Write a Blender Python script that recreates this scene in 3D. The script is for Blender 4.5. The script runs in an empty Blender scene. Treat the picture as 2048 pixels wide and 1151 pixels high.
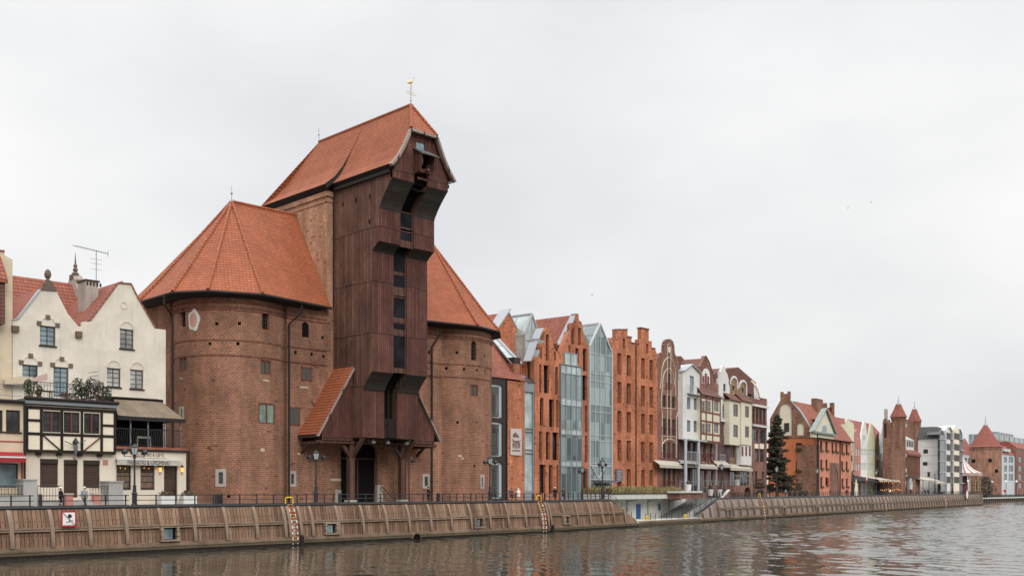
import bpy, bmesh, math, random
from mathutils import Vector, Matrix
from mathutils.geometry import tessellate_polygon
random.seed(7)
R=math.radians; pi=math.pi
S=bpy.context.scene; COL=S.collection
# ---------- camera constants: level camera at the origin, horizon at row 979 of the 2048 wide photo
FPX=2100.0; CX=1024.0; V0=979.0; HC=6.06; GZ=4.5
C45=math.sqrt(.5)
def D(u):
    t=(u-CX)/FPX
    return (C45*(1+t), C45*(1-t))
class Frame:
    """vertical plane standing at (ox,oy), running at `deg` from +X; local y grows into the building"""
    def __init__(s,ox,oy,deg):
        s.ox,s.oy,s.a=ox,oy,R(deg); s.c,s.s=math.cos(s.a),math.sin(s.a)
    def hit(s,u,n=0):
        dx,dy=D(u); N=(-s.s,s.c)
        d=(-n+s.ox*N[0]+s.oy*N[1])/(dx*N[0]+dy*N[1])
        return ((dx*d-s.ox)*s.c+(dy*d-s.oy)*s.s, d)
    def S(s,u,n=0): return s.hit(u,n)[0]
    def Z(s,u,v,n=0): return HC+(V0-v)*s.hit(u,n)[1]/FPX
    def P(s,u,v,n=0): return (s.S(u,n),s.Z(u,v,n))
    def W(s,x,y,z=0): return Vector((s.ox+x*s.c-y*s.s, s.oy+x*s.s+y*s.c, z))
WF=Frame(0,0,0)
# ---------- mesh builder
class MB:
    def __init__(s): s.v=[]; s.f=[]; s.uvf={}
    def face(s,pts,uv=None):
        i=len(s.v); s.v+= [Vector(p) for p in pts]; s.f.append(tuple(range(i,i+len(pts))))
        if uv: s.uvf[len(s.f)-1]=uv
    def box(s,x0,x1,y0,y1,z0,z1):
        if x0>x1:x0,x1=x1,x0
        if y0>y1:y0,y1=y1,y0
        if z0>z1:z0,z1=z1,z0
        i=len(s.v)
        s.v+=[Vector(p) for p in ((x0,y0,z0),(x1,y0,z0),(x1,y1,z0),(x0,y1,z0),(x0,y0,z1),(x1,y0,z1),(x1,y1,z1),(x0,y1,z1))]
        s.f+=[tuple(i+k for k in q) for q in ((0,3,2,1),(4,5,6,7),(0,1,5,4),(1,2,6,5),(2,3,7,6),(3,0,4,7))]
        return s
    def bar(s,a,b,w,h=None,up=(0,0,1)):
        a,b=Vector(a),Vector(b); d=(b-a).normalized(); h=h or w; up=Vector(up)
        if abs(d.dot(up))>.98: up=Vector((0,1,0)) if abs(d.y)<.9 else Vector((1,0,0))
        x=d.cross(up).normalized()*w/2; y=x.cross(d).normalized()*h/2
        i=len(s.v); s.v+=[a-x-y,a+x-y,a+x+y,a-x+y,b-x-y,b+x-y,b+x+y,b-x+y]
        s.f+=[tuple(i+k for k in q) for q in ((0,3,2,1),(4,5,6,7),(0,1,5,4),(1,2,6,5),(2,3,7,6),(3,0,4,7))]
        return s
    def tube(s,pts,r,n=8,r2=None):
        pts=[Vector(p) for p in pts]; L=len(pts); rings=[]
        for k,p in enumerate(pts):
            d=(pts[min(k+1,L-1)]-pts[max(k-1,0)]).normalized()
            up=Vector((0,0,1)) if abs(d.z)<.95 else Vector((0,1,0))
            x=d.cross(up).normalized(); y=x.cross(d)
            rr=r if r2 is None else r+(r2-r)*k/(L-1)
            i=len(s.v); s.v+=[p+(x*math.cos(2*pi*j/n)+y*math.sin(2*pi*j/n))*rr for j in range(n)]; rings.append(i)
        for a,b in zip(rings,rings[1:]):
            for j in range(n): s.f.append((a+j,a+(j+1)%n,b+(j+1)%n,b+j))
        s.f.append(tuple(rings[0]+j for j in range(n))[::-1]); s.f.append(tuple(rings[-1]+j for j in range(n)))
        return s
    def lathe(s,prof,c=(0,0,0),n=12,a0=0):
        c=Vector(c); rings=[]
        for r,z in prof:
            i=len(s.v); s.v+=[c+Vector((r*math.cos(a0+2*pi*j/n),r*math.sin(a0+2*pi*j/n),z)) for j in range(n)]; rings.append(i)
        for a,b in zip(rings,rings[1:]):
            for j in range(n): s.f.append((a+j,a+(j+1)%n,b+(j+1)%n,b+j))
        s.f.append(tuple(rings[0]+j for j in range(n))[::-1]); s.f.append(tuple(rings[-1]+j for j in range(n)))
        return s
    def prism(s,pts,y0,y1):
        """outline in the (x,z) plane pushed from y0 to y1, concave allowed"""
        return s.wall(pts,[],y0,y1)
    def slab(s,pts,z0,z1):
        n=len(pts); i=len(s.v)
        s.v+=[Vector((p[0],p[1],z0)) for p in pts]+[Vector((p[0],p[1],z1)) for p in pts]
        for t in tessellate_polygon([[Vector((p[0],p[1],0)) for p in pts]]):
            s.f.append(tuple(i+k for k in t)[::-1]); s.f.append(tuple(i+n+k for k in t))
        for k in range(n): s.f.append((i+k,i+(k+1)%n,i+n+(k+1)%n,i+n+k))
        return s
    def wall(s,out,holes,y0,y1,rev=.3):
        loops=[[Vector((p[0],p[1],0)) for p in out]]+[[Vector((p[0],p[1],0)) for p in h] for h in holes]
        flat=[p for l in loops for p in l]; i=len(s.v); n=len(flat)
        s.v+=[Vector((p.x,y0,p.y)) for p in flat]
        for t in tessellate_polygon(loops):
            a,b,c=(flat[k] for k in t)
            cr=(b-a).cross(c-a).z
            s.f.append(tuple(i+k for k in (t if cr>0 else t[::-1])))
        m=len(out); j=len(s.v); s.v+=[Vector((p[0],y1,p[1])) for p in out]
        for k in range(m): s.f.append((i+k,i+(k+1)%m,j+(k+1)%m,j+k))
        for t in tessellate_polygon([loops[0]]): s.f.append(tuple(j+k for k in t))
        o=m
        for h in holes:
            q=len(h); j=len(s.v); s.v+=[Vector((p[0],y0+rev,p[1])) for p in h]
            for k in range(q): s.f.append((i+o+k,i+o+(k+1)%q,j+(k+1)%q,j+k))
            o+=q
        return s
    def build(s,name,mat,parent=None,off=(0,0,0),smooth=False,recalc=True,mats=None):
        me=bpy.data.meshes.new(name); o=Vector(off)
        me.from_pydata([tuple(p-o) for p in s.v],[],s.f); 
        if recalc:
            bm=bmesh.new(); bm.from_mesh(me); bmesh.ops.remove_doubles(bm,verts=bm.verts,dist=.0005) if not s.uvf else None
            bmesh.ops.recalc_face_normals(bm,faces=bm.faces); bm.to_mesh(me); bm.free()
        uv=me.uv_layers.new(name='UVMap').data
        for p in me.polygons:
            if p.index in s.uvf:
                for li,c in zip(p.loop_indices,s.uvf[p.index]): uv[li].uv=c
                continue
            nn=p.normal
            if abs(nn.z)>.985:
                for li in p.loop_indices:
                    c=me.vertices[me.loops[li].vertex_index].co+o; uv[li].uv=(c.x,c.y)
            else:
                t=Vector((-nn.y,nn.x,0)).normalized(); b=nn.cross(t)
                if b.z<0: b=-b
                for li in p.loop_indices:
                    c=me.vertices[me.loops[li].vertex_index].co+o; uv[li].uv=(c.dot(t),c.dot(b))
        if mat: me.materials.append(M[mat])
        if smooth:
            for p in me.polygons: p.use_smooth=True
        ob=bpy.data.objects.new(name,me); COL.objects.link(ob)
        if parent: ob.parent=parent
        return ob
class Thing:
    def __init__(s,name,label,cat,frame=WF,s0=0,y0=0,z0=GZ,group=None,rz=0):
        s.o=bpy.data.objects.new(name,None); COL.objects.link(s.o); s.o.empty_display_size=.3
        s.o.location=frame.W(s0,y0,z0); s.o.rotation_euler=(0,0,frame.a+rz)
        s.o['label']=label; s.o['category']=cat
        if group: s.o['group']=group
        s.off=(s0,y0,z0); s.fr=frame
    def part(s,mb,name,mat,parent=None,label=None,**k):
        ob=mb.build(name,mat,parent or s.o,s.off,**k)
        if label: ob['label']=label
        return ob
def single(mb,name,mat,label,cat,frame=WF,s0=0,y0=0,z0=0,group=None,kind=None,**k):
    ob=mb.build(name,mat,None,(s0,y0,z0),**k); ob.location=frame.W(s0,y0,z0); ob.rotation_euler=(0,0,frame.a)
    if kind: ob['kind']=kind
    if label: ob['label']=label
    if cat: ob['category']=cat
    if group: ob['group']=group
    return ob
def copy_tree(o,parent=None):
    c=o.copy(); COL.objects.link(c); c.parent=parent
    for ch in [x for x in KIDS.get(o.name,[])]: 
        copy_tree(ch,c)
    return c
KIDS={}
def kids(o):
    KIDS[o.name]=[x for x in bpy.data.objects if x.parent==o]
    for x in KIDS[o.name]: kids(x)
# ---------- materials
M={}
class N:
    def __init__(s,name,rough=.8,spec=.3,metal=0):
        s.m=bpy.data.materials.new(name); s.m.use_nodes=True; s.nt=s.m.node_tree; s.b=s.nt.nodes['Principled BSDF']
        s.b.inputs['Roughness'].default_value=rough; s.b.inputs['Specular IOR Level'].default_value=spec; s.b.inputs['Metallic'].default_value=metal
        M[name]=s.m
    def n(s,t,**k):
        x=s.nt.nodes.new(t)
        for a,b in k.items():
            if a in x.inputs.keys(): x.inputs[a].default_value=b
            else: setattr(x,a,b)
        return x
    def l(s,a,b): s.nt.links.new(a,b)
    def coord(s,scale=(1,1,1),uv=True):
        t=s.n('ShaderNodeTexCoord'); m=s.n('ShaderNodeMapping'); m.inputs['Scale'].default_value=scale
        if uv=='world':
            g=s.n('ShaderNodeNewGeometry'); s.l(g.outputs['Position'],m.inputs[0])
        else: s.l(t.outputs['UV' if uv else 'Object'],m.inputs[0])
        return m.outputs[0]
    def noise(s,co,scale,detail=4,rough=.55):
        x=s.n('ShaderNodeTexNoise',Scale=scale,Detail=detail,Roughness=rough); s.l(co,x.inputs['Vector']); return x.outputs['Fac']
    def ramp(s,f,stops):
        r=s.n('ShaderNodeValToRGB'); e=r.color_ramp.elements
        while len(e)<len(stops): e.new(.5)
        for k,(p,c) in enumerate(stops): e[k].position=p; e[k].color=(c,c,c,1) if isinstance(c,(int,float)) else (*c,1)
        s.l(f,r.inputs[0]); return r.outputs[0]
    def mix(s,f,a,b,mode='MIX'):
        x=s.n('ShaderNodeMix',data_type='RGBA',blend_type=mode)
        for i,q in ((0,f),(6,a),(7,b)):
            if isinstance(q,(int,float)): x.inputs[i].default_value=q
            elif isinstance(q,tuple): x.inputs[i].default_value=(*q,1)
            else: s.l(q,x.inputs[i])
        return x.outputs[2]
    def math(s,op,a,b=0,c=None):
        x=s.n('ShaderNodeMath',operation=op)
        for i,q in enumerate((a,b,c)):
            if q is None: continue
            if isinstance(q,(int,float)): x.inputs[i].default_value=q
            else: s.l(q,x.inputs[i])
        return x.outputs[0]
    def sep(s,co):
        x=s.n('ShaderNodeSeparateXYZ'); s.l(co,x.inputs[0]); return x.outputs
    def out(s,col,bump=None,dist=.02,strength=.6):
        if isinstance(col,tuple): s.b.inputs['Base Color'].default_value=(*col,1)
        else: s.l(col,s.b.inputs['Base Color'])
        if bump is not None:
            b=s.n('ShaderNodeBump',Strength=strength,Distance=dist); s.l(bump,b.inputs['Height']); s.l(b.outputs[0],s.b.inputs['Normal'])
        return s.m
def plain(name,c,rough=.6,spec=.3,metal=0,var=.12,scale=3):
    k=N(name,rough,spec,metal); co=k.coord(uv=False); f=k.noise(co,scale,3)
    a=tuple(x*(1-var) for x in c); b=tuple(min(1,x*(1+var)) for x in c)
    k.out(k.mix(f,a,b))
def brick(name,a,b,mort,cw=.5,ch=.22,dark=(.13,.06,.045),dk=.1,blot=.35,pale=None,clus=0):
    k=N(name,.9,.15); co=k.coord()
    br=k.n('ShaderNodeTexBrick',Scale=1,**{'Mortar Size':.022,'Mortar Smooth':.4,'Brick Width':cw,'Row Height':ch,'Bias':-.1})
    br.inputs['Color1'].default_value=(*a,1); br.inputs['Color2'].default_value=(*b,1); br.inputs['Mortar'].default_value=(*mort,1); k.l(co,br.inputs['Vector'])
    # per brick random tint
    o=k.sep(co); row=k.math('FLOOR',k.math('DIVIDE',o[1],ch)); xs=k.math('ADD',k.math('DIVIDE',o[0],cw),k.math('MULTIPLY',row,.5))
    cv=k.n('ShaderNodeCombineXYZ'); k.l(k.math('FLOOR',xs),cv.inputs[0]); k.l(row,cv.inputs[1])
    wn=k.n('ShaderNodeTexWhiteNoise',noise_dimensions='2D'); k.l(cv.outputs[0],wn.inputs['Vector'])
    dm=k.math('GREATER_THAN',wn.outputs['Value'],1-dk)
    if clus: dm=k.math('MULTIPLY',dm,k.ramp(k.noise(k.coord((.5,1.6,1)),.55,3,.7),[(.57,0.),(.64,1.)]))
    c=k.mix(dm,br.outputs[0],dark)
    c=k.mix(k.math('MULTIPLY',k.math('LESS_THAN',wn.outputs['Value'],.12),.5),c,tuple(min(1,x*1.5) for x in a))
    f=k.noise(co,.22,6,.65); c=k.mix(blot,c,k.mix(f,tuple(x*.45 for x in a),tuple(min(1,x*1.35) for x in b)),'MIX')
    f2=k.ramp(k.noise(k.coord((1,.25,1)),.5,5,.7),[(.42,.62),(.62,1.12)]); c=k.mix(.75,c,f2,'MULTIPLY')
    c=k.mix(.8,c,k.ramp(k.noise(co,.11,4,.6),[(.3,.72),(.7,1.2)]),'MULTIPLY')
    f3=k.noise(co,5,3,.7); c=k.mix(.35,c,k.ramp(f3,[(.3,.55),(.7,1.3)]),'MULTIPLY')
    if pale:
        f4=k.ramp(k.noise(co,.9,6,.75),[(.62,0.),(.72,1.)]); c=k.mix(k.math('MULTIPLY',f4,.45),c,pale)
    k.out(c,br.outputs['Fac'],-.012,.7)
def plaster(name,c,stain=.25,rough=.85):
    k=N(name,rough,.2); co=k.coord()
    f=k.noise(co,.35,6,.65); f2=k.noise(k.coord((3,.18,1)),.7,5,.7)
    x=k.mix(k.ramp(f,[(.35,0.),(.7,1.)]),c,tuple(v*(1-stain*.6) for v in c))
    x=k.mix(k.math('MULTIPLY',k.ramp(f2,[(.55,0.),(.75,1.)]),stain*1.6),x,tuple(v*.5 for v in c))
    x=k.mix(.12,x,k.ramp(k.noise(co,9,3,.6),[(.3,.6),(.7,1.2)]),'MULTIPLY')
    k.out(x,k.noise(co,7,3),.01,.4)
def tiles(name,a,b,tw=.33,th=.36,old=0.):
    k=N(name,.72,.25); co=k.coord(); o=k.sep(co)
    row=k.math('FLOOR',k.math('DIVIDE',o[1],th)); col=k.math('FLOOR',k.math('DIVIDE',o[0],tw))
    cv=k.n('ShaderNodeCombineXYZ'); k.l(col,cv.inputs[0]); k.l(row,cv.inputs[1])
    wn=k.n('ShaderNodeTexWhiteNoise',noise_dimensions='2D'); k.l(cv.outputs[0],wn.inputs['Vector'])
    fy=k.math('FRACT',k.math('DIVIDE',o[1],th)); fx=k.math('FRACT',k.math('DIVIDE',o[0],tw))
    wave=k.math('SINE',k.math('MULTIPLY',fx,2*pi)); wave=k.math('MULTIPLY_ADD',wave,.5,.5)
    h=k.math('ADD',k.math('MULTIPLY',wave,.06),k.math('MULTIPLY',k.math('SUBTRACT',1,fy),.07))
    c=k.mix(wn.outputs['Value'],a,b)
    c=k.mix(.6,c,k.ramp(k.noise(co,.3,5,.6),[(.3,.7),(.7,1.2)]),'MULTIPLY'); c=k.mix(.35,c,k.ramp(k.noise(k.coord((1.2,.12,1)),.9,4,.7),[(.35,.7),(.65,1.1)]),'MULTIPLY')
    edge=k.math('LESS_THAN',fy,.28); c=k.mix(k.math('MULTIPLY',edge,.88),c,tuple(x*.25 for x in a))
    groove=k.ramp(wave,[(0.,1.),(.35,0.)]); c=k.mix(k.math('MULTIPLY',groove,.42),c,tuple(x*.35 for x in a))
    if old: c=k.mix(k.math('MULTIPLY',k.ramp(k.noise(co,1.3,5,.7),[(.5,0.),(.66,1.)]),old),c,(.09,.075,.065))
    k.out(c,h,.6,.8)
def planks(name,cols,w=.3,rough=.8,dirt=.5,horiz=False,joint=0,bolts=0):
    k=N(name,rough,.2); co=k.coord(); o=k.sep(co); X,Y=(o[1],o[0]) if horiz else (o[0],o[1])
    i=k.math('DIVIDE',X,w); f=k.math('FRACT',i); i=k.math('FLOOR',i)
    cv=k.n('ShaderNodeCombineXYZ'); k.l(i,cv.inputs[0])
    if joint: k.l(k.math('FLOOR',k.math('DIVIDE',k.math('ADD',Y,k.math('MULTIPLY',k.math('FLOOR',k.math('DIVIDE',X,w*14)),0)),joint)),cv.inputs[1])
    wn=k.n('ShaderNodeTexWhiteNoise',noise_dimensions='2D'); k.l(cv.outputs[0],wn.inputs['Vector'])
    n=len(cols); c=k.ramp(wn.outputs['Value'],[(j/(n-1),cc) for j,cc in enumerate(cols)])
    sc=(9,.7,1) if not horiz else (.7,9,1)
    g=k.noise(k.coord(sc),1.2,5,.7); c=k.mix(.75,c,k.ramp(g,[(.3,.5),(.7,1.3)]),'MULTIPLY')
    g2=k.noise(k.coord((.4,.25,1)),.8,6,.7); c=k.mix(dirt,c,k.ramp(g2,[(.35,.45),(.7,1.25)]),'MULTIPLY')
    if bolts:
        bx=k.math('ABSOLUTE',k.math('SUBTRACT',f,.5)); by=k.math('ABSOLUTE',k.math('SUBTRACT',k.math('FRACT',k.math('DIVIDE',Y,bolts)),.5))
        bb=k.math('MULTIPLY',k.math('LESS_THAN',bx,.13),k.math('LESS_THAN',by,.04)); c=k.mix(k.math('MULTIPLY',bb,.8),c,(.03,.025,.02))
    if joint: c=k.mix(k.math('MULTIPLY',k.math('LESS_THAN',k.math('FRACT',k.math('DIVIDE',k.math('ADD',Y,k.math('MULTIPLY',k.noise(k.coord((.3,.3,1)),1,1,.5),.5)),joint)),.022),.7),c,(.02,.014,.012))
    gap=k.math('LESS_THAN',k.math('ABSOLUTE',k.math('SUBTRACT',f,.5)),.43)
    c=k.mix(k.math('MULTIPLY',k.math('SUBTRACT',1,gap),.8),c,(.018,.012,.01))
    k.out(c,k.math('ADD',gap,k.math('MULTIPLY',wn.outputs['Value'],.6)),.03,.8)
def glass(name,c,rough=.12,spec=.6,var=.5):
    k=N(name,rough,spec); co=k.coord(); f=k.noise(co,.45,3,.5)
    k.out(k.mix(k.ramp(f,[(.35,0.),(.65,1.)]),tuple(x*(1-var) for x in c),tuple(x*(1+var) for x in c)),k.noise(co,.5,2),.02,.25)
def glow(name,c,st):
    k=N(name); k.b.inputs['Emission Color'].default_value=(*c,1); k.b.inputs['Emission Strength'].default_value=st; k.out(c)

brick('brick_tower',(.325,.148,.09),(.195,.088,.056),(.58,.42,.31),.5,.23,pale=(.55,.38,.27),dk=.16,dark=(.07,.045,.04),clus=1)
brick('brick_block',(.50,.275,.17),(.38,.19,.118),(.52,.38,.28),.52,.24,pale=(.5,.36,.26),dk=.02,dark=(.2,.11,.08))
brick('brick_band',(.25,.11,.07),(.19,.08,.055),(.24,.15,.11))
brick('brick_red',(.38,.14,.08),(.30,.105,.06),(.33,.19,.13),dk=.03,blot=.3)
brick('brick_orange',(.55,.20,.105),(.44,.145,.072),(.48,.27,.175),dk=.025,blot=.25)
brick('brick_brown',(.29,.145,.11),(.22,.11,.085),(.30,.2,.16),dk=.03)
brick('brick_purple',(.15,.095,.09),(.11,.07,.07),(.2,.16,.15))
brick('brick_ochre',(.36,.24,.14),(.28,.18,.1),(.3,.22,.16))
brick('brick_gate',(.29,.15,.10),(.21,.105,.072),(.34,.24,.17),.8,.4,pale=(.45,.3,.22),dk=.03)
plaster('plaster_cream',(.70,.64,.54),.35)
plaster('plaster_shop',(.68,.60,.49),.15)
plaster('plaster_yellow',(.64,.53,.38),.35)
plaster('plaster_straw',(.66,.61,.47),.2)
plaster('plaster_panel',(.78,.70,.55),.2)
plaster('plaster_white',(.69,.675,.645),.3)
plaster('plaster_blue',(.62,.67,.70),.2)
plaster('plaster_pink',(.46,.20,.17),.2)
plaster('plaster_green',(.52,.52,.38),.2)
plaster('plaster_orange',(.52,.17,.075),.3)
plaster('plaster_salmon',(.60,.25,.16),.25)
plaster('plaster_old',(.55,.42,.34),.5)
plaster('stone',(.42,.37,.32),.5)
plaster('shield_pink',(.52,.30,.22),.5)
plaster('stone_brown',(.17,.12,.095),.5)
plaster('concrete',(.40,.39,.37),.4)
plaster('concrete_pale',(.58,.58,.53),.3)
plaster('paving',(.30,.28,.26),.4)
tiles('tiles_orange',(.405,.122,.053),(.33,.095,.043),.42,.44)
tiles('tiles_red',(.37,.12,.075),(.27,.085,.055),.42,.5,old=.3)
tiles('tiles_brown',(.22,.09,.065),(.15,.065,.05),old=.4)
tiles('tiles_far',(.34,.11,.08),(.27,.085,.065),.5,.5)
planks('wood_dark',[(.115,.052,.036),(.165,.082,.056),(.13,.062,.043),(.20,.108,.074),(.12,.054,.038),(.155,.074,.052)],.34,joint=6.3,dirt=.75)
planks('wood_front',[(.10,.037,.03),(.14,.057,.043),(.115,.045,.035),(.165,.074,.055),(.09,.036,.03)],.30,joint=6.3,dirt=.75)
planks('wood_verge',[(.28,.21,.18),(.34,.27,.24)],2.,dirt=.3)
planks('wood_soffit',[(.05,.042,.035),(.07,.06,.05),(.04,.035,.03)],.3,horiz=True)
planks('wood_beam',[(.10,.05,.036),(.13,.066,.048)],.9)
planks('wood_quay',[(.20,.122,.08),(.31,.20,.13),(.24,.138,.09),(.37,.25,.165),(.165,.092,.062),(.28,.165,.105)],.4,dirt=.55,bolts=1.3)
planks('wood_far',[(.26,.215,.185),(.36,.30,.26),(.30,.24,.21)],.4,dirt=.5)
planks('wood_rib',[(.27,.185,.13),(.36,.26,.19),(.31,.215,.155)],3.6,dirt=.8)
planks('wood_ledge',[(.31,.22,.155),(.40,.30,.22),(.26,.18,.125)],.5,horiz=True,dirt=.8)
planks('wood_wet',[(.30,.22,.165),(.38,.29,.23),(.25,.18,.135)],.5,horiz=True,dirt=.8)
planks('wood_shutter',[(.075,.045,.035),(.085,.052,.04)],.16,horiz=True,dirt=.2)
planks('timber_black',[(.028,.02,.016),(.035,.025,.02)],.5)
planks('roof_sheet',[(.22,.17,.12),(.27,.21,.15)],.35,dirt=.5)
planks('slate',[(.12,.125,.12),(.15,.15,.15)],.4,horiz=True,dirt=.3)
plain('metal_black',(.018,.019,.022),.45,.5)
plain('metal_grey',(.22,.235,.25),.45,.5)
plain('metal_light',(.42,.45,.47),.4,.5)
plain('zinc',(.33,.35,.37),.45,.5)
plain('lead_green',(.22,.255,.235),.6,var=.3,scale=.8)
plain('gutter',(.03,.027,.027),.8,.12)
plain('frame_dark',(.035,.026,.022),.5)
plain('frame_red',(.16,.045,.035),.6)
plain('frame_white',(.6,.6,.58),.5)
plain('frame_grey',(.12,.13,.14),.5)
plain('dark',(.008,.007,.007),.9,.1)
plain('gold',(.62,.47,.2),.45,.5,.3)
plain('red_paint',(.38,.03,.03),.6)
plain('yellow_paint',(.75,.48,.03),.5)
plain('white_paint',(.78,.78,.76),.5)
plain('blue_paint',(.02,.08,.25),.5)
plain('sign_plate',(.50,.44,.41),.5)
plain('letter_brown',(.16,.08,.06),.6)
plain('letter_grey',(.10,.10,.095),.6)
plain('soil',(.08,.06,.05),.9)
plain('bark',(.07,.055,.045),.95)
plain('canvas',(.44,.40,.34),.9,.1)
plain('canvas_pink',(.5,.36,.3),.9,.1)
plain('canvas_red',(.33,.03,.04),.85,.1)
plain('skin',(.55,.33,.25),.6)
for nm,c in dict(coat_black=(.012,.012,.014),coat_grey=(.22,.24,.25),coat_white=(.72,.66,.62),coat_brown=(.08,.07,.065),coat_navy=(.02,.03,.06),coat_olive=(.05,.05,.045),coat_red=(.4,.04,.04),cap_white=(.75,.75,.75),hair_dark=(.02,.014,.01)).items(): plain(nm,c,.9,.1)
def leafmat(name,a,b):
    k=N(name,.7,.2); co=k.coord(uv=False); oi=k.n('ShaderNodeNewGeometry')
    c=k.mix(oi.outputs['Random Per Island'],a,b); k.out(c)
leafmat('needles',(.05,.05,.036),(.105,.092,.065)); leafmat('leaves',(.05,.08,.03),(.10,.12,.05)); leafmat('bush_brown',(.10,.075,.05),(.17,.12,.08))
leafmat('dry_grass',(.42,.32,.17),(.22,.21,.09)); leafmat('twigs',(.06,.05,.05),(.13,.105,.1)); leafmat('hedge_green',(.035,.06,.025),(.08,.10,.04))
glass('glass_dark',(.045,.05,.055)); glass('glass_blue',(.17,.23,.25)); glass('glass_curtain',(.36,.36,.34),.2)
glass('glass_green',(.17,.25,.20),.2); k=N('glass_wall',.05,.9); co=k.coord(); o=k.sep(co); cv=k.n('ShaderNodeCombineXYZ'); k.l(k.math('FLOOR',k.math('DIVIDE',o[0],1.55)),cv.inputs[0]); k.l(k.math('FLOOR',k.math('DIVIDE',o[1],2.9)),cv.inputs[1])
wn_n=k.n('ShaderNodeTexWhiteNoise',noise_dimensions='2D'); k.l(cv.outputs[0],wn_n.inputs['Vector']); k.out(k.mix(wn_n.outputs['Value'],(.07,.10,.105),(.27,.34,.335)),k.noise(co,.6,2),.02,.2); glass('glass_pale',(.36,.43,.42),.15,.7,.25); glass('glass_warm',(.05,.03,.02))
glow('lamp_warm',(1,.42,.1),1.3); glow('lamp_pale',(1,.88,.7),2.0)
plain('lamp_glass',(.45,.47,.46),.25,.6)
nt_=M['wood_ledge'].node_tree; kk=N.__new__(N); kk.m=M['wood_ledge']; kk.nt=nt_; kk.b=nt_.nodes['Principled BSDF']
src=kk.b.inputs['Base Color'].links[0].from_socket; pz=kk.sep(kk.coord(uv='world')); nz0=kk.noise(kk.coord((.35,.35,2),'world'),1.2,4,.7)
ff=kk.math('SUBTRACT',.62,pz[2]); ff=kk.math('ADD',kk.math('MULTIPLY',ff,3.2),kk.math('MULTIPLY',nz0,1.2)); ff=kk.ramp(ff,[(.55,0.),(1.,1.)]); kk.l(kk.mix(kk.math('MULTIPLY',ff,.75),src,(.06,.055,.03)),kk.b.inputs['Base Color'])
# leaded lattice windows
k=N('glass_lattice',.4,.15); co=k.coord(); o=k.sep(co)
p=k.math('FRACT',k.math('DIVIDE',k.math('ADD',o[0],o[1]),.26)); q=k.math('FRACT',k.math('DIVIDE',k.math('SUBTRACT',o[0],o[1]),.26))
g=k.math('MAXIMUM',k.math('LESS_THAN',p,.2),k.math('LESS_THAN',q,.2)); k.out(k.mix(g,(.10,.13,.105),(.03,.03,.028)))
# red and white banded ladder rails
k=N('ladder_stripes',.6); o=k.sep(k.coord(uv='world')); k.out(k.mix(k.math('GREATER_THAN',k.math('FRACT',k.math('DIVIDE',o[2],.62)),.5),(.68,.66,.64),(.5,.03,.03)))
# striped carousel canvas
k=N('tent_stripes',.8); o=k.sep(k.coord(uv=False)); a=k.math('ARCTAN2',o[1],o[0]); k.out(k.mix(k.math('GREATER_THAN',k.math('FRACT',k.math('MULTIPLY',a,16/(2*pi))),.6),(.62,.58,.52),(.27,.10,.095)))
# shop window full of small goods
k=N('goods',.6); co=k.coord((5,3.2,1)); vo=k.n('ShaderNodeTexVoronoi',Scale=1.6,Randomness=.8); k.l(co,vo.inputs['Vector'])
c=k.mix(.6,vo.outputs['Color'],(.12,.08,.05)); c=k.mix(.75,c,(.13,.07,.035)); o=k.sep(k.coord()); sh=k.math('LESS_THAN',k.math('FRACT',k.math('DIVIDE',o[1],.62)),.16)
k.out(k.mix(sh,c,(.03,.02,.015)))
# water: facet normals from unfiltered noise so far ripples still tilt the mirror
k=N('water',.06,.5); k.b.inputs['IOR'].default_value=1.33
g=k.n('ShaderNodeNewGeometry'); P=g.outputs['Position']
mr=k.n('ShaderNodeMapping'); mr.inputs['Rotation'].default_value=(0,0,R(-45)); k.l(P,mr.inputs[0])
def wn(scale,amp,det=3,st=(.36,1,1)):
    ms=k.n('ShaderNodeMapping'); ms.inputs['Scale'].default_value=st; k.l(mr.outputs[0],ms.inputs[0])
    x=k.n('ShaderNodeTexNoise',Scale=scale,Detail=det,Roughness=.6); k.l(ms.outputs[0],x.inputs['Vector'])
    v=k.n('ShaderNodeVectorMath',operation='SUBTRACT'); k.l(x.outputs['Color'],v.inputs[0]); v.inputs[1].default_value=(.5,.5,.5)
    m=k.n('ShaderNodeVectorMath',operation='SCALE'); k.l(v.outputs[0],m.inputs[0]); m.inputs['Scale'].default_value=amp; return m.outputs[0]
v=k.n('ShaderNodeVectorMath',operation='ADD'); k.l(wn(1.6,.16,4),v.inputs[0]); k.l(wn(5.0,.12,2,(.8,1,1)),v.inputs[1])
lo=k.noise(P,.035,3,.5); calm=k.ramp(lo,[(.35,.45),(.62,1.)])
sx=k.sep(P); far=k.n('ShaderNodeMapRange'); far.inputs[1].default_value=50; far.inputs[2].default_value=150; far.inputs[3].default_value=.5; far.inputs[4].default_value=1.0; k.l(sx[0],far.inputs[0])
rg=k.n('ShaderNodeMapRange'); rg.inputs[1].default_value=62; rg.inputs[2].default_value=150; rg.inputs[3].default_value=.06; rg.inputs[4].default_value=.12; k.l(k.math('ADD',sx[0],k.math('MULTIPLY',k.math('SUBTRACT',lo,.5),120)),rg.inputs[0]); k.l(rg.outputs[0],k.b.inputs['Roughness'])
m=k.n('ShaderNodeVectorMath',operation='SCALE'); k.l(v.outputs[0],m.inputs[0]); k.l(k.math('MULTIPLY',calm,far.outputs[0]),m.inputs['Scale'])
gn=g.outputs['Normal']
z=k.n('ShaderNodeVectorMath',operation='MULTIPLY'); k.l(m.outputs[0],z.inputs[0]); z.inputs[1].default_value=(1,1,0)
a=k.n('ShaderNodeVectorMath',operation='ADD'); k.l(z.outputs[0],a.inputs[0]); k.l(gn,a.inputs[1])
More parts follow.
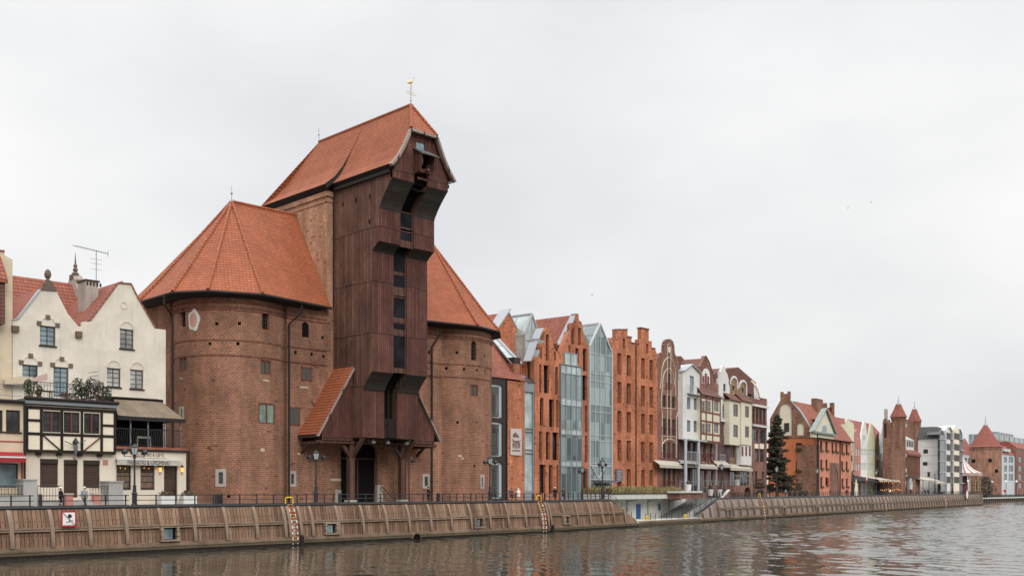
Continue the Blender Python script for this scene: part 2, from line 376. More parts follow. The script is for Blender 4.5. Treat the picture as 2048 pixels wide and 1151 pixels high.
nn=k.n('ShaderNodeVectorMath',operation='NORMALIZE'); k.l(a.outputs[0],nn.inputs[0]); k.l(nn.outputs[0],k.b.inputs['Normal'])
k.out((.045,.042,.032))
# ================= generic building helpers
def windowpart(t,fr,px,n=0,y=.22,cols=2,rows=3,fm='frame_dark',gm='glass_dark',bw=.09,mw=.05,name='window',arch=False,rect=None,sill=None):
    """px=(u0,v0,u1,v1) photo box on plane n -> hole polygon; adds frame + pane children"""
    if rect: x0,x1,z0,z1=rect
    else:
        u0,v0,u1,v1=px; x0,x1=fr.S(u0,n),fr.S(u1,n); um=(u0+u1)/2; z1,z0=fr.Z(um,v0,n),fr.Z(um,v1,n)
    yy=-n+y
    m=MB(); 
    m.box(x0,x0+bw,yy-.05,yy+.05,z0,z1); m.box(x1-bw,x1,yy-.05,yy+.05,z0,z1); m.box(x0+bw,x1-bw,yy-.05,yy+.05,z0,z0+bw); m.box(x0+bw,x1-bw,yy-.05,yy+.05,z1-bw,z1)
    for i in range(1,cols):
        x=x0+(x1-x0)*i/cols; w=mw*(1.6 if (cols%2==0 and i==cols//2) else 1)
        m.box(x-w/2,x+w/2,yy-.03-.002*i,yy+.03,z0+bw,z1-bw)
    for i in range(1,rows):
        z=z0+(z1-z0)*i/rows; m.box(x0+bw,x1-bw,yy-.022,yy+.02,z-mw/2,z+mw/2)
    if sill: m.box(x0-.12,x1+.12,-n-.12,-n+.1,z0-.14,z0-.003)
    w=t.part(m,name,fm); t.part(MB().box(x0+.01,x1-.01,yy+.01,yy+.02,z0+.01,z1-.01),'pane',gm,w)
    if arch:
        xm=(x0+x1)/2; r=(x1-x0)/2; zs=z1-r
        return [(x0,z0),(x1,z0)]+[(xm+r*math.cos(a*pi/8),zs+r*math.sin(a*pi/8)) for a in range(0,9)]
    return [(x0,z0),(x1,z0),(x1,z1),(x0,z1)]
def line(mb,fr,pts,w,n=0,y0=-.08,y1=.02):
    q=[fr.P(u,v,n) for u,v in pts]
    for a,b in zip(q,q[1:]): mb.bar((a[0],-n+(y0+y1)/2,a[1]),(b[0],-n+(y0+y1)/2,b[1]),w,abs(y1-y0),up=(0,1,0)) if False else mb.bar((a[0],-n+(y0+y1)/2,a[1]),(b[0],-n+(y0+y1)/2,b[1]),abs(y1-y0),w,up=(0,1,0))
# ================= setting
FA=Frame(32.7,95.0,5.04); FB=Frame(108.7,101.7,11.08)
def struct(mb,name,mat,**k): return single(mb,name,mat,None,None,kind='structure',**k)
import numpy as np
WX0,WX1,WY0,WY1,WD=8.,450.,-60.,205.,.38
nx,ny=int((WX1-WX0)/WD)+1,int((WY1-WY0)/WD)+1
gx,gy=np.meshgrid(np.linspace(WX0,WX1,nx),np.linspace(WY0,WY1,ny)); rs=np.random.RandomState(4); hh=np.zeros_like(gx)
for i in range(46):
    lam=1.25*(4.2/1.25)**rs.rand(); an=rs.normal(-.35,.75); kk_=2*np.pi/lam
    hh+=lam**1.05*np.sin(kk_*(gx*np.cos(an)+gy*np.sin(an))+rs.rand()*6.28)*(.6+.8*rs.rand())
hh/=hh.std()
pat=np.zeros_like(gx)
for i in range(9):
    lam=25+70*rs.rand(); an=rs.rand()*6.28; pat+=np.sin(2*np.pi/lam*(gx*np.cos(an)+gy*np.sin(an)*1.5)+rs.rand()*6.28)
pat=.5+.5*np.tanh(pat/3.2)
amp=(.007+.046*np.clip((gx-48)/75,0,1)**1.1)*(.45+.8*pat)
edge=np.clip(np.minimum.reduce([gx-WX0,WX1-gx,gy-WY0,WY1-gy])/12,0,1)
vv=np.stack([gx,gy,hh*amp*edge],-1).reshape(-1,3); idx=np.arange(nx*ny).reshape(ny,nx)
qd=np.stack([idx[:-1,:-1],idx[:-1,1:],idx[1:,1:],idx[1:,:-1]],-1).reshape(-1,4)
me_=bpy.data.meshes.new('water'); me_.vertices.add(len(vv)); me_.vertices.foreach_set('co',vv.astype(np.float32).ravel()); me_.loops.add(qd.size); me_.loops.foreach_set('vertex_index',qd.astype(np.int32).ravel()); me_.polygons.add(len(qd)); me_.polygons.foreach_set('loop_start',np.arange(0,qd.size,4,dtype=np.int32)); me_.polygons.foreach_set('loop_total',np.full(len(qd),4,dtype=np.int32)); me_.polygons.foreach_set('use_smooth',np.ones(len(qd),dtype=bool)); me_.update(); me_.materials.append(M['water'])
ob=bpy.data.objects.new('water',me_); COL.objects.link(ob); ob['kind']='structure'
w=MB()
for x0,x1,y0,y1 in ((-600,WX0,-900,1500),(WX1,3000,-900,1500),(WX0,WX1,-900,WY0),(WX0,WX1,WY1,1500)): w.face([(x0,y0,0),(x1,y0,0),(x1,y1,0),(x0,y1,0)])
struct(w,'water','water',recalc=False)
sL0=FB.S(1222,-1.1); sL1=FB.S(1272,-.6); sL2=FB.S(1398,-.6); sL3=FB.S(1437,-1.1); sEnd=(434.4-108.7)/FB.c
ND=6.0 # depth of the landing recess
A=lambda s,y:tuple(FA.W(s,y)[:2]); B=lambda s,y:tuple(FB.W(s,y)[:2])
pr=[A(-110,1.25),A(75.6,1.25),B(0.6,1.25),B(sL0,1.25),B(sL0,ND),B(sL3,ND),B(sL3,1.25),B(sEnd-1,1.25),B(sEnd-1,60),B(sEnd-1,180),(400,420),(-300,420),(-300,60)]
struct(MB().slab(pr,3.9,GZ),'promenade','paving')
far=[(-1500,421),(400.5,421),(470,210),(522,199.3),(750,227),(3000,480),(6000,1500),(6000,7000),(-3000,7000)]
struct(MB().slab(far,1.2,2.2),'ground','paving')
lp=[B(sEnd-1+.02,20),(522,198.2),(750,226.1),(748,236),(520,210),(432.9,200)]
# landing floor
LZ=1.0
m=MB(); m.box(sL1-.3,sL2+.3,.1,1.3,-.5,LZ); m.box(sL0,sL3,1.301,ND+.3,-.5,LZ); struct(m,'landing','concrete_pale',frame=FB)
# ---------- timber quay walls
WALLS=[]
def prof(z):  # distance behind the water line of the plank face
    return .45+ .6*max(0,(z-.95)/3.4)**1.5
def quaywall(fr,s0,s1,tops,label,mat,ribs,lz=.95,ribw=.36,group=None):
    """tops: function s -> top z"""
    t=Thing('quay_wall',label,'quay wall',fr,s0,0,0,group=group)
    m=MB(); zs=[.9,1.6,2.3,3.0,3.6,4.35]
    n=max(1,int((s1-s0)/4)); xs=[s0+(s1-s0)*i/n for i in range(n+1)]
    extra=[x for x in tops[1] if s0<x<s1]; xs=sorted(set(xs+extra)); T=tops[0]
    for a,b in zip(xs,xs[1:]):
        for q in range(5):
            za,zb=zs[q],zs[q+1]
            A1,A2=min(zb,T(a)),min(zb,T(b))
            if A1<=za+.001 and A2<=za+.001: continue
            L1,L2=min(za,T(a)),min(za,T(b))
            m.face([(a,prof(L1),L1),(b,prof(L2),L2),(b,prof(A2),A2),(a,prof(A1),A1)],[(a,L1),(b,L2),(b,A2),(a,A1)])
    t.part(m,'plank_facing',mat,recalc=False)
    m=MB(); m.box(s0,s1,0,.6,.28,.6); m.box(s0,s1,.14,.7,.62,.95); t.part(m,'ledge_beam','wood_ledge')
    m=MB(); m.box(s0,s1,.06,.6,-.6,.278); t.part(m,'waterline_beam','timber_black')
    m=MB()
    for a,b in zip(xs,xs[1:]): 
        if min(T(a),T(b))>2.75: m.box(a,b,prof(2.5)-.3,prof(2.5)+.1,2.36,2.70)
    if m.f: t.part(m,'waling_beam','wood_ledge')
    m=MB(); p=[(x,1.12,T(x)+.1) for x in xs if True]
    m.tube(p,.17,8); t.part(m,'coping_rail','metal_black')
    rr=None
    for s in ribs:
        if T(s)<1.6: continue
        top=T(s)-.02; zz=[.95+(top-.95)*i/8 for i in range(9)]
        def rb(s,top,zz):
            m=MB(); f=lambda z: prof(z)-.40+.24*max(0,(z-2.9)/1.45)**1.8
            for a,b in zip(zz,zz[1:]):
                w2=ribw/2
                for (x0,y0,z0),(x1,y1,z1),(x2,y2,z2),(x3,y3,z3) in (
                    ((s-w2,f(a),a),(s+w2,f(a),a),(s+w2,f(b),b),(s-w2,f(b),b)),
                    ((s-w2,prof(a)+.05,a),(s-w2,f(a),a),(s-w2,f(b),b),(s-w2,prof(b)+.05,b)),
                    ((s+w2,f(a),a),(s+w2,prof(a)+.05,a),(s+w2,prof(b)+.05,b),(s+w2,f(b),b))):
                    m.face([(x0,y0,z0),(x1,y1,z1),(x2,y2,z2),(x3,y3,z3)])
            m.face([(s-w2,prof(top),top),(s-w2,f(top),top),(s+w2,f(top),top),(s+w2,prof(top),top)])
            return m
        if top<4.2: t.part(rb(s,top,zz),'timber_rib','wood_rib',recalc=False); continue
        if rr is None: rr=(t.part(rb(s,top,zz),'timber_rib','wood_rib',recalc=False),s)
        else:
            c=rr[0].copy(); COL.objects.link(c); c.parent=t.o; c.location=(s-rr[1],0,0)
    return t
flat=(lambda s:4.33,[])
ribA=[FA.S(u,-.6) for u in (19.5,101.5,177,250,320,385.6)]; st=3.75
s=ribA[0]-st; 
while s>-45: ribA.append(s); s-=st
s=ribA[5]+st
while s<75.5: ribA.append(s); s+=st
def nudge(rs,us,fr):
    out=list(rs)
    for u in us:
        x=fr.S(u,-.6); out=[q for q in out if abs(q-x)>1.3]; out+=[x-.75,x+.75]
    return out
ribA=nudge(ribA,(587,1086),FA)
quaywall(FA,-48,76.2,flat,'weathered brown timber quay wall with curved ribs below the wooden crane','wood_quay',ribA)
topB1=lambda s: 4.33 if s<=sL0 else max(1.05,4.33-(s-sL0)*(4.33-1.05)/(sL1-sL0))
ribB=[1.5+3.75*i for i in range(9)]
quaywall(FB,0,sL1,(topB1,[sL0,sL1]),'short brown timber quay wall that slopes down to the landing stage','wood_quay',[r for r in ribB if r<sL1-.5])
m=MB(); m.box(sL1+.05,sL2-.05,0,.7,.28,.92); m.box(sL1,sL2,.08,.7,-.6,.27); single(m,'ledge_beam','wood_ledge','low timber edge beam along the pale landing stage','quay edge',FB,sL1,0,0)
topB2=lambda s: 4.33 if s>=sL3 else max(1.6,1.6+(s-sL2)*(4.33-1.6)/(sL3-sL2))
r2=[sL2+1+3.75*i for i in range(120) if sL2+1+3.75*i<sEnd-1]
r2=nudge(r2,(1526,),FB)
mid=FB.S(1771,-.6)
quaywall(FB,sL2,mid,(topB2,[sL3]),'grey brown timber quay wall right of the landing stage, below the orange house','wood_far',[r for r in r2 if r<mid])
quaywall(FB,mid,sEnd,flat,'far grey timber quay wall ending at the bend of the river','wood_far',[r for r in r2 if r>=mid])
# return face of quay end
Fend=Frame(*B(sEnd,0),100)
m=MB(); m.box(0,34,.0,.4,-.5,4.33); m.box(0,34,-.12,0,.3,.9); single(m,'quay_wall','wood_far','end face of the timber quay turning away from the river','quay wall',Fend,0,0,0)
Flow=Frame(470,191.5,7.2)
t=Thing('quay_wall','low distant concrete quay under a black fence beyond the river bend','quay wall',Flow,-45,0,0)
t.part(MB().box(-45,290,0,5,1.75,2.3),'quay_slab','concrete_pale'); t.part(MB().box(-45,290,.5,5,-.5,1.748),'quay_face','stone_brown')
m=MB()
for i in range(80): m.box(-44+i*4.1,-43.4+i*4.1,.2,.5,-.5,1.745)
t.part(m,'piles','timber_black')
# ---------- railings
def railing(fr,s,L,back,z,label,group,posts=5,lower=True,first={}):
    key=(round(L,1),posts)
    if key in first:
        o=copy_tree(first[key]); 
    else:
        t=Thing('quay_railing',label,'railing',fr,s,back,z,group)
        m=MB()
        for h in (.12,.58,1.05): m.tube([(s,back,z+h),(s+L,back,z+h)],.042,6)
        t.part(m,'rail','metal_black')
        p=MB().tube([(s,back,z-.1),(s,back,z+1.12)],.075,6); p0=t.part(p,'post','metal_black'); p0.location=(.35,0,0)
        for i in range(1,posts):
            c=p0.copy(); COL.objects.link(c); c.parent=t.o; c.location=(.35+(L-.7)*i/(posts-1),0,0)
        kids(t.o); first[key]=t.o; return t.o
    o.location=fr.W(s,back,z); o.rotation_euler=(0,0,fr.a); o['label']=label; o['group']=group
    return o
lab1='black three bar railing section along the quay edge below the crane and houses'
breaks=[FA.S(u,-1.2) for u in (-110,72,262,436,587,755,880,1010,1086)]
s=FA.S(-140,-1.2)
def rails(fr,a,b,lab,grp,gap=.35,L=7.6,posts=5):
    n=max(1,round((b-a)/(L+gap))); l=(b-a)/n-gap
    for i in range(n): railing(fr,a+i*(l+gap)+gap/2,l,1.25,GZ,lab,grp,posts)
for a,b in zip(breaks,breaks[1:]): rails(FA,a,b,lab1,'railings along the near quay')
rails(FA,breaks[-1],75.4,lab1,'railings along the near quay')
rails(FB,.8,sL0,'black railing section between the far ladder and the landing steps','railings before the landing')
lab2='black railing section along the far timber quay beyond the landing'
rails(FB,sL3+.3,sEnd-1.5,lab2,'railings along the far quay')
# dense black fence along the low far quay
for i in range(14):
    if i==0:
        t=Thing('quay_fence','black upright bar fence panel on the low distant quay','fence',Flow,-30,1,2.3,group='fence panels on the low distant quay')
        m=MB(); m.box(-30,-14.2,.98,1.04,3.55,3.65); m.box(-30,-14.2,.98,1.04,2.45,2.52); f0=t.part(m,'rail','metal_black')
        m=MB()
        for k in range(20): m.box(-29.9+k*.8,-29.78+k*.8,.95,1.07,2.3,3.7)
        f1=t.part(m,'bars','metal_black'); kids(t.o); f_=t.o
    else:
        c=copy_tree(f_); c.location=Flow.W(-30+i*16,1,2.3)
# ================= THE CRANE
XC=82.1; X0,X1=77.74,86.46; YB=109.6
crane=Thing('crane_gate','tall dark timber harbour crane with overhanging stages and red tiled roof over a brick gate','crane building',WF,XC,YB,GZ)
cp=crane.part
# brick block
def rect(x0,x1,z0,z1): return [(x0,z0),(x1,z0),(x1,z1),(x0,z1)]
door=[(78.9,GZ),(84.7,GZ),(84.7,11.0)]+[(81.8+2.9*math.cos(a*pi/8),11.0+1.7*math.sin(a*pi/8)) for a in range(1,8)]+[(78.9,11.0)]
m=MB(); m.wall([(70.9,GZ),(78.9,GZ),(78.9,11.0)]+[(81.8-2.9*math.cos(a*pi/8),11.0+1.7*math.sin(a*pi/8)) for a in range(1,8)]+[(84.7,11.0),(84.7,GZ),(97.2,GZ),(97.2,29.0),(87.4,29.0),(76.76,29.0),(70.9,29.0)],[],YB,YB+12)
cp(m,'gate_wall','brick_tower')
m=MB(); m.box(76.76,87.4,YB+.003,YB+14.2,29.0,43.6); cp(m,'upper_block','brick_block')
m=MB(); m.box(76.66,87.5,YB-.1,YB+14.3,42.2,42.5); m.box(76.55,87.6,YB-.2,YB+14.4,42.9,43.5); cp(m,'cornice','brick_block')
m=MB(); m.box(78.7,84.9,YB+.7,YB+.9,GZ,12.8); m.box(78.92,84.68,YB+.5,YB+.6,9.9,12.6); cp(m,'gate_door_shade','dark')  # black gate sheets set forward; the passage's darkness is put into their colour
m=MB(); m.box(78.95,84.65,YB+.4,YB+.49,10.0,10.2); m.box(81.7,81.95,YB+.4,YB+.49,GZ,10); cp(m,'gate_frame','wood_beam')
# timber body: stages
zt=[12.5,18.2,20.4,34.9,35.9,39.8,43.0]; Y1,Y2,Y3,Y4=103.5,101.65,100.29,97.7
sl0,sl1=82.1-1.05,82.1+1.05   # hoist slot
def cove(y0,z0,y1,z1,n=8,bow=.55):
    # convex outward cove from (y0,z0) bottom/back up to (y1,z1) top/front
    out=[]
    for i in range(n+1):
        a=i/n; y=y0+(y1-y0)*(a**1.6*(bow)+a*(1-bow)); out.append((y,z0+(z1-z0)*a))
    return out
fprof=[(Y1,12.5)]+cove(Y1,18.2,Y2,20.4)+cove(Y2,34.9,Y3,35.9)+cove(Y3,39.8,Y4,43.0)
# side profile polygon (y,z) -> side walls
side=fprof+[(Y4,44.0),(YB,44.0),(YB,12.5)]
for x,nm in ((X0,'side_planking'),(X1,'side_planking')):
    m=MB(); 
    for tr in tessellate_polygon([[Vector((y,z,0)) for y,z in side]]): m.face([(x,side[i][0],side[i][1]) for i in tr])
    ob=cp(m,nm,'wood_dark',recalc=False)
# front planking panels left/right of slot per stage, plus coves
def strip(pts,x0,x1,m):
    for (ya,za),(yb,zb) in zip(pts,pts[1:]): m.face([(x0,ya,za),(x1,ya,za),(x1,yb,zb),(x0,yb,zb)])
for (a,b) in ((X0,sl0),(sl1,X1)):
    m=MB(); strip([(Y1,12.5),(Y1,18.2)],a,b,m); strip([(Y2,20.4),(Y2,34.9)],a,b,m); strip([(Y3,35.9),(Y3,39.8)],a,b,m); cp(m,'front_planking','wood_front',recalc=False)
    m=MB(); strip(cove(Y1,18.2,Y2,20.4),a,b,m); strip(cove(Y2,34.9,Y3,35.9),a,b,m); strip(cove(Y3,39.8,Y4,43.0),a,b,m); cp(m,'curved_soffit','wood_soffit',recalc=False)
m=MB(); # underside + slot lining
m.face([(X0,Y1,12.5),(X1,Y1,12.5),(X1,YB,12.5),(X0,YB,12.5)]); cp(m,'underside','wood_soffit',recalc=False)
m=MB(); back=1.1
for x in (sl0,sl1):
    for (ya,za),(yb,zb) in zip(fprof,fprof[1:]): m.face([(x,ya,za),(x,ya+back,za),(x,yb+back,zb),(x,yb,zb)])
cp(m,'slot_lining','wood_dark',recalc=False)
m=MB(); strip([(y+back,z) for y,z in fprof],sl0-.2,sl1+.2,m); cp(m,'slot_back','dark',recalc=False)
# slot windows: frames and glass in front of the slot back
def slotwin(z0,z1,y,nm,gm='glass_slot',fm='wood_beam'):
    m=MB(); b=.14; y0=y+.22
    m.box(sl0,sl0+b,y0,y0+.1,z0,z1); m.box(sl1-b,sl1,y0,y0+.1,z0,z1); m.box(sl0,sl1,y0-.03,y0+.12,z0,z0+b*1.4); m.box(sl0,sl1,y0-.03,y0+.12,z1-b,z1)
    w=cp(m,'window',fm); cp(MB().box(sl0+b,sl1-b,y0+.05,y0+.06,z0+b,z1-b),'pane',gm,w)
glass('glass_slot',(.012,.013,.016),.35,.06)
def zc(v,Y,u=812): return HC+(V0-v)*WF.hit(u,-Y)[1]/FPX
for v0,v1,Y,kind in ((462,484,Y3,0),(424,458,Y3,1),(549,578,Y2,0),(500,548,Y2,1),(594,639,Y2,1),(645,662,Y2,0),(670,739,Y2,2)):
    u=814 if Y==Y3 else 806
    slotwin(zc(v1,Y,u),zc(v0,Y,u),Y,'window',('metal_grey' if False else 'glass_slot'))
m=MB()
for v0,v1,Y in ((484,495,Y3),(578,592,Y2),(639,645,Y2),(662,670,Y2),(739,746,Y2)):
    u=814 if Y==Y3 else 806
    m.box(sl0,sl1,Y+.15,Y+.3,zc(v1,Y,u),zc(v0,Y,u))
cp(m,'slot_boarding','wood_beam')
m=MB(); m.box(sl0,sl1,Y1+.5,Y1+.62,12.6,15.0); m.bar((sl0,Y1+.45,12.9),(82.1,Y1+.45,14.9),.12); m.bar((82.1,Y1+.45,12.9),(sl1,Y1+.45,14.9),.12); m.box(81.95,82.1,Y1+.4,Y1+.52,12.6,18.5); cp(m,'slot_gate','timber_black')
# small side slits
m=MB()
for u,v in ((686.5,408),(712,400.5),(740,392.5),(739,443)):
    t_=(u-CX)/FPX; y=X0*(1-t_)/(1+t_); d=y/C45/(1-t_); z=HC+(V0-v)*d/FPX; m.box(X0-.03,X0+.1,y-.12,y+.12,z-.25,z+.25)
cp(m,'slit','dark')
# metal flashing at brick/timber joint
m=MB(); m.box(X0-.12,X0-.005,YB-.22,YB-.003,29,43.5); cp(m,'flashing','gutter')
# top gable wall and hoist head
hw=[(5.0,44.4),(3.95,45.6),(3.05,47.1),(2.05,49.2)]
Yg=Y4
g=[(X0,43.0),(sl0,43.0),(sl0,46.6),(sl1,46.6),(sl1,43.0),(X1,43.0),(X1,44.3)]+[(XC+a-.28,z-.1) for a,z in hw[1:]]+[(XC-a+.28,z-.1) for a,z in hw[1:]][::-1]+[(X0,44.3)]
hole=rect(81.35,82.75,47.2,48.1)
m=MB(); m.wall(g,[hole],Yg,Yg+.35,.3); cp(m,'gable_planking','wood_front')
m=MB(); m.box(81.3,82.8,Yg+.15,Yg+.2,47.1,48.2); cp(m,'gable_window','glass_blue')
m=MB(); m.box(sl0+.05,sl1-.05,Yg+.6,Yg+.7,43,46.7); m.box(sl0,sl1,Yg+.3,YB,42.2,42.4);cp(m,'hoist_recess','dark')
m=MB() # hoist dormer: grey pent roof plus cheeks and rope head
P=lambda x,y,z:(x,y,z)
m.bar((82.1,Yg,47.15),(82.1,Yg-2.1,46.0),2.5,.14,up=(0,1,1)); cp(m,'hoist_roof','slate')
m=MB()
for x in (81.15,83.05):
    y0,y1=Yg,Yg-1.45
    q=[(y0,47.0),(y1,46.3),(y1,45.0),(y1+.5,44.3),(y0,44.1)]
    for dx in (-.05,.05): m.face([(x+dx,y,z) for y,z in q])
    for a,b in zip(q,q[1:]+q[:1]): m.face([(x-.05,)+a,(x+.05,)+a,(x+.05,)+b,(x-.05,)+b])
m.box(81.2,83.0,Yg-.9,Yg-.75,44.2,44.6); m.bar((82.1,Yg-1.5,44.5),(82.1,YB-6,44.5),.35); m.bar((81.4,Yg-.2,43.6),(82.8,Yg-.2,43.6),.25)

cp(m,'hoist_cheek','wood_dark')
m=MB(); m.lathe([(.28,-.12),(.28,.12)],(0,0,0),14); 
for i,v in enumerate(m.v): m.v[i]=Vector((82.1+v.z,Yg-1.3+v.x,44.8+v.y))
cp(m,'pulley','timber_black')
# verge boards
m=MB()
vp=[(XC-a,z) for a,z in hw]+[(XC+a,z) for a,z in hw][::-1]
for a,b in zip(vp,vp[1:]): m.bar((a[0],97.15,a[1]-.2),(b[0],97.15,b[1]-.2),.22,.55,up=(0,1,0)) if False else m.bar((a[0],97.15,a[1]-.2),(b[0],97.15,b[1]-.2),.3,.5,up=(0,1,0))
cp(m,'verge_board','wood_verge')
# roof surfaces
def roofstrip(m,profile,side,y0,y1,thick=.12):
    pts=[(XC+side*a,z) for a,z in profile]; L=0
    for (xa,za),(xb,zb) in zip(pts,pts[1:]):
        l=math.hypot(xb-xa,zb-za)
        ya0,yb0=(y0 if not callable(y0) else y0(za)),(y0 if not callable(y0) else y0(zb)); ya1,yb1=(y1(za),y1(zb)) if callable(y1) else (y1,y1)
        m.face([(xa,ya0,za),(xb,yb0,zb),(xb,yb1,zb),(xa,ya1,za)],[(ya0,-L),(yb0,-L-l),(yb1,-L-l),(ya1,-L)]); L+=l
pf=[(0,53.1),(2.05,49.2),(3.05,47.1),(3.95,45.6),(5.0,44.4)]
prr=[(0,53.12),(2.05,49.3),(3.35,47.0),(4.6,45.4),(6.1,44.15)]
YJ=YB-.65
m=MB()
for sd in (-1,1):
    roofstrip(m,pf,sd,lambda z:97.05 if z<=49.21 else 97.05+(z-49.2)/3.9*2.55,YJ+.2)
m.face([(XC-2.05,97.05,49.2),(XC+2.05,97.05,49.2),(XC,99.6,53.1)],[(0,0),(4.1,0),(2.05,4.7)])
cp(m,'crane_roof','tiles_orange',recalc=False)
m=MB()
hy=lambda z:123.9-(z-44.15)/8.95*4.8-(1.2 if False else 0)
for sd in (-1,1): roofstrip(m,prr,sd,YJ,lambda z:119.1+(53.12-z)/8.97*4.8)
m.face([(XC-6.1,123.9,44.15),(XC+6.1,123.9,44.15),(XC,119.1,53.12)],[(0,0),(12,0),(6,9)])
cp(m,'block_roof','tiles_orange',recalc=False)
m=MB() # dark end face of the wider rear roof and both eaves undersides
for sd in (-1,1):
    a=[(XC+sd*x,z) for x,z in prr]; b=[(XC+sd*(x-.25 if x else 0),z-.5 if x else z-.3) for x,z in prr]
    for i in range(4): m.face([(a[i][0],YJ-.02,a[i][1]+.03),(a[i+1][0],YJ-.02,a[i+1][1]+.03),(b[i+1][0],YJ-.02,b[i+1][1]),(b[i][0],YJ-.02,b[i][1])])
    m.face([(XC+sd*6.1,YJ,44.12),(XC+sd*6.1,123.9,44.12),(XC+sd*5.3,123.9,43.5),(XC+sd*5.3,YJ,43.5)])
    m.face([(XC+sd*5.0,97.1,44.37),(XC+sd*5.0,YJ,44.37),(XC+sd*4.38,YJ,43.9),(XC+sd*4.38,97.1,43.9)])
    m.box(XC+sd*4.4,XC+sd*4.75,Y4+.2,YJ,43.55,43.95)
cp(m,'eaves_board','gutter',recalc=False)
m=MB(); m.tube([(XC,99.6,53.15),(XC,119.1,53.17)],.17,6); m.tube([(XC,99.6,53.15),(XC-2.05,97.05,49.25)],.2,6); m.tube([(XC,99.6,53.15),(XC+2.05,97.05,49.25)],.2,6)
cp(m,'ridge_tiles','tiles_orange')
m=MB(); m.tube([(XC,119.1,53.1),(XC,119.1,55.0)],.05,6); m.lathe([(.02,0),(.16,.12),(.02,.25)],(XC,119.1,54.0),8); cp(m,'finial','zinc')
# lean-to wings
for sd in (-1,1):
    xi=X0 if sd<0 else X1; xo=72.4 if sd<0 else 91.8; xb=73.2 if sd<0 else 91.0; yf=105.55
    tri=[(xi,12.1),(xb,12.1),(xb,13.6),(xi,20.6)]
    m=MB(); m.wall(tri if sd>0 else tri[::-1],[],yf,yf+.2); m.box(xb,xb+sd*.0+.15*(-sd),yf+.2,YB,11.6,13.7); m.box(min(xi,xb),max(xi,xb),yf+.2,YB,12.1,12.25)
    cp(m,'wing_planking','wood_front')
    m=MB(); za,zb=21.25,12.75; L=math.hypot(xi-xo,za-zb)
    m.face([(xi,yf-.25,za),(xo,yf-.25,zb),(xo,YB,zb),(xi,YB,za)],[(0,0),(0,-L),(4.3,-L),(4.3,0)])
    cp(m,'wing_roof','tiles_orange',recalc=False)
    m=MB(); m.bar((xi,yf-.22,za-.22),(xo,yf-.22,zb-.22),.16,.42,up=(0,1,0)) if False else m.bar((xi,yf-.22,za-.25),(xo,yf-.22,zb-.25),.18,.44,up=(0,1,0)); cp(m,'wing_verge','wood_verge' if 'wood_verge' in M else 'wood_beam')
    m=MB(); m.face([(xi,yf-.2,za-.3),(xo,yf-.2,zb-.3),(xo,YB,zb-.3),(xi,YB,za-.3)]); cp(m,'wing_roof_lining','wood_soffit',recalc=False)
# posts and braces
for px in (78.0,86.1):
    m=MB(); m.box(px-.38,px+.38,105.9,106.65,GZ+.3,12.5); pp=cp(m,'post','wood_beam'); cp(MB().box(px-.6,px+.6,105.7,106.85,GZ,GZ+.32),'post_foot','stone',pp)
    for sd in (-1,1):
        m=MB(); m.bar((px,106.25,10.0),(px+sd*1.95,106.25,12.4),.42); cp(m,'brace','wood_beam')
    m=MB(); m.bar((px,106.2,10.0),(px,Y1+.3,12.4),.42); cp(m,'brace','wood_beam')
m=MB(); m.box(72.6,91.6,105.7,106.0,11.75,12.09); m.bar((72.9,106,11.8),(72.9,YB,11.8),.35); m.bar((91.3,106,11.8),(91.3,YB,11.8),.35)
for x in (72.9,91.3): m.bar((x,YB-.1,10.6),(x,YB-1.8,11.9),.3)
cp(m,'cross_beam','wood_beam')
# stone quoins by the gate
m=MB(); m.box(78.0,78.92,YB-.05,YB+.5,GZ,GZ+1.6); m.box(84.66,85.6,YB-.05,YB+.5,GZ,GZ+2.2); m.box(77.3,78.9,YB-.04,YB+.1,7.2,7.5); cp(m,'quoin','stone')
m=MB(); m.bar((85.0,YB-.4,GZ+2.1),(86.6,YB-1.6,GZ),.3,.15); cp(m,'ramp','wood_beam')
# round lamps under the crane belly
m=MB()
for x in (80.2,82.5,85.6): m.lathe([(.05,.5),(.25,.3),(.28,0),(.1,-.08)],(x,104.6,11.9),8)
cp(m,'lamp_bowl','zinc')
# gate wall details: flat wall left & right windows
def flatwin(u0,v0,u1,v1,cols=2,rows=1,fm='frame_red',gm='glass_lattice',n=-YB+.02,stone=False,name='window'):
    x0,x1=WF.S(u0,-YB),WF.S(u1,-YB); um=(u0+u1)/2; z1,z0=WF.Z(um,v0,-YB),WF.Z(um,v1,-YB)
    m=MB(); b=.13; y=YB-.06
    if stone:
        m.box(x0,x0+.33,y,YB+.05,z0,z1); m.box(x1-.33,x1,y,YB+.05,z0,z1); m.box(x0+.33,x1-.33,y,YB+.05,z0,z0+.35); m.box(x0+.33,x1-.33,y,YB+.05,z1-.35,z1)
        w=cp(m,'slit_window','stone'); cp(MB().box(x0+.33,x1-.33,YB-.02,YB-.01,z0+.35,z1-.35),'pane','glass_dark',w); return
    m.box(x0,x0+b,y,YB+.02,z0,z1); m.box(x1-b,x1,y,YB+.02,z0,z1); m.box(x0,x1,y,YB+.02,z0,z0+b); m.box(x0,x1,y,YB+.02,z1-b,z1)
    for i in range(1,cols): x=x0+(x1-x0)*i/cols; m.box(x-b/2,x+b/2,y+.002,YB+.02,z0,z1)
    w=cp(m,name,fm); cp(MB().box(x0+.05,x1-.05,YB-.02,YB-.012,z0+.05,z1-.05),'pane',gm,w)
for a in ((602,734,623,761),(576.6,813.7,599.7,849.7)): flatwin(*a)
flatwin(577,941,592,972.5,stone=True); flatwin(845,947,859,976,stone=True)
m=MB()
for u,v in ((645,674.5),(591,704),(623,708),(647,712),(858,704)):
    x,z=WF.P(u,v,-YB); m.box(x-.17,x+.17,YB-.015,YB+.05,z-.2,z+.2)
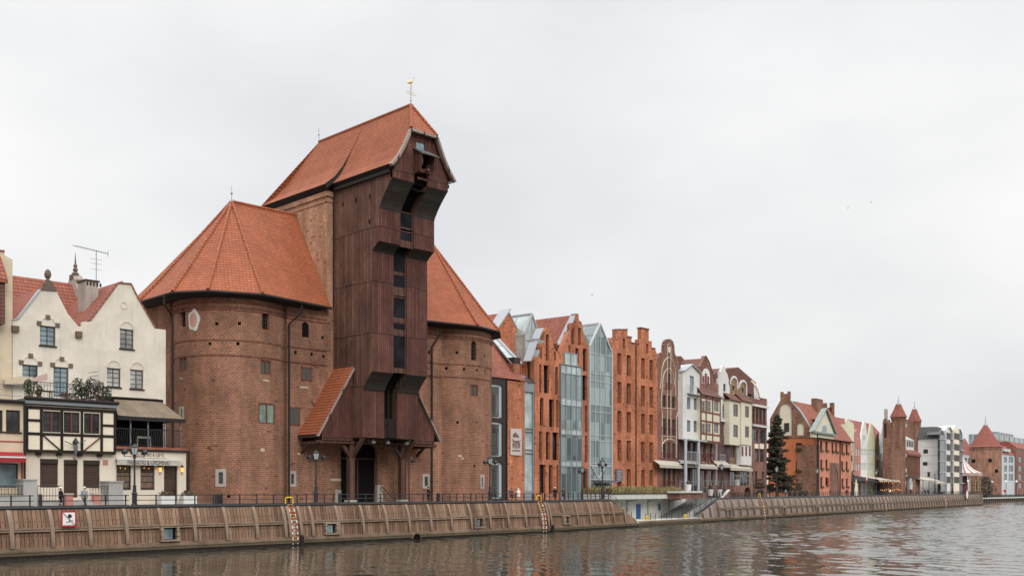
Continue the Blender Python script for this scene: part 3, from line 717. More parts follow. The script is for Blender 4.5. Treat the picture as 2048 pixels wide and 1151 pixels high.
x0,x1=WF.S(604,-YB),WF.S(617,-YB); z0,z1=WF.Z(610,674,-YB),WF.Z(610,643,-YB); r=(x1-x0)/2
m.wall([(x0,z0),(x1,z0)]+[((x0+x1)/2+r*math.cos(a*pi/6),z1-r+r*math.sin(a*pi/6)) for a in range(7)],[],YB-.015,YB+.05)
cp(m,'wall_opening','dark')
m=MB()
for z in (27.3,26.9,23.4,21.6): 
    m.box(70.9,76.7,YB-.09,YB+.05,z,z+.2); m.box(87.5,97.1,YB-.09,YB+.05,z,z+.2)
cp(m,'brick_band','brick_band')
m=MB()
for u,v,w_ in ((608,774,20),(604,950,0),(601,907,14),(823,915,8)):
    x,z=WF.P(u,v,-YB)
    if w_: m.box(x-w_*.03,x+w_*.03,YB-.02,YB+.05,z-.12,z+.12)
cp(m,'plaster_patch','plaster_old')
# weather vane with the gilded bird
t=Thing('weather_vane','gilded crane bird weather vane on the roof tip of the timber crane','weather vane',WF,XC,99.6,53.1)
t.part(MB().tube([(XC,99.6,53.0),(XC,99.6,57.6)],.05,6).lathe([(.03,0),(.18,.15),(.03,.3)],(XC,99.6,53.8),8),'rod','metal_black')
m=MB(); m.box(XC-1.1,XC+.9,99.57,99.62,55.25,55.62); 
m2=MB(); m2.tube([(XC-1.1,99.6,55.65),(XC+.9,99.6,55.65)],.04,5); m2.tube([(XC-1.1,99.6,55.2),(XC+1.0,99.6,55.2),(XC+1.45,99.6,55.45),(XC+1.25,99.6,55.3)],.04,5)
for i in range(7): m2.tube([(XC-1.1+i*.33,99.6,55.2),(XC-1.0+i*.33,99.6,55.65)],.035,5)
t.part(m2,'scroll_banner','gold')
# bird: body, neck, head, legs as one surface of loops
m=MB()
for dx,rr in ((0,1),): pass
body=[(-.95,57.15,.05),(-.7,57.3,.2),(-.35,57.5,.3),(0,57.62,.33),(.25,57.75,.24),(.42,57.95,.13),(.5,58.2,.09),(.5,58.45,.075),(.55,58.65,.08),(.68,58.74,.1),(.8,58.7,.06),(1.02,58.62,.015)]
prev=None
i0=len(m.v)
for k,(x,z,r) in enumerate(body):
    nx,nz=(body[min(k+1,11)][0]-body[max(k-1,0)][0],body[min(k+1,11)][1]-body[max(k-1,0)][1]); L=math.hypot(nx,nz); px_,pz_=-nz/L,nx/L
    for j in range(8):
        a=2*pi*j/8; m.v.append(Vector((XC+x+px_*r*math.cos(a),99.6+.55*r*math.sin(a),z+pz_*r*math.cos(a))))
    if k:
        for j in range(8): m.f.append((i0+(k-1)*8+j,i0+(k-1)*8+(j+1)%8,i0+k*8+(j+1)%8,i0+k*8+j))
m.tube([(XC-.05,99.6,57.5),(XC-.02,99.6,56.7),(XC,99.6,56.0)],.045,5); m.tube([(XC+.1,99.55,57.5),(XC+.12,99.55,56.7),(XC+.02,99.6,56.0)],.04,5)
t.part(m,'bird','gold',smooth=True); t.o.scale=(.64,.64,.62)

# ================= ROUND TOWERS
def rotower(cx,cy,R_,eave,apex,ridge_end,name,label,wins,holes_px,bands,extra,flip=1,a0=None,a1=None):
    t=Thing(name,label,'tower',WF,cx,cy,GZ)
    def hit(u,v):
        dx,dy=D(u); a=dx*dx+dy*dy; b=-2*(dx*cx+dy*cy); c=cx*cx+cy*cy-R_*R_
        d=(-b-math.sqrt(max(0,b*b-4*a*c)))/2/a; x,y=dx*d,dy*d
        return math.atan2(y-cy,x-cx)%(2*pi), HC+(V0-v)*d/FPX
    hs=[]
    for wn in wins:
        u0,v0,u1,v1=wn[0]; A0,_=hit(u0,v0); A1,_=hit(u1,v1); _,zt_=hit((u0+u1)/2,v0); _,zb_=hit((u0+u1)/2,v1); hs.append([A0,A1,zb_,zt_,wn[1]])
    for u,v in holes_px:
        a_,z_=hit(u,v); hs.append([a_-.18/R_,a_+.18/R_,z_-.19,z_+.19,'h'])
    TZ=28.75
    N_=96; al=[a0+(a1-a0)*i/N_ for i in range(N_+1)]; zl=[GZ,TZ]
    for h in hs: al+= [h[0],h[1]]; zl+=[h[2],h[3]]
    al=sorted(al); al=[x for i,x in enumerate(al) if i==0 or x-al[i-1]>1e-5]; zl=sorted(set(round(z,4) for z in zl))
    m=MB(); pt=lambda a_,z_,r=R_:(cx+r*math.cos(a_),cy+r*math.sin(a_),z_)
    for a,b in zip(al,al[1:]):
        for c,d in zip(zl,zl[1:]):
            am,zm=(a+b)/2,(c+d)/2
            if any(h[0]<am<h[1] and h[2]<zm<h[3] for h in hs): continue
            m.face([pt(a,c),pt(b,c),pt(b,d),pt(a,d)],[(a*R_,c),(b*R_,c),(b*R_,d),(a*R_,d)])
    for h in hs:
        r2=R_-.45
        for a in (h[0],h[1]): m.face([pt(a,h[2]),pt(a,h[2],r2),pt(a,h[3],r2),pt(a,h[3])],[(0,h[2]),(.45,h[2]),(.45,h[3]),(0,h[3])])
        for z in (h[2],h[3]): m.face([pt(h[0],z),pt(h[1],z),pt(h[1],z,r2),pt(h[0],z,r2)],[(0,0),(1,0),(1,.45),(0,.45)])
    t.part(m,'wall','brick_tower',recalc=False)
    md=MB()
    for h in hs:
        am=(h[0]+h[1])/2; w2=(h[1]-h[0])/2*R_; z0,z1=h[2],h[3]; kd=h[4]
        X=Vector((-math.sin(am),math.cos(am),0)); Y=Vector((math.cos(am),math.sin(am),0)); o=Vector((cx,cy,0))
        def bx(m,x0,x1,r0,r1,z0,z1):
            i=len(m.v)
            for (x,r,z) in ((x0,r0,z0),(x1,r0,z0),(x1,r1,z0),(x0,r1,z0),(x0,r0,z1),(x1,r0,z1),(x1,r1,z1),(x0,r1,z1)): m.v.append(o+X*x+Y*r+Vector((0,0,z)))
            m.f+=[tuple(i+k for k in q) for q in ((0,3,2,1),(4,5,6,7),(0,1,5,4),(1,2,6,5),(2,3,7,6),(3,0,4,7))]
        if kd=='h': bx(md,-w2-.05,w2+.05,R_-.6,R_-.4,z0-.1,z1+.1); continue
        if kd=='arch' or kd=='niche':
            bx(md,-w2-.1,w2+.1,R_-.6,R_-.42,z0-.1,z1+.1)
            ma=MB()
            for k in range(5): # corner fillers form the round head
                f=w2*(1-math.sqrt(max(0,1-((k+.5)/5)**2))); zz=z1-w2+w2*k/5
                if f>.02: bx(ma,-w2,-w2+f,R_-.4,R_-.02,zz,zz+w2/5+.001); bx(ma,w2-f,w2,R_-.4,R_-.02,zz,zz+w2/5+.001)
            t.part(ma,'arch_head','brick_tower'); 
            mw=MB(); 
            for k in range(1,3): bx(mw,-w2+2*w2*k/3-.04,-w2+2*w2*k/3+.04,R_-.36,R_-.3,z0,z1)
            for k in range(1,5): bx(mw,-w2,w2,R_-.35,R_-.31,z0+(z1-z0)*k/5-.04,z0+(z1-z0)*k/5+.04)
            t.part(mw,'window_bars','frame_dark'); continue
        fm,gm={'lat':('frame_red','glass_lattice'),'green':('frame_red','glass_green'),'slit':('stone','glass_dark')}[kd]
        b=.14 if kd!='slit' else .36; rr=R_-.22 if kd!='slit' else R_-.12
        mw=MB(); bx(mw,-w2,-w2+b,rr,rr+.16,z0,z1); bx(mw,w2-b,w2,rr,rr+.16,z0,z1); bx(mw,-w2+b,w2-b,rr,rr+.16,z0,z0+b); bx(mw,-w2+b,w2-b,rr,rr+.16,z1-b,z1)
        if kd!='slit': bx(mw,-.08,.08,rr+.01,rr+.17,z0+b,z1-b)
        w=t.part(mw,'window' if kd!='slit' else 'slit_window',fm); mp=MB(); bx(mp,-w2+.02,w2-.02,rr+.03,rr+.05,z0+.02,z1-.02); t.part(mp,'pane',gm,w)
    t.part(md,'wall_opening','dark')
    mb=MB()
    for z,h_,pj in bands:
        for k in range(N_):
            a=a0+(a1-a0)*k/N_; b=a0+(a1-a0)*(k+1)/N_; r=R_+pj
            mb.face([pt(a,z,r),pt(b,z,r),pt(b,z+h_,r),pt(a,z+h_,r)]); mb.face([pt(a,z,R_-.02),pt(b,z,R_-.02),pt(b,z,r),pt(a,z,r)]); mb.face([pt(a,z+h_,r),pt(b,z+h_,r),pt(b,z+h_,R_-.02),pt(a,z+h_,R_-.02)])
    t.part(mb,'brick_band','brick_band',recalc=False)
    # rear body
    yb=cy+2.6
    m=MB(); m.box(extra[0],extra[1],yb,124.2,GZ,28.7); t.part(m,'rear_wall','brick_tower')
    # roof: rings from apex through a knee to the eave polygon
    ax,ay,az=apex; EZ=28.8; K=.82; kz=EZ+(az-EZ)*(1-K)*.93
    pts=[Vector((x,y,EZ)) for x,y in eave]; ap=Vector((ax,ay,az)); re=Vector((ridge_end,ay,az))
    tops=[]; ed=[]
    mr=MB(); 
    def quadstrip(a,b,ta,tb):
        ka=ta.lerp(a,K); kb=tb.lerp(b,K); ka.z=kb.z=kz
        e=(b-a); e.z=0; L=e.length; e.normalize()
        up=(a-ta); nslope=math.hypot(*( (up-e*up.dot(e)).xy ))
        sl1=math.hypot(nslope*K,az-kz); sl2=math.hypot(nslope*(1-K),kz-EZ)
        U=lambda p:(p-a).dot(e)
        if (ta-tb).length<.01: mr.face([ta,ka,kb],[(U(ta),sl1),(U(ka),0),(U(kb),0)])
        else: mr.face([ta,ka,kb,tb],[(U(ta),sl1),(U(ka),0),(U(kb),0),(U(tb),sl1)])
        mr.face([ka,a,b,kb],[(U(ka),0),(U(a),-sl2),(U(b),-sl2),(U(kb),0)])
    n=len(pts)
    for i in range(n-1):
        ta=ap if i<n-1 and i!=n-1 else re; tb=ap if i+1<n-1 else re
        if i+1==n-1: quadstrip(pts[i],pts[i+1],ap,re)
        else: quadstrip(pts[i],pts[i+1],ap,ap)
    # rear slope
    bl=Vector((pts[0].x,124.9,EZ)); br=Vector((pts[-1].x,124.9,EZ)); quadstrip(bl,pts[0],ap,ap); quadstrip(br,bl,re,ap)
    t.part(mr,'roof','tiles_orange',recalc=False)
    mh=MB(); mc=MB()
    for p in pts[:-1]:
        k=ap.lerp(p,K); k.z=kz
        mh.tube([ap+Vector((0,0,.08)),k+Vector((0,0,.08)),p+Vector((0,0,.08))],.2,6)
        for j in range(1,13):
            q=ap.lerp(k,j/13); mc.box(q.x-.15,q.x+.15,q.y-.06,q.y+.06,q.z+.17,q.z+.26)
    mh.tube([ap+Vector((0,0,.08)),re+Vector((0,0,.08))],.18,6); t.part(mh,'hip_tiles','tiles_orange'); t.part(mc,'hip_clips','metal_light')
    mg=MB(); off=[p+Vector((0,0,-.12)) for p in [bl]+pts]; mg.tube(off,.16,8); 
    cen=Vector((cx,cy,EZ))
    for a,b in zip(off,off[1:]):
        ia=a.lerp(cen,.13)+Vector((0,0,-.35)); ib=b.lerp(cen,.13)+Vector((0,0,-.35)); mg.face([a,b,ib,ia])
        mg.face([ia,ib,ib.lerp(cen,.3),ia.lerp(cen,.3)])
    t.part(mg,'gutter','gutter',recalc=False)
    # snow guards
    ms=MB()
    for a,b in zip(pts[2:],pts[3:]):
        for j in range(1,5):
            q=a.lerp(b,j/5); c=cen.copy(); q=q.lerp(c,.09); q.z=EZ+.55; ms.box(q.x-.25,q.x+.25,q.y-.05,q.y+.05,q.z+.1,q.z+.22); ms.box(q.x-.04,q.x+.04,q.y-.04,q.y+.04,q.z-.2,q.z+.2)
    if ms.f: t.part(ms,'snow_guard','zinc')
    t.part(MB().tube([(ax,ay,az),(ax,ay,az+2.0)],.05,6,.02).lathe([(.02,0),(.17,.14),(.02,.3)],(ax,ay,az+.9),8).lathe([(.35,0),(.1,.25)],(ax,ay,az),8),'finial','lead_green')
    return t,hit
eL=[(57.9,121.6),(57.7,112.9),(60.1,109.1),(65.7,106.6),(76.7,108.55)]
tL,hL=rotower(66.5,115.2,6.8,eL,(67.4,116.5,41.7),76.7,'brick_tower','left round brick tower with plaster shield and red hipped roof beside the timber crane',
 [((359.6,617,371,653),'niche'),((524,624,538.5,658),'arch'),((358,714,374,742),'lat'),((521,719.5,542,748.5),'lat'),((516.8,805.6,549,846.5),'green'),((431,937,452.5,972.5),'slit'),((358,812,368,843),'slit')],
 [(433,647),(479,646.5),(419.5,687),(476,686.6),(568,661),(567,699.5),(457.5,991)],
 [(27.75,.22,.10),(27.2,.22,.14),(26.9,.18,.07),(23.35,.2,.05),(21.6,.2,.05)],(59.9,76.7),a0=R(130),a1=R(330))
eR=[(110.3,121.0),(109.0,111.5),(105.2,107.8),(99.6,106.3),(87.5,108.4)]
tR,hR=rotower(100.6,114.4,6.8,eR,(100.2,116.5,41.7),87.5,'brick_tower','right round brick tower between the timber crane and the modern brick museum',
 [((942,682,953,720),'arch'),((940.5,768.5,956,792),'lat'),((960,948.5,968.5,977),'slit')],
 [(914,704.6),(969.6,711),(892.6,736),(928,737.6),(954,740),(970,742.5),(915,844),(949,931)],
 [(27.75,.22,.10),(27.2,.22,.14),(26.9,.18,.07),(23.35,.2,.05),(21.6,.2,.05)],(87.5,107.2),a0=R(190),a1=R(400))
# plaster shield, patches and downpipes
def onwall(cx,cy,R_,a,r,z): return (cx+(R_+r)*math.cos(a),cy+(R_+r)*math.sin(a),z)
a_,z_=hL(388,640); m=MB(); m2=MB()
for k in range(24):
    an=2*pi*k/24; r=1+.09*math.sin(5*an+1)
    q0=(a_+.80*r*math.cos(an)/6.8,z_+1.25*r*math.sin(an)); an2=2*pi*(k+1)/24; r2=1+.09*math.sin(5*an2+1); q1=(a_+.80*r2*math.cos(an2)/6.8,z_+1.25*r2*math.sin(an2))
    i0=(a_+.5*math.cos(an)/6.8,z_+.85*math.sin(an)); i1=(a_+.5*math.cos(an2)/6.8,z_+.85*math.sin(an2))
    W_=lambda q,r:onwall(66.5,115.2,6.8,q[0],r,q[1])
    m.face([W_(q0,.0),W_(q1,.0),W_(q1,.08),W_(q0,.08)]); m.face([W_(q0,.08),W_(q1,.08),W_(i1,.12),W_(i0,.12)]); m2.face([W_(i0,.09),W_(i1,.09),W_((a_,z_),.12)])
sh=tL.part(m,'shield_border','concrete_pale'); tL.part(m2,'shield_field','shield_pink',sh)
plaster('x','x') if False else None
def patches(t,hit,c,lst):
    m=MB()
    for u,v,w,h in lst:
        a,z=hit(u,v); n=9
        for k in range(n):
            an=2*pi*k/n; an2=2*pi*(k+1)/n; r=w/2*(.75+.4*random.random()); 
            p=[onwall(c[0],c[1],6.8,a,.02,z),onwall(c[0],c[1],6.8,a+w/2*math.cos(an)/6.8,.02,z+h/2*math.sin(an)),onwall(c[0],c[1],6.8,a+w/2*math.cos(an2)/6.8,.02,z+h/2*math.sin(an2))]
            m.face(p)
    t.part(m,'plaster_patch','plaster_old')
patches(tL,hL,(66.5,115.2),[(532,760,1.1,.25),(525,899,.7,.45),(362,756,.8,.15)])
patches(tR,hR,(100.6,114.4),[(920,911,.7,.35),(925,916,.5,.3)])
def pipe(t,pts,r=.13): t.part(MB().tube(pts,r,8),'downpipe','gutter')
pipe(tL,[(71.9,107.9,28.5),(71.9,107.9,27.5),(71.0,109.25,26.2),(71.0,109.25,GZ)])
px_,pd=WF.hit(328,0)[0],0
aq,_=hL(347,700)
def ray_at(u,y): t_=(u-CX)/FPX; return y*(1+t_)/(1-t_)
pipe(tL,[(ray_at(328,113.5),113.5,28.4),(ray_at(328,113.5),113.5,27.4),(ray_at(345,114.6),114.6,26.3),(ray_at(346,114.6),114.6,GZ)])
pipe(tR,[(ray_at(880,108.2),108.2,28.4),(ray_at(880,108.2),108.2,27.3),(ray_at(864,109.2),109.2,25.6),(ray_at(864,109.2),109.2,GZ)])
# ================= houses
def house(fr,name,label,cat,out,mat,wins=(),n=0,thick=.5,depth=12,roof=None,rmat='tiles_red',group=None,rise=0,body=True,bodymat=None,base=GZ,coping=None,cmat='zinc',eave=None):
    """out: gable outline in photo px from left ground-level edge over the top to the right edge"""
    q=[fr.P(u,v,n) for u,v in out]; sl,sr=q[0][0],q[-1][0]
    pts=[(sl,base)]+q+[(sr,base)]; pts=pts[::-1]
    t=Thing(name,label,cat,fr,(sl+sr)/2,-n,base,group)
    holes=[]
    for wd_ in wins:
        px,kw=wd_[0],(dict(wd_[1]) if len(wd_)>1 else {})
        rv=kw.pop('rev',.22); holes.append(windowpart(t,fr,px,n,y=rv,**kw))
    m=MB(); m.wall(pts,holes,-n,-n+thick,rev=.45 if thick>.5 else thick-.02); t.part(m,'wall',mat)
    if body:
        ze=min(q[0][1],q[-1][1]) if eave is None else fr.Z(out[0][0],eave,n)
        t.part(MB().box(sl+.03,sr-.03,-n+thick-.02,-n+depth,base,ze-.02),'body',bodymat or mat)
    if roof:
        r=[fr.P(u,v,n) for u,v in roof]; m=MB(); m.wall(r[::-1] if r[0][0]<r[-1][0] else r,[],-n+thick+.01,-n+depth+.3); t.part(m,'roof',rmat)
    if coping:
        m=MB()
        for a,b in zip(coping,coping[1:]):
            a=fr.P(*a,n); b=fr.P(*b,n); m.bar((a[0],-n+thick/2-.02,a[1]+.04),(b[0],-n+thick/2-.02,b[1]+.04),thick+.14,.14,up=(0,1,0)) if False else m.bar((a[0],-n+thick/2-.02,a[1]+.04),(b[0],-n+thick/2-.02,b[1]+.04),.14,thick+.16,up=(0,1,0))
        t.part(m,'coping',cmat)
    return t
def boxpx(m,fr,u0,v0,u1,v1,n0,n1,nn=None):
    """box whose front plane n1 (nearer) is read from px; spans depth n0..n1"""
    nn=n1 if nn is None else nn
    a,b=fr.S(u0,nn),fr.S(u1,nn); um=(u0+u1)/2; m.box(a,b,-n1,-n0,fr.Z(um,v1,nn),fr.Z(um,v0,nn)); return m
FL=Frame(0,108,0)
w4=dict(cols=2,rows=4,gm='glass_blue'); wc=dict(cols=2,rows=4,gm='glass_curtain')
# cream gable houses
hA=house(FL,'gable_house','left cream plaster gable house with brown stone ornament and ball on its peak','house',
 [(24,641),(36.5,638.5),(82,580),(112,581),(135.5,627),(156,651.5),(165.2,653)],'plaster_cream',
 [((80,651.5,111,690.6),dict(w4,sill=1)),((45,729,75.6,768),w4),((107,733.6,137,793),dict(cols=2,rows=6,gm='glass_blue'))],depth=13,
 roof=[(24,646),(30,646),(97,570),(160,656),(165,656)],coping=[(24,640),(36.5,637.5),(81,579)],eave=648)
m=MB()
for u0,v0,u1,v1 in ((84,555+0,110,581),): pass
o=[FL.P(u,v) for u,v in ((81,580),(84,573),(90,571),(90,566),(93,562),(103,562),(106,567),(107,572),(112,574),(113,582))]
m.wall(o[::-1],[],-.1,.6); x,z=FL.P(97.5,561); m.lathe([(.22,-.1),(.26,.05),(.14,.2),(.3,.42),(.34,.7),(.26,1.0),(.08,1.2)],(x,.25,z),12); hA.part(m,'ornament','stone_brown')
m=MB()
def lun(m,fr,u0,u1,v,h,n=0,w=.1):
    a,b=fr.S(u0,n),fr.S(u1,n); z=fr.Z((u0+u1)/2,v,n); r=(b-a)/2; k=[(a+r-r*math.cos(i*pi/8),z+h*math.sin(i*pi/8)) for i in range(9)]
    for p,q in zip(k,k[1:]): m.bar((p[0],-n-.02,p[1]),(q[0],-n-.02,q[1]),.12,w,up=(0,1,0))
for u0,u1,v in ((80,111,650),(45,76,728),(107,137,732)): lun(m,FL,u0,u1,v,.85)
hA.part(m,'arch_moulding','plaster_cream')
m=MB()
for u,v in ((95.5,634),(78,646),(114.5,650),(61,711),(42,724),(79.5,727),(123.5,717.5),(105,729),(141,731)):
    x,z=FL.P(u,v); m.box(x-.22,x+.22,-.1,.1,z-.22,z+.22)
for u0,v0,u1,v1 in ((25,651,39,662),(153,662,165,674)): boxpx(m,FL,u0,v0,u1,v1,-.1,.35)
hA.part(m,'keystone','stone_brown')
hB=house(FL,'gable_house','right cream plaster gable house with flat topped peak and blind round niche','house',
 [(165.3,643),(180,642.5),(236,567),(262,569),(276,598),(310,656.7),(331.5,659)],'plaster_cream',
 [((240,658,267,697),dict(wc,sill=1)),((214,735.7,241,773),dict(wc,sill=1)),((260.6,739,286.6,777),dict(wc,sill=1))],depth=13,
 roof=[(165,648),(172,648),(249,560),(322,665),(331,665)],coping=[(180,641.5),(236,566),(262,568),(276,597),(310,655)],cmat='tiles_red',eave=650)
m=MB()
for u0,u1,v in ((240,267,657),(214,241,734.5),(260.5,287,738)): lun(m,FL,u0,u1,v,.75)
x,z=FL.P(247.6,610)
for i in range(16): m.bar((x+.36*math.cos(i*pi/8),-.02,z+.36*math.sin(i*pi/8)),(x+.36*math.cos((i+1)*pi/8),-.02,z+.36*math.sin((i+1)*pi/8)),.1,.08,up=(0,1,0))
hB.part(m,'arch_moulding','plaster_cream')
# roof windows & chimney
m=MB(); a=FL.S(190,-4); ch=Thing('chimney','grey rendered chimney between the two cream gable houses','chimney',FL,a,4.2,20)
za=FL.Z(183,603,-4.2)-2; zb=FL.Z(183,562,-4.2); x0,x1=FL.S(171,-4.2),FL.S(197,-4.2)
ch.part(MB().box(x0,x1,4.2,6.2,za,zb),'stack','stone'); m=MB().box(x0-.12,x1+.12,4.08,6.32,zb,zb+.14)
for i in range(5): m.box(x0+.1+i*.36,x0+.3+i*.36,4.19,4.25,zb-.5,zb-.1)
ch.part(m,'chimney_cap','frame_dark')
an=Thing('antenna','long thin television antenna on a mast above the cream houses','antenna',FL,FL.S(193,-5),5,zb)
x=FL.S(192.5,-5); zt2=FL.Z(192.5,500,-5); m=MB().tube([(x,5,zb-.4),(x,5,zt2)],.045,6)
xl,zl_=FL.P(145,490,-5); xr,zr_=FL.P(216,507,-5); m2=MB().tube([(xl,5,zl_),(xr,5,zr_)],.04,5)
for k in range(14):
    f=.12+k*.065; px_=xl+(xr-xl)*f; pz=zl_+(zr_-zl_)*f; m2.tube([(px_,5-.42+.01*k,pz),(px_,5+.42-.01*k,pz)],.02,4)
m2.tube([(xr,5,zr_-.35),(xr,5,zr_+.35)],.03,4)
for dz in (1.0,1.5,2.1): m2.tube([(x-.6,5,zt2-dz),(x+.6,5,zt2-dz)],.02,4)
an.part(m,'mast','metal_grey'); an.part(m2,'boom','metal_grey')
# house behind with wide red roof and carved gable end
FLb=Frame(0,121,0)
t=Thing('gable_house','wide red roofed house behind the cream gables with a carved stone gable end and spike','house',FLb,FLb.S(90,0),0,GZ)
z_r=FLb.Z(80,558); x0,x1=FLb.S(-60),FLb.S(143); t.part(MB().box(x0,x1,-5.4,10,GZ,z_r-8.5),'wall','plaster_cream')
m=MB(); m.face([(x0,0,z_r),(x1,0,z_r),(x1,-6,z_r-9),(x0,-6,z_r-9)],[(x0,0),(x1,0),(x1,-10.8),(x0,-10.8)]); m.face([(x0,0,z_r),(x1,0,z_r),(x1,10,z_r-9),(x0,10,z_r-9)]); t.part(m,'roof','tiles_red',recalc=False)
m=MB(); m.wall([(x,z) for x,z in ((-6.3,z_r-9),(6.5,z_r-9),(.6,z_r+.8),(-.6,z_r+.8))],[],0,.8)
for i,v in enumerate(m.v): m.v[i]=Vector((x1+v.y,v.x,v.z))
for i in range(4): m.lathe([(.3,0),(.55,.3),(.3,.8)],(x1+.5,-.9-i*.75,z_r+.0-i*1.15),8)
t.part(m,'carved_gable','stone')
m=MB(); m.box(x1-.1,x1+.8,-.5,.4,z_r+.5,z_r+1.0); m.lathe([(.35,0),(.42,.15),(.2,.4),(.3,.6),(.16,.9),(.24,1.1),(.1,1.3),(.01,2.7)],(x1+.4,-.1,z_r+1.0),10); t.part(m,'spike','stone_brown')
# far left yellow house
FLc=FL
t=house(FL,'gable_house','pale yellow house with brick red hung bay at the left picture edge','house',
 [(-160,640),(-60,520),(-20,520),(-20,500),(9,503),(9,510),(25,519)],'plaster_yellow',[],depth=12,roof=[(-150,640),(-60,520),(20,640)],coping=[(-20,500),(9,502.5)],cmat='tiles_red')
m=MB(); boxpx(m,FL,-60,552,10,644,0,1.2); t.part(m,'hung_bay','tiles_brown')
m=MB(); z0=FL.Z(0,552,1.2); m.face([(FL.S(-62,1.2),-1.5,z0-.2),(FL.S(14,1.2),-1.5,z0-.2),(FL.S(10,1.2),0,z0+2.2),(FL.S(-62,1.2),0,z0+2.2)]); m.box(FL.S(-62,1.2),FL.S(14,1.2),-1.45,-1.2,z0-.6,z0-.22); t.part(m,'bay_roof','tiles_red',recalc=False)
x=FL.S(3,1.3); t.part(MB().tube([(x,-1.0,FL.Z(3,644,1.2)),(x,-.3,FL.Z(3,655,.3)),(x,-.2,GZ+9)],.08,6),'downpipe','gutter')
m=MB(); m.wall([FL.P(u,v,.2) for u,v in ((5,768),(5,759),(35,753),(60,755),(60,768))],[],-.9,-.2); t.part(m,'parapet','plaster_yellow')
# ---------- low front buildings
NF=5.6
t=Thing('shop_house','half timbered bay with cream panels over a ground floor with brown shutters','house',FL,FL.S(140,NF),-NF,GZ)
T=lambda v,u=141: FL.Z(u,v,NF)
xa,xb=FL.S(52,NF),FL.S(231,NF); zb0,zb1=T(906),T(813)
wr=[]
for u0,u1 in ((86,121),(127.5,159.5),(168,199.5)):
    x0,x1=FL.S(u0,NF),FL.S(u1,NF); z0,z1=T(865),T(823.5)
    wr.append(windowpart(t,FL,None,NF,y=.16,cols=2,rows=3,fm='frame_dark',gm='glass_dark',rect=(x0,x1,z0,z1),bw=.12))
    t.part(MB().box((x0+x1)/2-.07,(x0+x1)/2+.07,-NF+.08,-NF+.13,z0+.1,z1-.1),'window_post','frame_red')
m=MB().wall([(xa,zb0),(xb,zb0),(xb,zb1),(xa,zb1)],wr,-NF,-.02,rev=.25); t.part(m,'bay_wall','plaster_panel')
m=MB(); f0,f1=-NF-.06,-NF+.05
def vb(u,v0,v1,w=.26): x=FL.S(u,NF); m.box(x-w/2,x+w/2,f0,f1,T(v1),T(v0))
def hb(u0,u1,v,w=.24): m.box(FL.S(u0,NF),FL.S(u1,NF),f0-.012,f1,T(v)-w/2,T(v)+w/2)
for u in (53.5,82.5,123.5,163.5,203,229.5): vb(u,818,903)
hb(52,231,818,.3); hb(52,231,869,.26); hb(52,231,903,.3); hb(54,82,843); hb(203,230,847)
m.bar((FL.S(86,NF),-NF-.02,T(872)),(FL.S(120,NF),-NF-.02,T(900)),.1,.24,up=(0,1,0)); t.part(m,'timber_frame','timber_black')
m=MB(); m.bar((FL.S(199,NF),-NF-.02,T(873)),(FL.S(167,NF),-NF-.02,T(900)),.1,.22,up=(0,1,0)); t.part(m,'brace','frame_red')
m=MB()
for u in (79,120,161.5,201): x=FL.S(u,NF); m.box(x-.22,x+.22,-NF+.05,-NF+.9,T(911),T(905))
t.part(m,'beam_end','timber_black')
m=MB(); m.box(xa-.2,xb+.1,-NF-.35,-.02,T(811),T(803)); t.part(m,'roof_edge','metal_grey'); m=MB().tube([(xa-.3,-NF-.42,T(801)),(xb+.15,-NF-.42,T(801))],.16,8); t.part(m,'gutter','gutter')
t.part(MB().box(xa-.2,xb,-NF-.3,-.03,T(802.5),T(801)),'terrace_floor','paving')
# ground floor
ng=5.2; xg0,xg1=FL.S(47,ng),FL.S(231,ng); G=lambda v,u=141: FL.Z(u,v,ng)
hs=[]
for u0,v0,u1,v1,nm in ((80,918,116,974,'shutter'),(127.5,919,155,994,'door'),(166.5,919,199.5,975,'shutter')):
    x0,x1=FL.S(u0,ng),FL.S(u1,ng); z0,z1=max(G(v1),GZ+.5),G(v0); hs.append([(x0,z0),(x1,z0),(x1,z1),(x0,z1)])
    s_=t.part(MB().box(x0+.01,x1-.01,-ng+.12,-ng+.16,z0,z1-.4),nm,'wood_shutter'); t.part(MB().box(x0,x1,-ng-.03,-ng+.2,z1-.42,z1+.01),'shutter_box','frame_dark',s_)
t.part(MB().wall([(xg0,GZ),(xg1,GZ),(xg1,zb0-.01),(xg0,zb0-.01)],hs,-ng,-.03,rev=.25),'ground_wall','plaster_shop')
m=MB(); boxpx(m,FL,206,919,216,929,ng-.05,ng+.05); t.part(m,'wall_plaque','plaster_pink')
m=MB(); m.box(xg0,xg1,-ng-1.8,-ng-.01,GZ,GZ+.5); t.part(m,'raised_porch','concrete')
# wrought iron hanging lamp on the bay
lt=Thing('hanging_lantern','wrought iron lantern hanging on the half timbered bay','lantern',FL,FL.S(151,NF+.4),-NF-.4,T(890))
x,z=FL.P(151,890,NF+.4); y=-NF-.45
m=MB().tube([(x-2.4*.45,y,z+.4),(x-.4,y,z+.1),(x,y,z+.15),(x+.5,y,z+.3),(x+1.0,y,z+.55)],.04,5).tube([(x,y,z-1.4),(x,-NF+.1,z-1.2)],.05,5).lathe([(.05,.75),(.3,.35),(.34,.2),(.1,.15)],(x,y,z),6)
lt.part(m,'bracket','metal_black'); m=MB().lathe([(.08,-.95),(.12,-.8),(.2,-.3),(.2,.05),(.1,.15)],(x,y,z),6); lt.part(m,'lamp_glass','frame_grey')
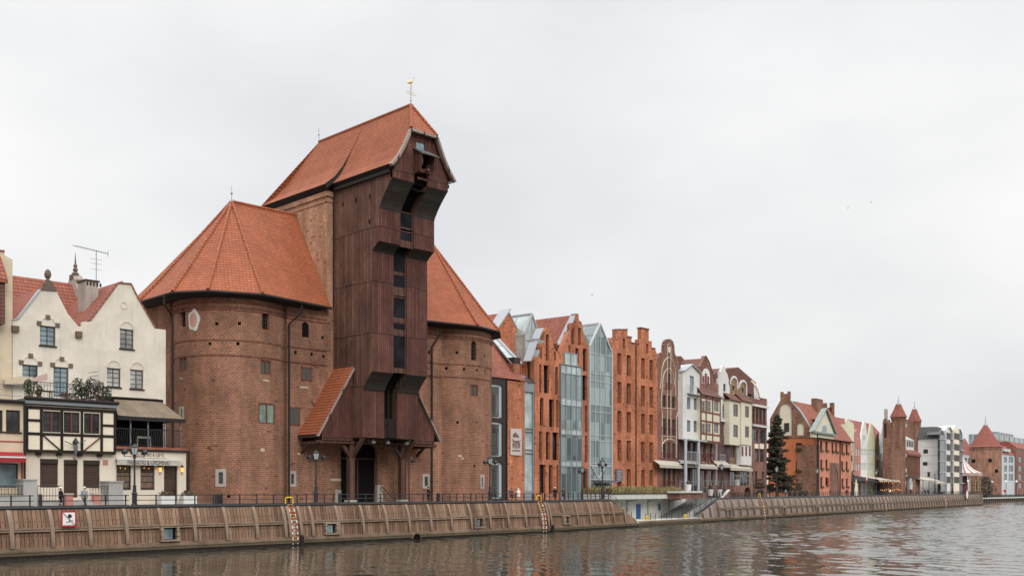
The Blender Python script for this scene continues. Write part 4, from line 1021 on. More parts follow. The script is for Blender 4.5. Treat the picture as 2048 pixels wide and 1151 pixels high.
# souvenir shop
ns=5.0; T2=lambda v,u=300: FL.Z(u,v,ns)
t=Thing('souvenir_shop','pink cream souvenir shop with lit lanterns and a dark covered veranda above','shop',FL,FL.S(300,ns),-ns,GZ)
xs0,xs1=FL.S(231.2,ns),FL.S(372,ns); hs=[]
for u0,v0,u1,v1 in ((233,929,262.5,979),(281,929,309.5,979)):
    hs.append(windowpart(t,FL,(u0,v0,u1,v1),ns,y=.25,cols=1,rows=1,fm='metal_black',gm='goods',bw=.1))
    x0,x1=FL.S(u0,ns),FL.S(u1,ns); zt_=FL.Z((u0+u1)/2,929,ns); t.part(MB().box(x0+.1,x1-.1,-ns+.2,-ns+.24,zt_-.75,zt_-.62),'transom','metal_black')
    m=MB()
    for k in range(2): m.lathe([(.02,-.05),(.06,0),(.02,.05)],(x0+.5+k*.5,-ns+.21,zt_-.3-.06*k),6)
    t.part(m,'window_bulb','lamp_warm')
x0,x1=FL.S(328,ns),FL.S(355,ns); z0,z1=GZ+.35,FL.Z(341,930,ns); hs.append([(x0,z0),(x1,z0),(x1,z1),(x0,z1)])
d_=t.part(MB().box(x0,x0+.12,-ns+.2,-ns+.3,z0,z1).box(x1-.12,x1,-ns+.2,-ns+.3,z0,z1).box(x0,x1,-ns+.2,-ns+.3,z1-.15,z1).box(x0,x1,-ns+.19,-ns+.3,z0,z0+.25),'door','metal_black'); t.part(MB().box(x0+.1,x1-.1,-ns+.25,-ns+.26,z0+.2,z1-.1),'door_glass','glass_warm',d_)
zt_=T2(900); m=MB().wall([(xs0,GZ),(xs1,GZ),(xs1,zt_),(xs0,zt_)],hs,-ns,-.03,rev=.3); t.part(m,'wall','plaster_shop')
t.part(MB().box(x0-.2,x1+.2,-ns-.9,-ns-.01,GZ,GZ+.34),'doorstep','concrete')
t.part(MB().box(xs0,xs1+.12,-ns-.15,-.03,zt_+.01,T2(893.5)),'brick_cap','brick_red'); t.part(MB().tube([(xs0,-ns-.25,zt_),(xs1+.25,-ns-.25,zt_)],.1,8),'gutter','gutter')
m=MB(); xd=FL.S(377.5,ns+.1); m.tube([(xs1+.2,-ns-.25,zt_),(xs1+.25,-ns-.1,zt_-1),(xd,-ns,zt_-1.9),(xd,-ns,GZ)],.13,8); t.part(m,'downpipe','gutter')
b_=t.part(boxpx(MB(),FL,262,903.5,334,914.5,ns-.05,ns+.1),'sign_board','plaster_shop')
aw=MB(); zA,zB=T2(918.5),T2(930); xA,xB=FL.S(232.5,ns+.5),FL.S(362,ns+.5)
aw.box(xA,xB,-ns-.62,-ns-.03,zA-.08,zA+.08); a2=MB().box(xA+.05,xB-.12,-ns-.6,-ns-.55,zB,zA-.08)
aw_=t.part(aw,'awning_box','frame_white'); t.part(a2,'awning_flap','canvas',aw_)
def text(s,x,y,z,h,mat,parent,off,width=None,font=None,depth=.015,rot=(pi/2,0,0),label=None):
    cu=bpy.data.curves.new('lettering','FONT'); cu.body=s; cu.size=h*1.4; cu.extrude=depth; cu.align_x='CENTER'; cu.align_y='CENTER'
    ob=bpy.data.objects.new('lettering',cu); COL.objects.link(ob)
    dg=bpy.context.evaluated_depsgraph_get(); me=bpy.data.meshes.new_from_object(ob.evaluated_get(dg)); bpy.data.objects.remove(ob)
    if width:
        xs=[v.co.x for v in me.vertices]; k=width/(max(xs)-min(xs))
        for v in me.vertices: v.co.x*=k
    me.materials.clear(); me.materials.append(M[mat]); o=bpy.data.objects.new('lettering',me); COL.objects.link(o); o.parent=parent
    o.location=(x-off[0],y-off[1],z-off[2]); o.rotation_euler=rot; return o
xc,zc_=FL.P(298,909.3,ns+.1); text('SOUVENIRS & GIFTS',xc,-ns-.115,zc_,.36,'letter_brown',b_,t.off,width=FL.S(329,ns)-FL.S(268,ns))
xc,zc_=FL.P(298,924.6,ns+.6); text('PAMIĄTKI & UPOMINKI',xc,-ns-.62,zc_,.45,'letter_grey',aw_,t.off,width=FL.S(340,ns+.6)-FL.S(256,ns+.6),depth=.012)
# veranda
zf=T2(893.3); ztp=FL.Z(300,832,ns+.4); xv1=FL.S(363,ns)
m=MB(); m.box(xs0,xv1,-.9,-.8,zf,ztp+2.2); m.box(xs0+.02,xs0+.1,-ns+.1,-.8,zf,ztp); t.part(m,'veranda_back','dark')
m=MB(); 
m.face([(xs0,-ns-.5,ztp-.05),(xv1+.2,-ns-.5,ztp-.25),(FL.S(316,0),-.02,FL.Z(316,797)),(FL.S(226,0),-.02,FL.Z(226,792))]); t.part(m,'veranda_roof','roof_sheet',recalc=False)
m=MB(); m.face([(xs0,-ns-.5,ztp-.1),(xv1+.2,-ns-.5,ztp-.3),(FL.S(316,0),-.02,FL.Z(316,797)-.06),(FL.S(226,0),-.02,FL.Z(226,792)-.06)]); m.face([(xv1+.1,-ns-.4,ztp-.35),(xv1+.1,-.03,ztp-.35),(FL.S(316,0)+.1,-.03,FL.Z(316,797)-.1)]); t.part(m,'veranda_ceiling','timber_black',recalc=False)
m=MB(); m.box(xs0,xv1+.2,-ns-.5,-ns-.4,ztp-.5,ztp-.1); t.part(m,'fascia','gutter')
for u in (262,297,330,362):
    x=FL.S(u,ns); t.part(MB().box(x-.06,x+.06,-ns+.05,-ns+.17,zf,ztp-.3),'veranda_post','metal_grey')
m=MB(); zr0=T2(858); m.box(xs0,xv1,-ns+.02,-ns+.08,zr0-.05,zr0+.04); m.box(xs0,xv1,-ns+.02,-ns+.08,zf+.1,zf+.16)
k=xs0
while k<xv1: m.tube([(k,-ns+.05,zf+.1),(k+.06,-ns-.06,zf+.5),(k,-ns+.05,zr0)],.03,4); k+=.2
t.part(m,'veranda_railing','metal_black')
t.part(boxpx(MB(),FL,274,872,302,876,ns-.6,ns-.5).box(FL.S(274,4.5),FL.S(276,4.5),-4.5,-4.4,zf,T2(874)).box(FL.S(300,4.5),FL.S(302,4.5),-4.5,-4.4,zf,T2(874)),'light_frame','canvas')
for u,v in ((320.5,938),(364.5,938)):
    x,z=FL.P(u,v,ns+.3); l=Thing('wall_lantern','lit orange wall lantern '+('left' if u<340 else 'right')+' of the souvenir shop door','lantern',FL,x,-ns-.3,z)
    l.part(MB().lathe([(.03,.5),(.22,.25),(.2,.2)],(x,-ns-.3,z),6).tube([(x,-ns,z+.35),(x,-ns-.3,z+.5)],.035,5).lathe([(.12,-.28),(.05,-.38)],(x,-ns-.3,z),6),'lamp_frame','metal_black')
    l.part(MB().lathe([(.12,-.26),(.17,.2)],(x,-ns-.3,z),6),'bulb','lamp_warm')
# yellow low front left
t=Thing('shop_house','ochre low shopfront with a dark red awning at the left picture edge','shop',FL,FL.S(0,NF),-NF,GZ)
hs=[]
for u0,v0,u1,v1 in ((-30,819,5.5,861),(12,819.5,40.5,863)): hs.append(windowpart(t,FL,(u0,v0,u1,v1),NF,y=.2,cols=2,rows=2,sill=1,bw=.12))
hs.append(windowpart(t,FL,(-60,925,37,974),NF,y=.3,cols=2,rows=1,fm='frame_dark',gm='glass_blue'))
t.part(MB().wall([(FL.S(-90,NF),GZ),(FL.S(46.5,NF),GZ),(FL.S(46.5,NF),FL.Z(20,803,NF)),(FL.S(-90,NF),FL.Z(20,803,NF))],hs,-NF,-.03,rev=.35),'wall','plaster_yellow')
m=MB(); xA,xB=FL.S(-70,NF+1.5),FL.S(46,NF+.2); z1=FL.Z(20,903,NF+.1); z0=FL.Z(20,912,NF+1.6); xB2=FL.S(52,NF+1.6)
m.face([(xA,-NF-.02,z1),(xB,-NF-.02,z1),(xB2,-NF-1.6,z0),(xA,-NF-1.6,z0)]); m.face([(xA,-NF-1.62,z0-.12),(xB2,-NF-1.62,z0-.12),(xB2,-NF-1.62,z0-.5),(xA,-NF-1.62,z0-.5)])
a=t.part(m,'awning','canvas_red',recalc=False); t.part(MB().box(xA,xB2,-NF-1.66,-NF-1.56,z0-.13,z0+.02),'awning_rail','frame_white',a)
m=MB(); z=FL.Z(20,802,NF); m.tube([(FL.S(-90,NF),-NF-.3,z),(FL.S(46,NF),-NF-.3,z)],.16,8); m.box(FL.S(-90,NF),FL.S(46.5,NF),-NF-.2,-.03,z-.02,z+.12); t.part(m,'gutter','gutter')
m=MB(); x=FL.S(44,NF+.2); m.tube([(x,-NF-.2,FL.Z(44,905,NF)),(x,-NF-.2,GZ)],.08,6); m.box(FL.S(-90,NF),FL.S(46,NF),-NF-.06,-NF+.01,FL.Z(20,883,NF),FL.Z(20,881,NF)); t.part(m,'downpipe','canvas_red')
x=FL.S(49,NF+.3); t.part(MB().tube([(x,-NF-.35,FL.Z(49,806,NF)),(x,-NF-.35,GZ)],.1,6),'corner_pipe','gutter')
# terrace railings
def ironrail(x0,x1,y,z,h,name,label,dx=.35,fr=FL,group=None,mat='metal_black',bars=True,curl=False):
    t=Thing(name,label,'railing',fr,x0,y,z,group); m=MB().tube([(x0,y,z+h),(x1,y,z+h)],.035,5).tube([(x0,y,z+.12),(x1,y,z+.12)],.03,5)
    if not bars:
        for k in (1,2): m.tube([(x0,y,z+h*k/3),(x1,y,z+h*k/3)],.03,5)
    t.part(m,'rail',mat); m=MB(); k=x0
    while k<=x1+.01:
        m.tube([(k,y,z),(k,y,z+h)],.045 if not bars else .02,4); k+=dx
    if curl:
        k=x0+.2
        while k<x1-.3:
            m.tube([(k+.14*math.cos(a),y-.02,z+h-.25+.13*math.sin(a)) for a in [i*pi/4 for i in range(9)]],.018,4); k+=.42
    t.part(m,'bars',mat); return t
zt3=FL.Z(100,801,NF)
ironrail(FL.S(-60,NF),FL.S(44,NF),-NF+.1,FL.Z(20,801,NF),1.55,'terrace_railing','grey horizontal bar railing on the ochre shop terrace',2.3,bars=False,mat='metal_grey')
ironrail(FL.S(50,NF),FL.S(226,NF),-NF+.1,zt3,1.75,'terrace_railing','ornate black iron railing round the roof terrace of the half timbered bay',.3,curl=True)
# terrace plants
def leafblob(m,c,r,n,size,flat=1,rnd=random):
    c=Vector(c)
    for _ in range(n):
        while True:
            d=Vector((rnd.uniform(-1,1),rnd.uniform(-1,1),rnd.uniform(-1,1)))
            if d.length<1: break
        p=c+Vector((d.x*r[0],d.y*r[1],d.z*r[2])); a=Vector((rnd.gauss(0,1),rnd.gauss(0,1),rnd.gauss(0,1)*flat)).normalized(); b=a.orthogonal().normalized(); b.rotate(Matrix.Rotation(rnd.uniform(0,6.28),3,a)); s=size*rnd.uniform(.6,1.4)
        e=b*s; f=a.cross(b)*s*.5; m.face([p-e,p+f,p+e,p-f])
def pot_plant(fr,u,n,z,pot_r,pot_h,h,w,label,leaf='leaves',pot='frame_red',cnt=160,name='potted_plant',group=None,size=.13):
    x=fr.S(u,n); t=Thing(name,label,'plant',fr,x,-n,z,group)
    t.part(MB().lathe([(pot_r*.75,0),(pot_r,pot_h),(pot_r*.8,pot_h)],(x,-n,z),10),'pot',pot)
    m=MB(); leafblob(m,(x,-n,z+pot_h+h*.5),(w,w*.7,h*.6),cnt,size); 
    for i in range(4): m.tube([(x,-n,z+pot_h),(x+random.uniform(-w,w)*.5,-n,z+pot_h+h*.8)],.02,4)
    t.part(m,'foliage',leaf,recalc=False)
for u,h,w,lf,lb in ((58,1.5,.55,'leaves','trailing potted plant at the left end of the roof terrace'),(78,1.0,.35,'bush_brown','small brown potted plant behind the terrace table'),(135,.5,.9,'bush_brown','low wide trough of withered flowers before the terrace door'),(156,1.9,.7,'hedge_green','dark green bush in a pot right of the terrace door'),(168,1.2,.5,'hedge_green','lower green bush beside the dark terrace bush'),(182,2.1,.65,'twigs','tall tangled bare climber in a pot at the terrace middle'),(198,1.9,.6,'bush_brown','brown bushy shrub near the right end of the terrace'),(212,1.3,.5,'leaves','yellow green potted plant at the right terrace corner')):
    pot_plant(FL,u,NF-.5,zt3,.3,.4,h,w,lb,lf,cnt=int(170*h*w)+60)
m=MB(); x0,x1=FL.S(76,NF-1),FL.S(107,NF-1); t=Thing('terrace_table','dark garden table standing on the roof terrace','table',FL,(x0+x1)/2,-NF+1,zt3); t.part(MB().box(x0,x1,-NF+.7,-NF+1.6,zt3+.95,zt3+1.05),'table_top','metal_black')
for xx in (x0+.15,x1-.25): 
    for yy in (-NF+.8,-NF+1.45): t.part(MB().box(xx,xx+.08,yy,yy+.08,zt3,zt3+.95),'leg','metal_black')
x0=FL.S(45,NF-2); x1=FL.S(90,NF-2); z0=FL.Z(68,760,NF-2); t=Thing('sun_sail','folded pale pink garden parasol leaning over the terrace','parasol',FL,x1,-NF+2,zt3); m=MB(); m.wall([(x0,z0-.3),(x1+.2,z0+.1),(x1+.2,z0+.8),(x0+1.5,z0+.45)],[],-NF+1.9,-NF+2.2); t.part(m,'canopy','canvas_pink'); t.part(MB().tube([(x1-1.2,-NF+2.1,zt3),(x1-.9,-NF+2.1,z0+.5)],.05,5),'pole','metal_black')
x=FL.S(186,NF-1.2); t=Thing('garden_trellis','arched iron trellis among the terrace plants','trellis',FL,x,-NF+1.2,zt3); m=MB(); zt_=FL.Z(186,757,NF-1.2); m.tube([(x-.5,-NF+1.2,zt3),(x-.5,-NF+1.2,zt_-.5),(x,-NF+1.2,zt_),(x+.5,-NF+1.2,zt_-.5),(x+.5,-NF+1.2,zt3)],.05,5)
for k in range(8): m.tube([(x-.5,-NF+1.2,zt3+.3+k*.4),(x+.5,-NF+1.2,zt3+.5+k*.4)],.025,4)
t.part(m,'frame','metal_black')
# street level front: grey pillars, porch railings, planters
for u0,u1,v,lb in ((47,74,957,'grey concrete pillar left of the shuttered ground floor'),(218,246,961,'grey concrete pillar beside the souvenir shop')):
    x0,x1=FL.S(u0,7.2),FL.S(u1,7.2); z=FL.Z((u0+u1)/2,v,7.2); t=Thing('porch_pillar',lb,'pillar',FL,(x0+x1)/2,-7.2,GZ); t.part(MB().box(x0,x1,-7.2,-5.3,GZ,z-.12),'shaft','concrete'); t.part(MB().box(x0-.08,x1+.08,-7.3,-5.25,z-.119,z),'cap','concrete')
t=Thing('porch_wall','low grey rendered wall in front of the ochre shop','wall',FL,FL.S(10,7.2),-7.2,GZ); t.part(MB().box(FL.S(-80,7.2),FL.S(47,7.2),-7.2,-6.9,GZ,FL.Z(20,992,7.2)),'panel','concrete'); t.part(MB().box(FL.S(-80,7.2),FL.S(47,7.2),-7.26,-6.84,FL.Z(20,992,7.2)+.003,FL.Z(20,991,7.2)+.06),'cap','concrete_pale')
ironrail(FL.S(-60,7.1),FL.S(46,7.1),-7.05,FL.Z(20,990,7.1),.9,'porch_railing','black iron railing on the low wall before the ochre shop',.3,curl=True)
ironrail(FL.S(75,7.1),FL.S(123,7.1),-7.1,GZ+.45,1.5,'porch_railing','black iron porch railing before the left brown shutter',.28)
ironrail(FL.S(180,7.1),FL.S(232,7.1),-7.1,GZ+.45,1.5,'porch_railing','black iron porch railing before the right brown shutter',.28,curl=True)
m=MB()
for u,lb in ((332,'white square planter with dry reddish plants left of the shop door step'),(376,'white square planter with dry reddish plants beside the downpipe')):
    x=FL.S(u,6.3); t=Thing('planter',lb,'planter',FL,x,-6.3,GZ); t.part(MB().box(x-.75,x+.75,-6.8,-5.9,GZ,GZ+.95),'pot','frame_white'); m=MB(); leafblob(m,(x,-6.4,GZ+1.15),(.85,.5,.4),220,.13); t.part(m,'foliage','bush_brown',recalc=False)
for u,lb in ((137,'left brown stone post by the porch steps'),(192,'right brown stone post by the porch steps')):
    x=FL.S(u,7.4); t=Thing('stone_post',lb,'post',FL,x,-7.4,GZ); t.part(MB().box(x-.32,x+.32,-7.7,-7.1,GZ,GZ+1.1),'shaft','plaster_pink'); t.part(MB().box(x-.38,x+.38,-7.76,-7.04,GZ+1.103,GZ+1.25),'cap','plaster_old')
x0,x1=FL.S(140,7),FL.S(190,7); m=MB(); 
for k in range(3): m.box(x0,x1,-8+.35*k,-7.2+.01,GZ+.17*k-.001*k,GZ+.17*(k+1))
single(m,'porch_steps','concrete','pale stone steps up to the shuttered door','steps',FL,(x0+x1)/2,-8,GZ)
# ================= maritime museum row
FM=Frame(108,112.5,5.4)
bq=lambda **k: dict(dict(cols=1,rows=1,fm='frame_dark',gm='glass_dark',rev=.7,bw=.07),**k)
def rows(cols,vs,u_ref,n=0,fr=FM,**k):
    """same heights for all columns, read at u_ref; returns window rects"""
    return [((u0,v0,u1,v1),k) for u0,u1 in cols for v0,v1 in vs]
# M1: tiled roof part with grey framed bay and sign
t=Thing('museum_wing','low brick museum wing with red tiled roof, dark framed window bay and metal sign','building',FM,FM.S(1020),0,GZ)
Z1=lambda v,u=1015:FM.Z(u,v); xa,xb,xc_,xd=FM.S(978),FM.S(1012.7),FM.S(1049),FM.S(1069)
t.part(MB().box(xb,xc_,0,10,GZ,Z1(760)),'wall','brick_orange')
ze=Z1(757)
m=MB(); m.box(xa,xb-.02,0,.5,GZ,Z1(997)); bars=[(757,766),(823,832),(879,888),]
hs=[]
for v0,v1 in ((768,835),(843,912),(924,996)):
    x0,x1=FM.S(983.5),FM.S(1005); z0,z1=Z1(v1,994),Z1(v0,994); hs.append([(x0,z0),(x1,z0),(x1,z1),(x0,z1)])
    w=t.part(MB().box(x0,x1,.2,.32,z0,z0+.15).box(x0,x1,.2,.32,z1-.35,z1).box(x1-.4,x1,.2,.32,z0,z1).box(x0+1.9,x0+2.05,.2,.3,z0,z1),'window','metal_light')
    t.part(MB().box(x0,x1,.36,.38,z0,z1),'pane','glass_wall',w); m2=MB(); k=z0+.2
    while k<z1-.4: m2.box(x0,x0+1.5,.08,.16,k,k+.12); k+=.32
    t.part(m2,'louvre','frame_dark',w)
t.part(MB().wall([(xa,GZ),(xb-.02,GZ),(xb-.02,Z1(757)),(xa,Z1(757))],hs,-.02,3,rev=.4),'bay_frame','frame_dark')
m=MB().tube([(xb,-.12,GZ),(xb,-.12,ze)],.09,6); t.part(m,'downpipe','gutter')
# steep roof rising to the left/back: plane from eave up
m=MB(); xt,zt_=FM.P(975,672); xr,zr_=FM.P(1049,757)
p0=Vector((xa-3,-.25,ze)); p1=Vector((xc_+.1,-.25,ze)); p2=Vector((xc_-.2,.1,ze+.3)); top=Vector((FM.S(972,-6),6.5,FM.Z(972,668,-6.5))); tl=Vector((xa-6,6.5,top.z))
m.face([p0,p1,top,tl],[(0,0),(p1.x-p0.x,0),(4,12),(-3,12)]); t.part(m,'roof','tiles_red',recalc=False)
m=MB(); a=Vector(FM.S(1040) and (FM.S(1040,-1),1.0,FM.Z(1040,727,-1))); b=Vector((FM.S(984,-6),6,FM.Z(984,667,-6))); w_=Vector((FM.S(1020,-1.2)-FM.S(1040,-1.2)-.2,0,0))
c_=Vector((FM.S(1024,-1),1,FM.Z(1024,727,-1))); d_=Vector((FM.S(976,-6),6,FM.Z(976,668,-6)))
m.face([c_,a,b,d_]); m.face([a,b,b+Vector((0,.3,-1.5)),a+Vector((0,.3,-1.5))]); sg=t.part(m,'skylight_strip','glass_pale',recalc=False)
m=MB(); m.bar(a+Vector((.25,0,0)),b+Vector((.25,0,0)),.9,.25); m.bar(c_,d_,.15,.15)
for k in range(6): m.bar(c_.lerp(d_,k/5.),a.lerp(b,k/5.),.1,.1)
t.part(m,'skylight_bars','zinc',sg)
# stair side wall below the skylight strip and chimney
x0,x1=FM.S(1030,-.3),FM.S(1043,-.3); m=MB().box(x0,x1,.6,2.2,ze-.2,FM.Z(1036,726,-.3)); ck=t.part(m,'chimney','brick_red'); t.part(MB().box(x0+.1,x1+.05,.55,2.0,FM.Z(1036,726,-.3)+.002,FM.Z(1036,714,-.3)),'chimney_cap','frame_dark',ck)
m=MB(); m.wall([FM.P(u,v,-2.5) for u,v in ((1044,762),(1069,762),(1069,718),(1040,722))],[],2.5,9); t.part(m,'rear_wall','plaster_orange')
m=MB(); q=[FM.P(1045,735,-.3),FM.P(1052,740,-.3),FM.P(1070,766,-.3),FM.P(1052,766,-.3)]; m.face([(q[0][0],2.4,q[0][1]),(q[1][0],2.4,q[1][1]),(q[2][0],-.1,q[2][1]),(q[3][0],-.1,q[3][1])]); t.part(m,'roof_glazing','glass_dark',recalc=False)
# narrow glass bay
m=MB(); t.part(MB().box(xc_+.02,xd-.1,.35,3,GZ,Z1(765,1059)),'glass_bay','glass_pale'); m=MB()
for x in (xc_+.08,xd-.16): m.box(x-.07,x+.07,.05,.4,GZ,Z1(765,1059))
for v in (765,783,856,862,898,905,982): z=Z1(v,1059); m.box(xc_+.15,xd-.23,.1,.38,z-.06,z+.06)
m.box(xc_+.02,xd-.1,.0,.3,Z1(783,1059),Z1(765,1059)); m.box(xc_+.15,xd-.23,.1,.38,GZ,Z1(982,1059)); t.part(m,'glazing_bars','metal_grey')
# sign
sg=t.part(boxpx(MB(),FM,1021.5,856.5,1043.5,909.5,.05,.2),'sign_board','sign_plate'); 
sx0,sx1=FM.S(1021.5,.2),FM.S(1043.5,.2); sc=(sx0+sx1)/2; zs=lambda v: FM.Z(1032,v,.2)
m=MB(); y=-.225
# sail emblem: hull arc and three striped sails
hull=[(sc-1.3*math.cos(a),zs(876)-.75*math.sin(a)+.3) for a in [i*pi/10 for i in range(2,9)]]
for p,q in zip(hull,hull[1:]): m.bar((p[0],y,p[1]),(q[0],y,q[1]),.03,.16,up=(0,1,0))
for k in range(5):
    x=sc-.75+k*.3; zt_=zs(862)-abs(k-1.6)*.22; m.wall([(x,zs(874)),(x+.2,zs(874)+.02),(x+.12,zt_),(x-.12,zt_-.25)],[],y-.01,y+.02)
t.part(m,'emblem','letter_brown',sg)
for s_,v,h,wd_ in (('GDAŃSK',883.5,.42,1.7),('MARITIME',888.5,.42,1.9),('MUSEUM',893.5,.42,1.8),('NARODOWE MUZEUM MORSKIE',900.5,.2,2.0)):
    text(s_,sc,-.22,zs(v),h,'letter_brown',sg,t.off,width=wd_)
# generic museum gables
slots1=[(1078.6,1083,728,785),(1087.5,1098,730,786),(1110.7,1116,733,789),(1080,1087,796,851),(1098,1108,798,853.6),(1112.5,1117,799,854),(1078.6,1084.7,862,918),(1092,1099.6,863,918),(1105,1117,864,919.5),(1079,1091,928,985),(1098,1105,929,986),(1113,1117,929,986),(1092,1098,668,720),(1080,1084,692,717),(1108,1112,702,720)]
g1=house(FM,'museum_house','brick museum gable with saw tooth top and deep narrow slots left of the glass bay','building',
 [(1069,718),(1072,712),(1078,714),(1082,686),(1088,684),(1090,662),(1094,655),(1099,657),(1103,672),(1106,684),(1108,697),(1115,704),(1121,720)],'brick_orange',
 [((u0,v0,u1,v1),bq(rev=.8)) for u0,u1,v0,v1 in slots1],thick=.9,depth=14,body=False)
g1.part(MB().box(FM.S(1069)+.05,FM.S(1121)-.05,1.6,14,GZ,FM.Z(1090,722)),'body','brick_orange')
g1.part(MB().box(FM.S(1069),FM.S(1121),.88,1.0,GZ,FM.Z(1090,722)),'slot_back','frame_dark')
m=MB()
for a,b,dep in (((1062,720),(1075,682),1.5),((1073,716),(1080,699),1.0),((1078,676),(1087,655),1.4),((1086,689),(1092,668),1.2)):
    a=FM.P(*a); b=FM.P(*b); 
    m.face([(a[0],-.05,a[1]),(b[0],-.05,b[1]),(b[0]-.1,dep,b[1]),(a[0]-.1,dep,a[1])]); m.bar((a[0],dep/2,a[1]-.1),(b[0],dep/2,b[1]-.1),dep,.16,up=(0,1,0)) if False else m.bar((a[0],dep/2,a[1]-.12),(b[0],dep/2,b[1]-.12),.16,dep,up=(0,1,0))
g1.part(m,'metal_capping','zinc',recalc=False)
slots2=[(1142.7,1149,650,688),(1156.6,1162,655,690),(1166,1174,697,742),(1164,1174,750,800),(1170,1175,810,863),(1170,1175,871,924),(1166,1175.5,937,988),(1151,1158,696,724),(1137,1141,690,712)]
g2=house(FM,'museum_house','taller brick museum gable with slits rising behind the middle glass bay','building',
 [(1121.2,718),(1123,702),(1130,684),(1138,662),(1143,662),(1144,645),(1149,645),(1151,627),(1157,627),(1158,640),(1163,643),(1167,664),(1171,680),(1178.3,691)],'brick_orange',
 [((u0,v0,u1,v1),bq(rev=.8)) for u0,u1,v0,v1 in slots2],thick=.9,depth=14,body=False)
g2.part(MB().box(FM.S(1121.2)+.05,FM.S(1178.3)-.05,1.6,14,GZ,FM.Z(1150,722)),'body','brick_orange')
g2.part(MB().box(FM.S(1122),FM.S(1178),.88,1.0,GZ,FM.Z(1150,700)),'slot_back','frame_dark')
m=MB()
for a,b,dep in (((1130,688),(1140,662),1.5),((1145,646),(1153,626),1.1)):
    a=FM.P(*a); b=FM.P(*b); m.bar((a[0],dep/2,a[1]),(b[0],dep/2,b[1]),.16,dep,up=(0,1,0))
g2.part(m,'metal_capping','zinc')
# set back gable, glass lantern, red roofs behind
t=Thing('museum_house','set back brick gable with grey coping and a small balcony above the museum wing','building',FM,FM.S(1015,-9),9,GZ)
q=[FM.P(u,v,-9) for u,v in ((980,700),(990,655),(1014,619),(1038,664),(1049,665))]; q=[(q[0][0],GZ)]+q+[(q[-1][0],GZ)]
hs=[windowpart(t,FM,(1030,680,1037,722),-9,y=.35,cols=1,rows=1,fm='frame_dark'),windowpart(t,FM,(1044,671,1047.5,718),-9,y=.35,cols=1,rows=1,fm='frame_dark')]
t.part(MB().wall(q[::-1],hs,9,9.6,rev=.5),'wall','brick_orange'); t.part(MB().box(q[0][0],q[-1][0],9.55,18,GZ,FM.Z(1015,668,-9)),'body','brick_orange')
m=MB(); a=FM.P(990,655,-9); b=FM.P(1014.5,618,-9); m.bar((a[0],9.3,a[1]),(b[0],9.3,b[1]),.2,2.2,up=(0,1,0)); b2=FM.P(1038,664,-9); m.bar((b[0],9.3,b[1]),(b2[0],9.3,b2[1]),.2,.8,up=(0,1,0)); t.part(m,'coping','zinc')
m=MB(); xm=b[0]; m.face([(a[0]-6,10,FM.Z(960,668,-9)),(a[0],9.6,a[1]-.4),(b[0],9.6,b[1]-.6),(b[0],24,b[1]-.6),(a[0]-6,24,a[1]-.4)]); m.wall([(a[0],a[1]-.5),(b2[0],b2[1]-.4),(b[0],b[1]-.5)][::1],[],9.62,24); t.part(m,'roof','tiles_red',recalc=False)
ironrail(FM.S(1032,-7.5),FM.S(1058,-7.5),7.5,FM.Z(1040,722,-7.5),1.9,'balcony_railing','thin railing of the roof terrace before the set back museum gable',.9,fr=FM,bars=False,mat='metal_grey')
t=Thing('glass_lantern','glass gabled roof lantern between the museum gables','glass roof',FM,FM.S(1060,-8),8,20)
pk=FM.P(1063.5,628,-7); lf=FM.P(1049,668,-7); rt=FM.P(1077,668,-7); bz=FM.Z(1063,722,-7)
t.part(MB().wall([(lf[0],bz),(rt[0],bz),(rt[0],rt[1]),pk,(lf[0],lf[1])],[],7,18),'glass_body','glass_pale'); m=MB()
pl=[(lf[0],bz),(lf[0],lf[1]),pk,(rt[0],rt[1]),(rt[0],bz)]
for p,q_ in zip(pl,pl[1:]): m.bar((p[0],6.95,p[1]),(q_[0],6.95,q_[1]),.25,.3,up=(0,1,0))
m.bar((pk[0],7,pk[1]+.05),(pk[0],18,pk[1]+.05),.3); m.box(pk[0]-.06,pk[0]+.06,6.9,7,bz,pk[1]); m.bar((lf[0],6.95,bz+3.4),(rt[0],6.95,bz+3.4),.12)
for k in range(1,4): m.bar((pk[0],7+k*3,pk[1]+.05),(lf[0],7+k*3,lf[1]+.05),.12)
t.part(m,'glazing_bars','zinc')
t=Thing('museum_house','red tiled museum roof ending in a grey edge behind the saw tooth gables','building',FM,FM.S(1110,-8),8,GZ)
a=FM.P(1144.5,630,-3.5); b=FM.P(1116,687,-3.5); z0=b[1]; m=MB(); c1=(FM.S(1060,-26))
m.face([(a[0],3.5,a[1]),(b[0],3.5,b[1]),(b[0]-.5,24,b[1]),(a[0]-.5,24,a[1])]); rr=FM.P(1172,680,-3.5); m.face([(a[0],3.5,a[1]),(rr[0],3.5,rr[1]),(rr[0],24,rr[1]),(a[0]-.5,24,a[1])]); m.face([(b[0],3.5,b[1]),(rr[0],3.5,rr[1]),(a[0],3.5,a[1])])
t.part(m,'roof','tiles_red',recalc=False); m=MB(); m.bar((a[0],3.3,a[1]+.05),(b[0],3.3,b[1]+.05),.25,.8,up=(0,1,0)); t.part(m,'coping','zinc'); t.part(MB().box(b[0]+.02,rr[0]-.02,3.6,24,GZ,min(b[1],rr[1])-.05),'body','brick_red')
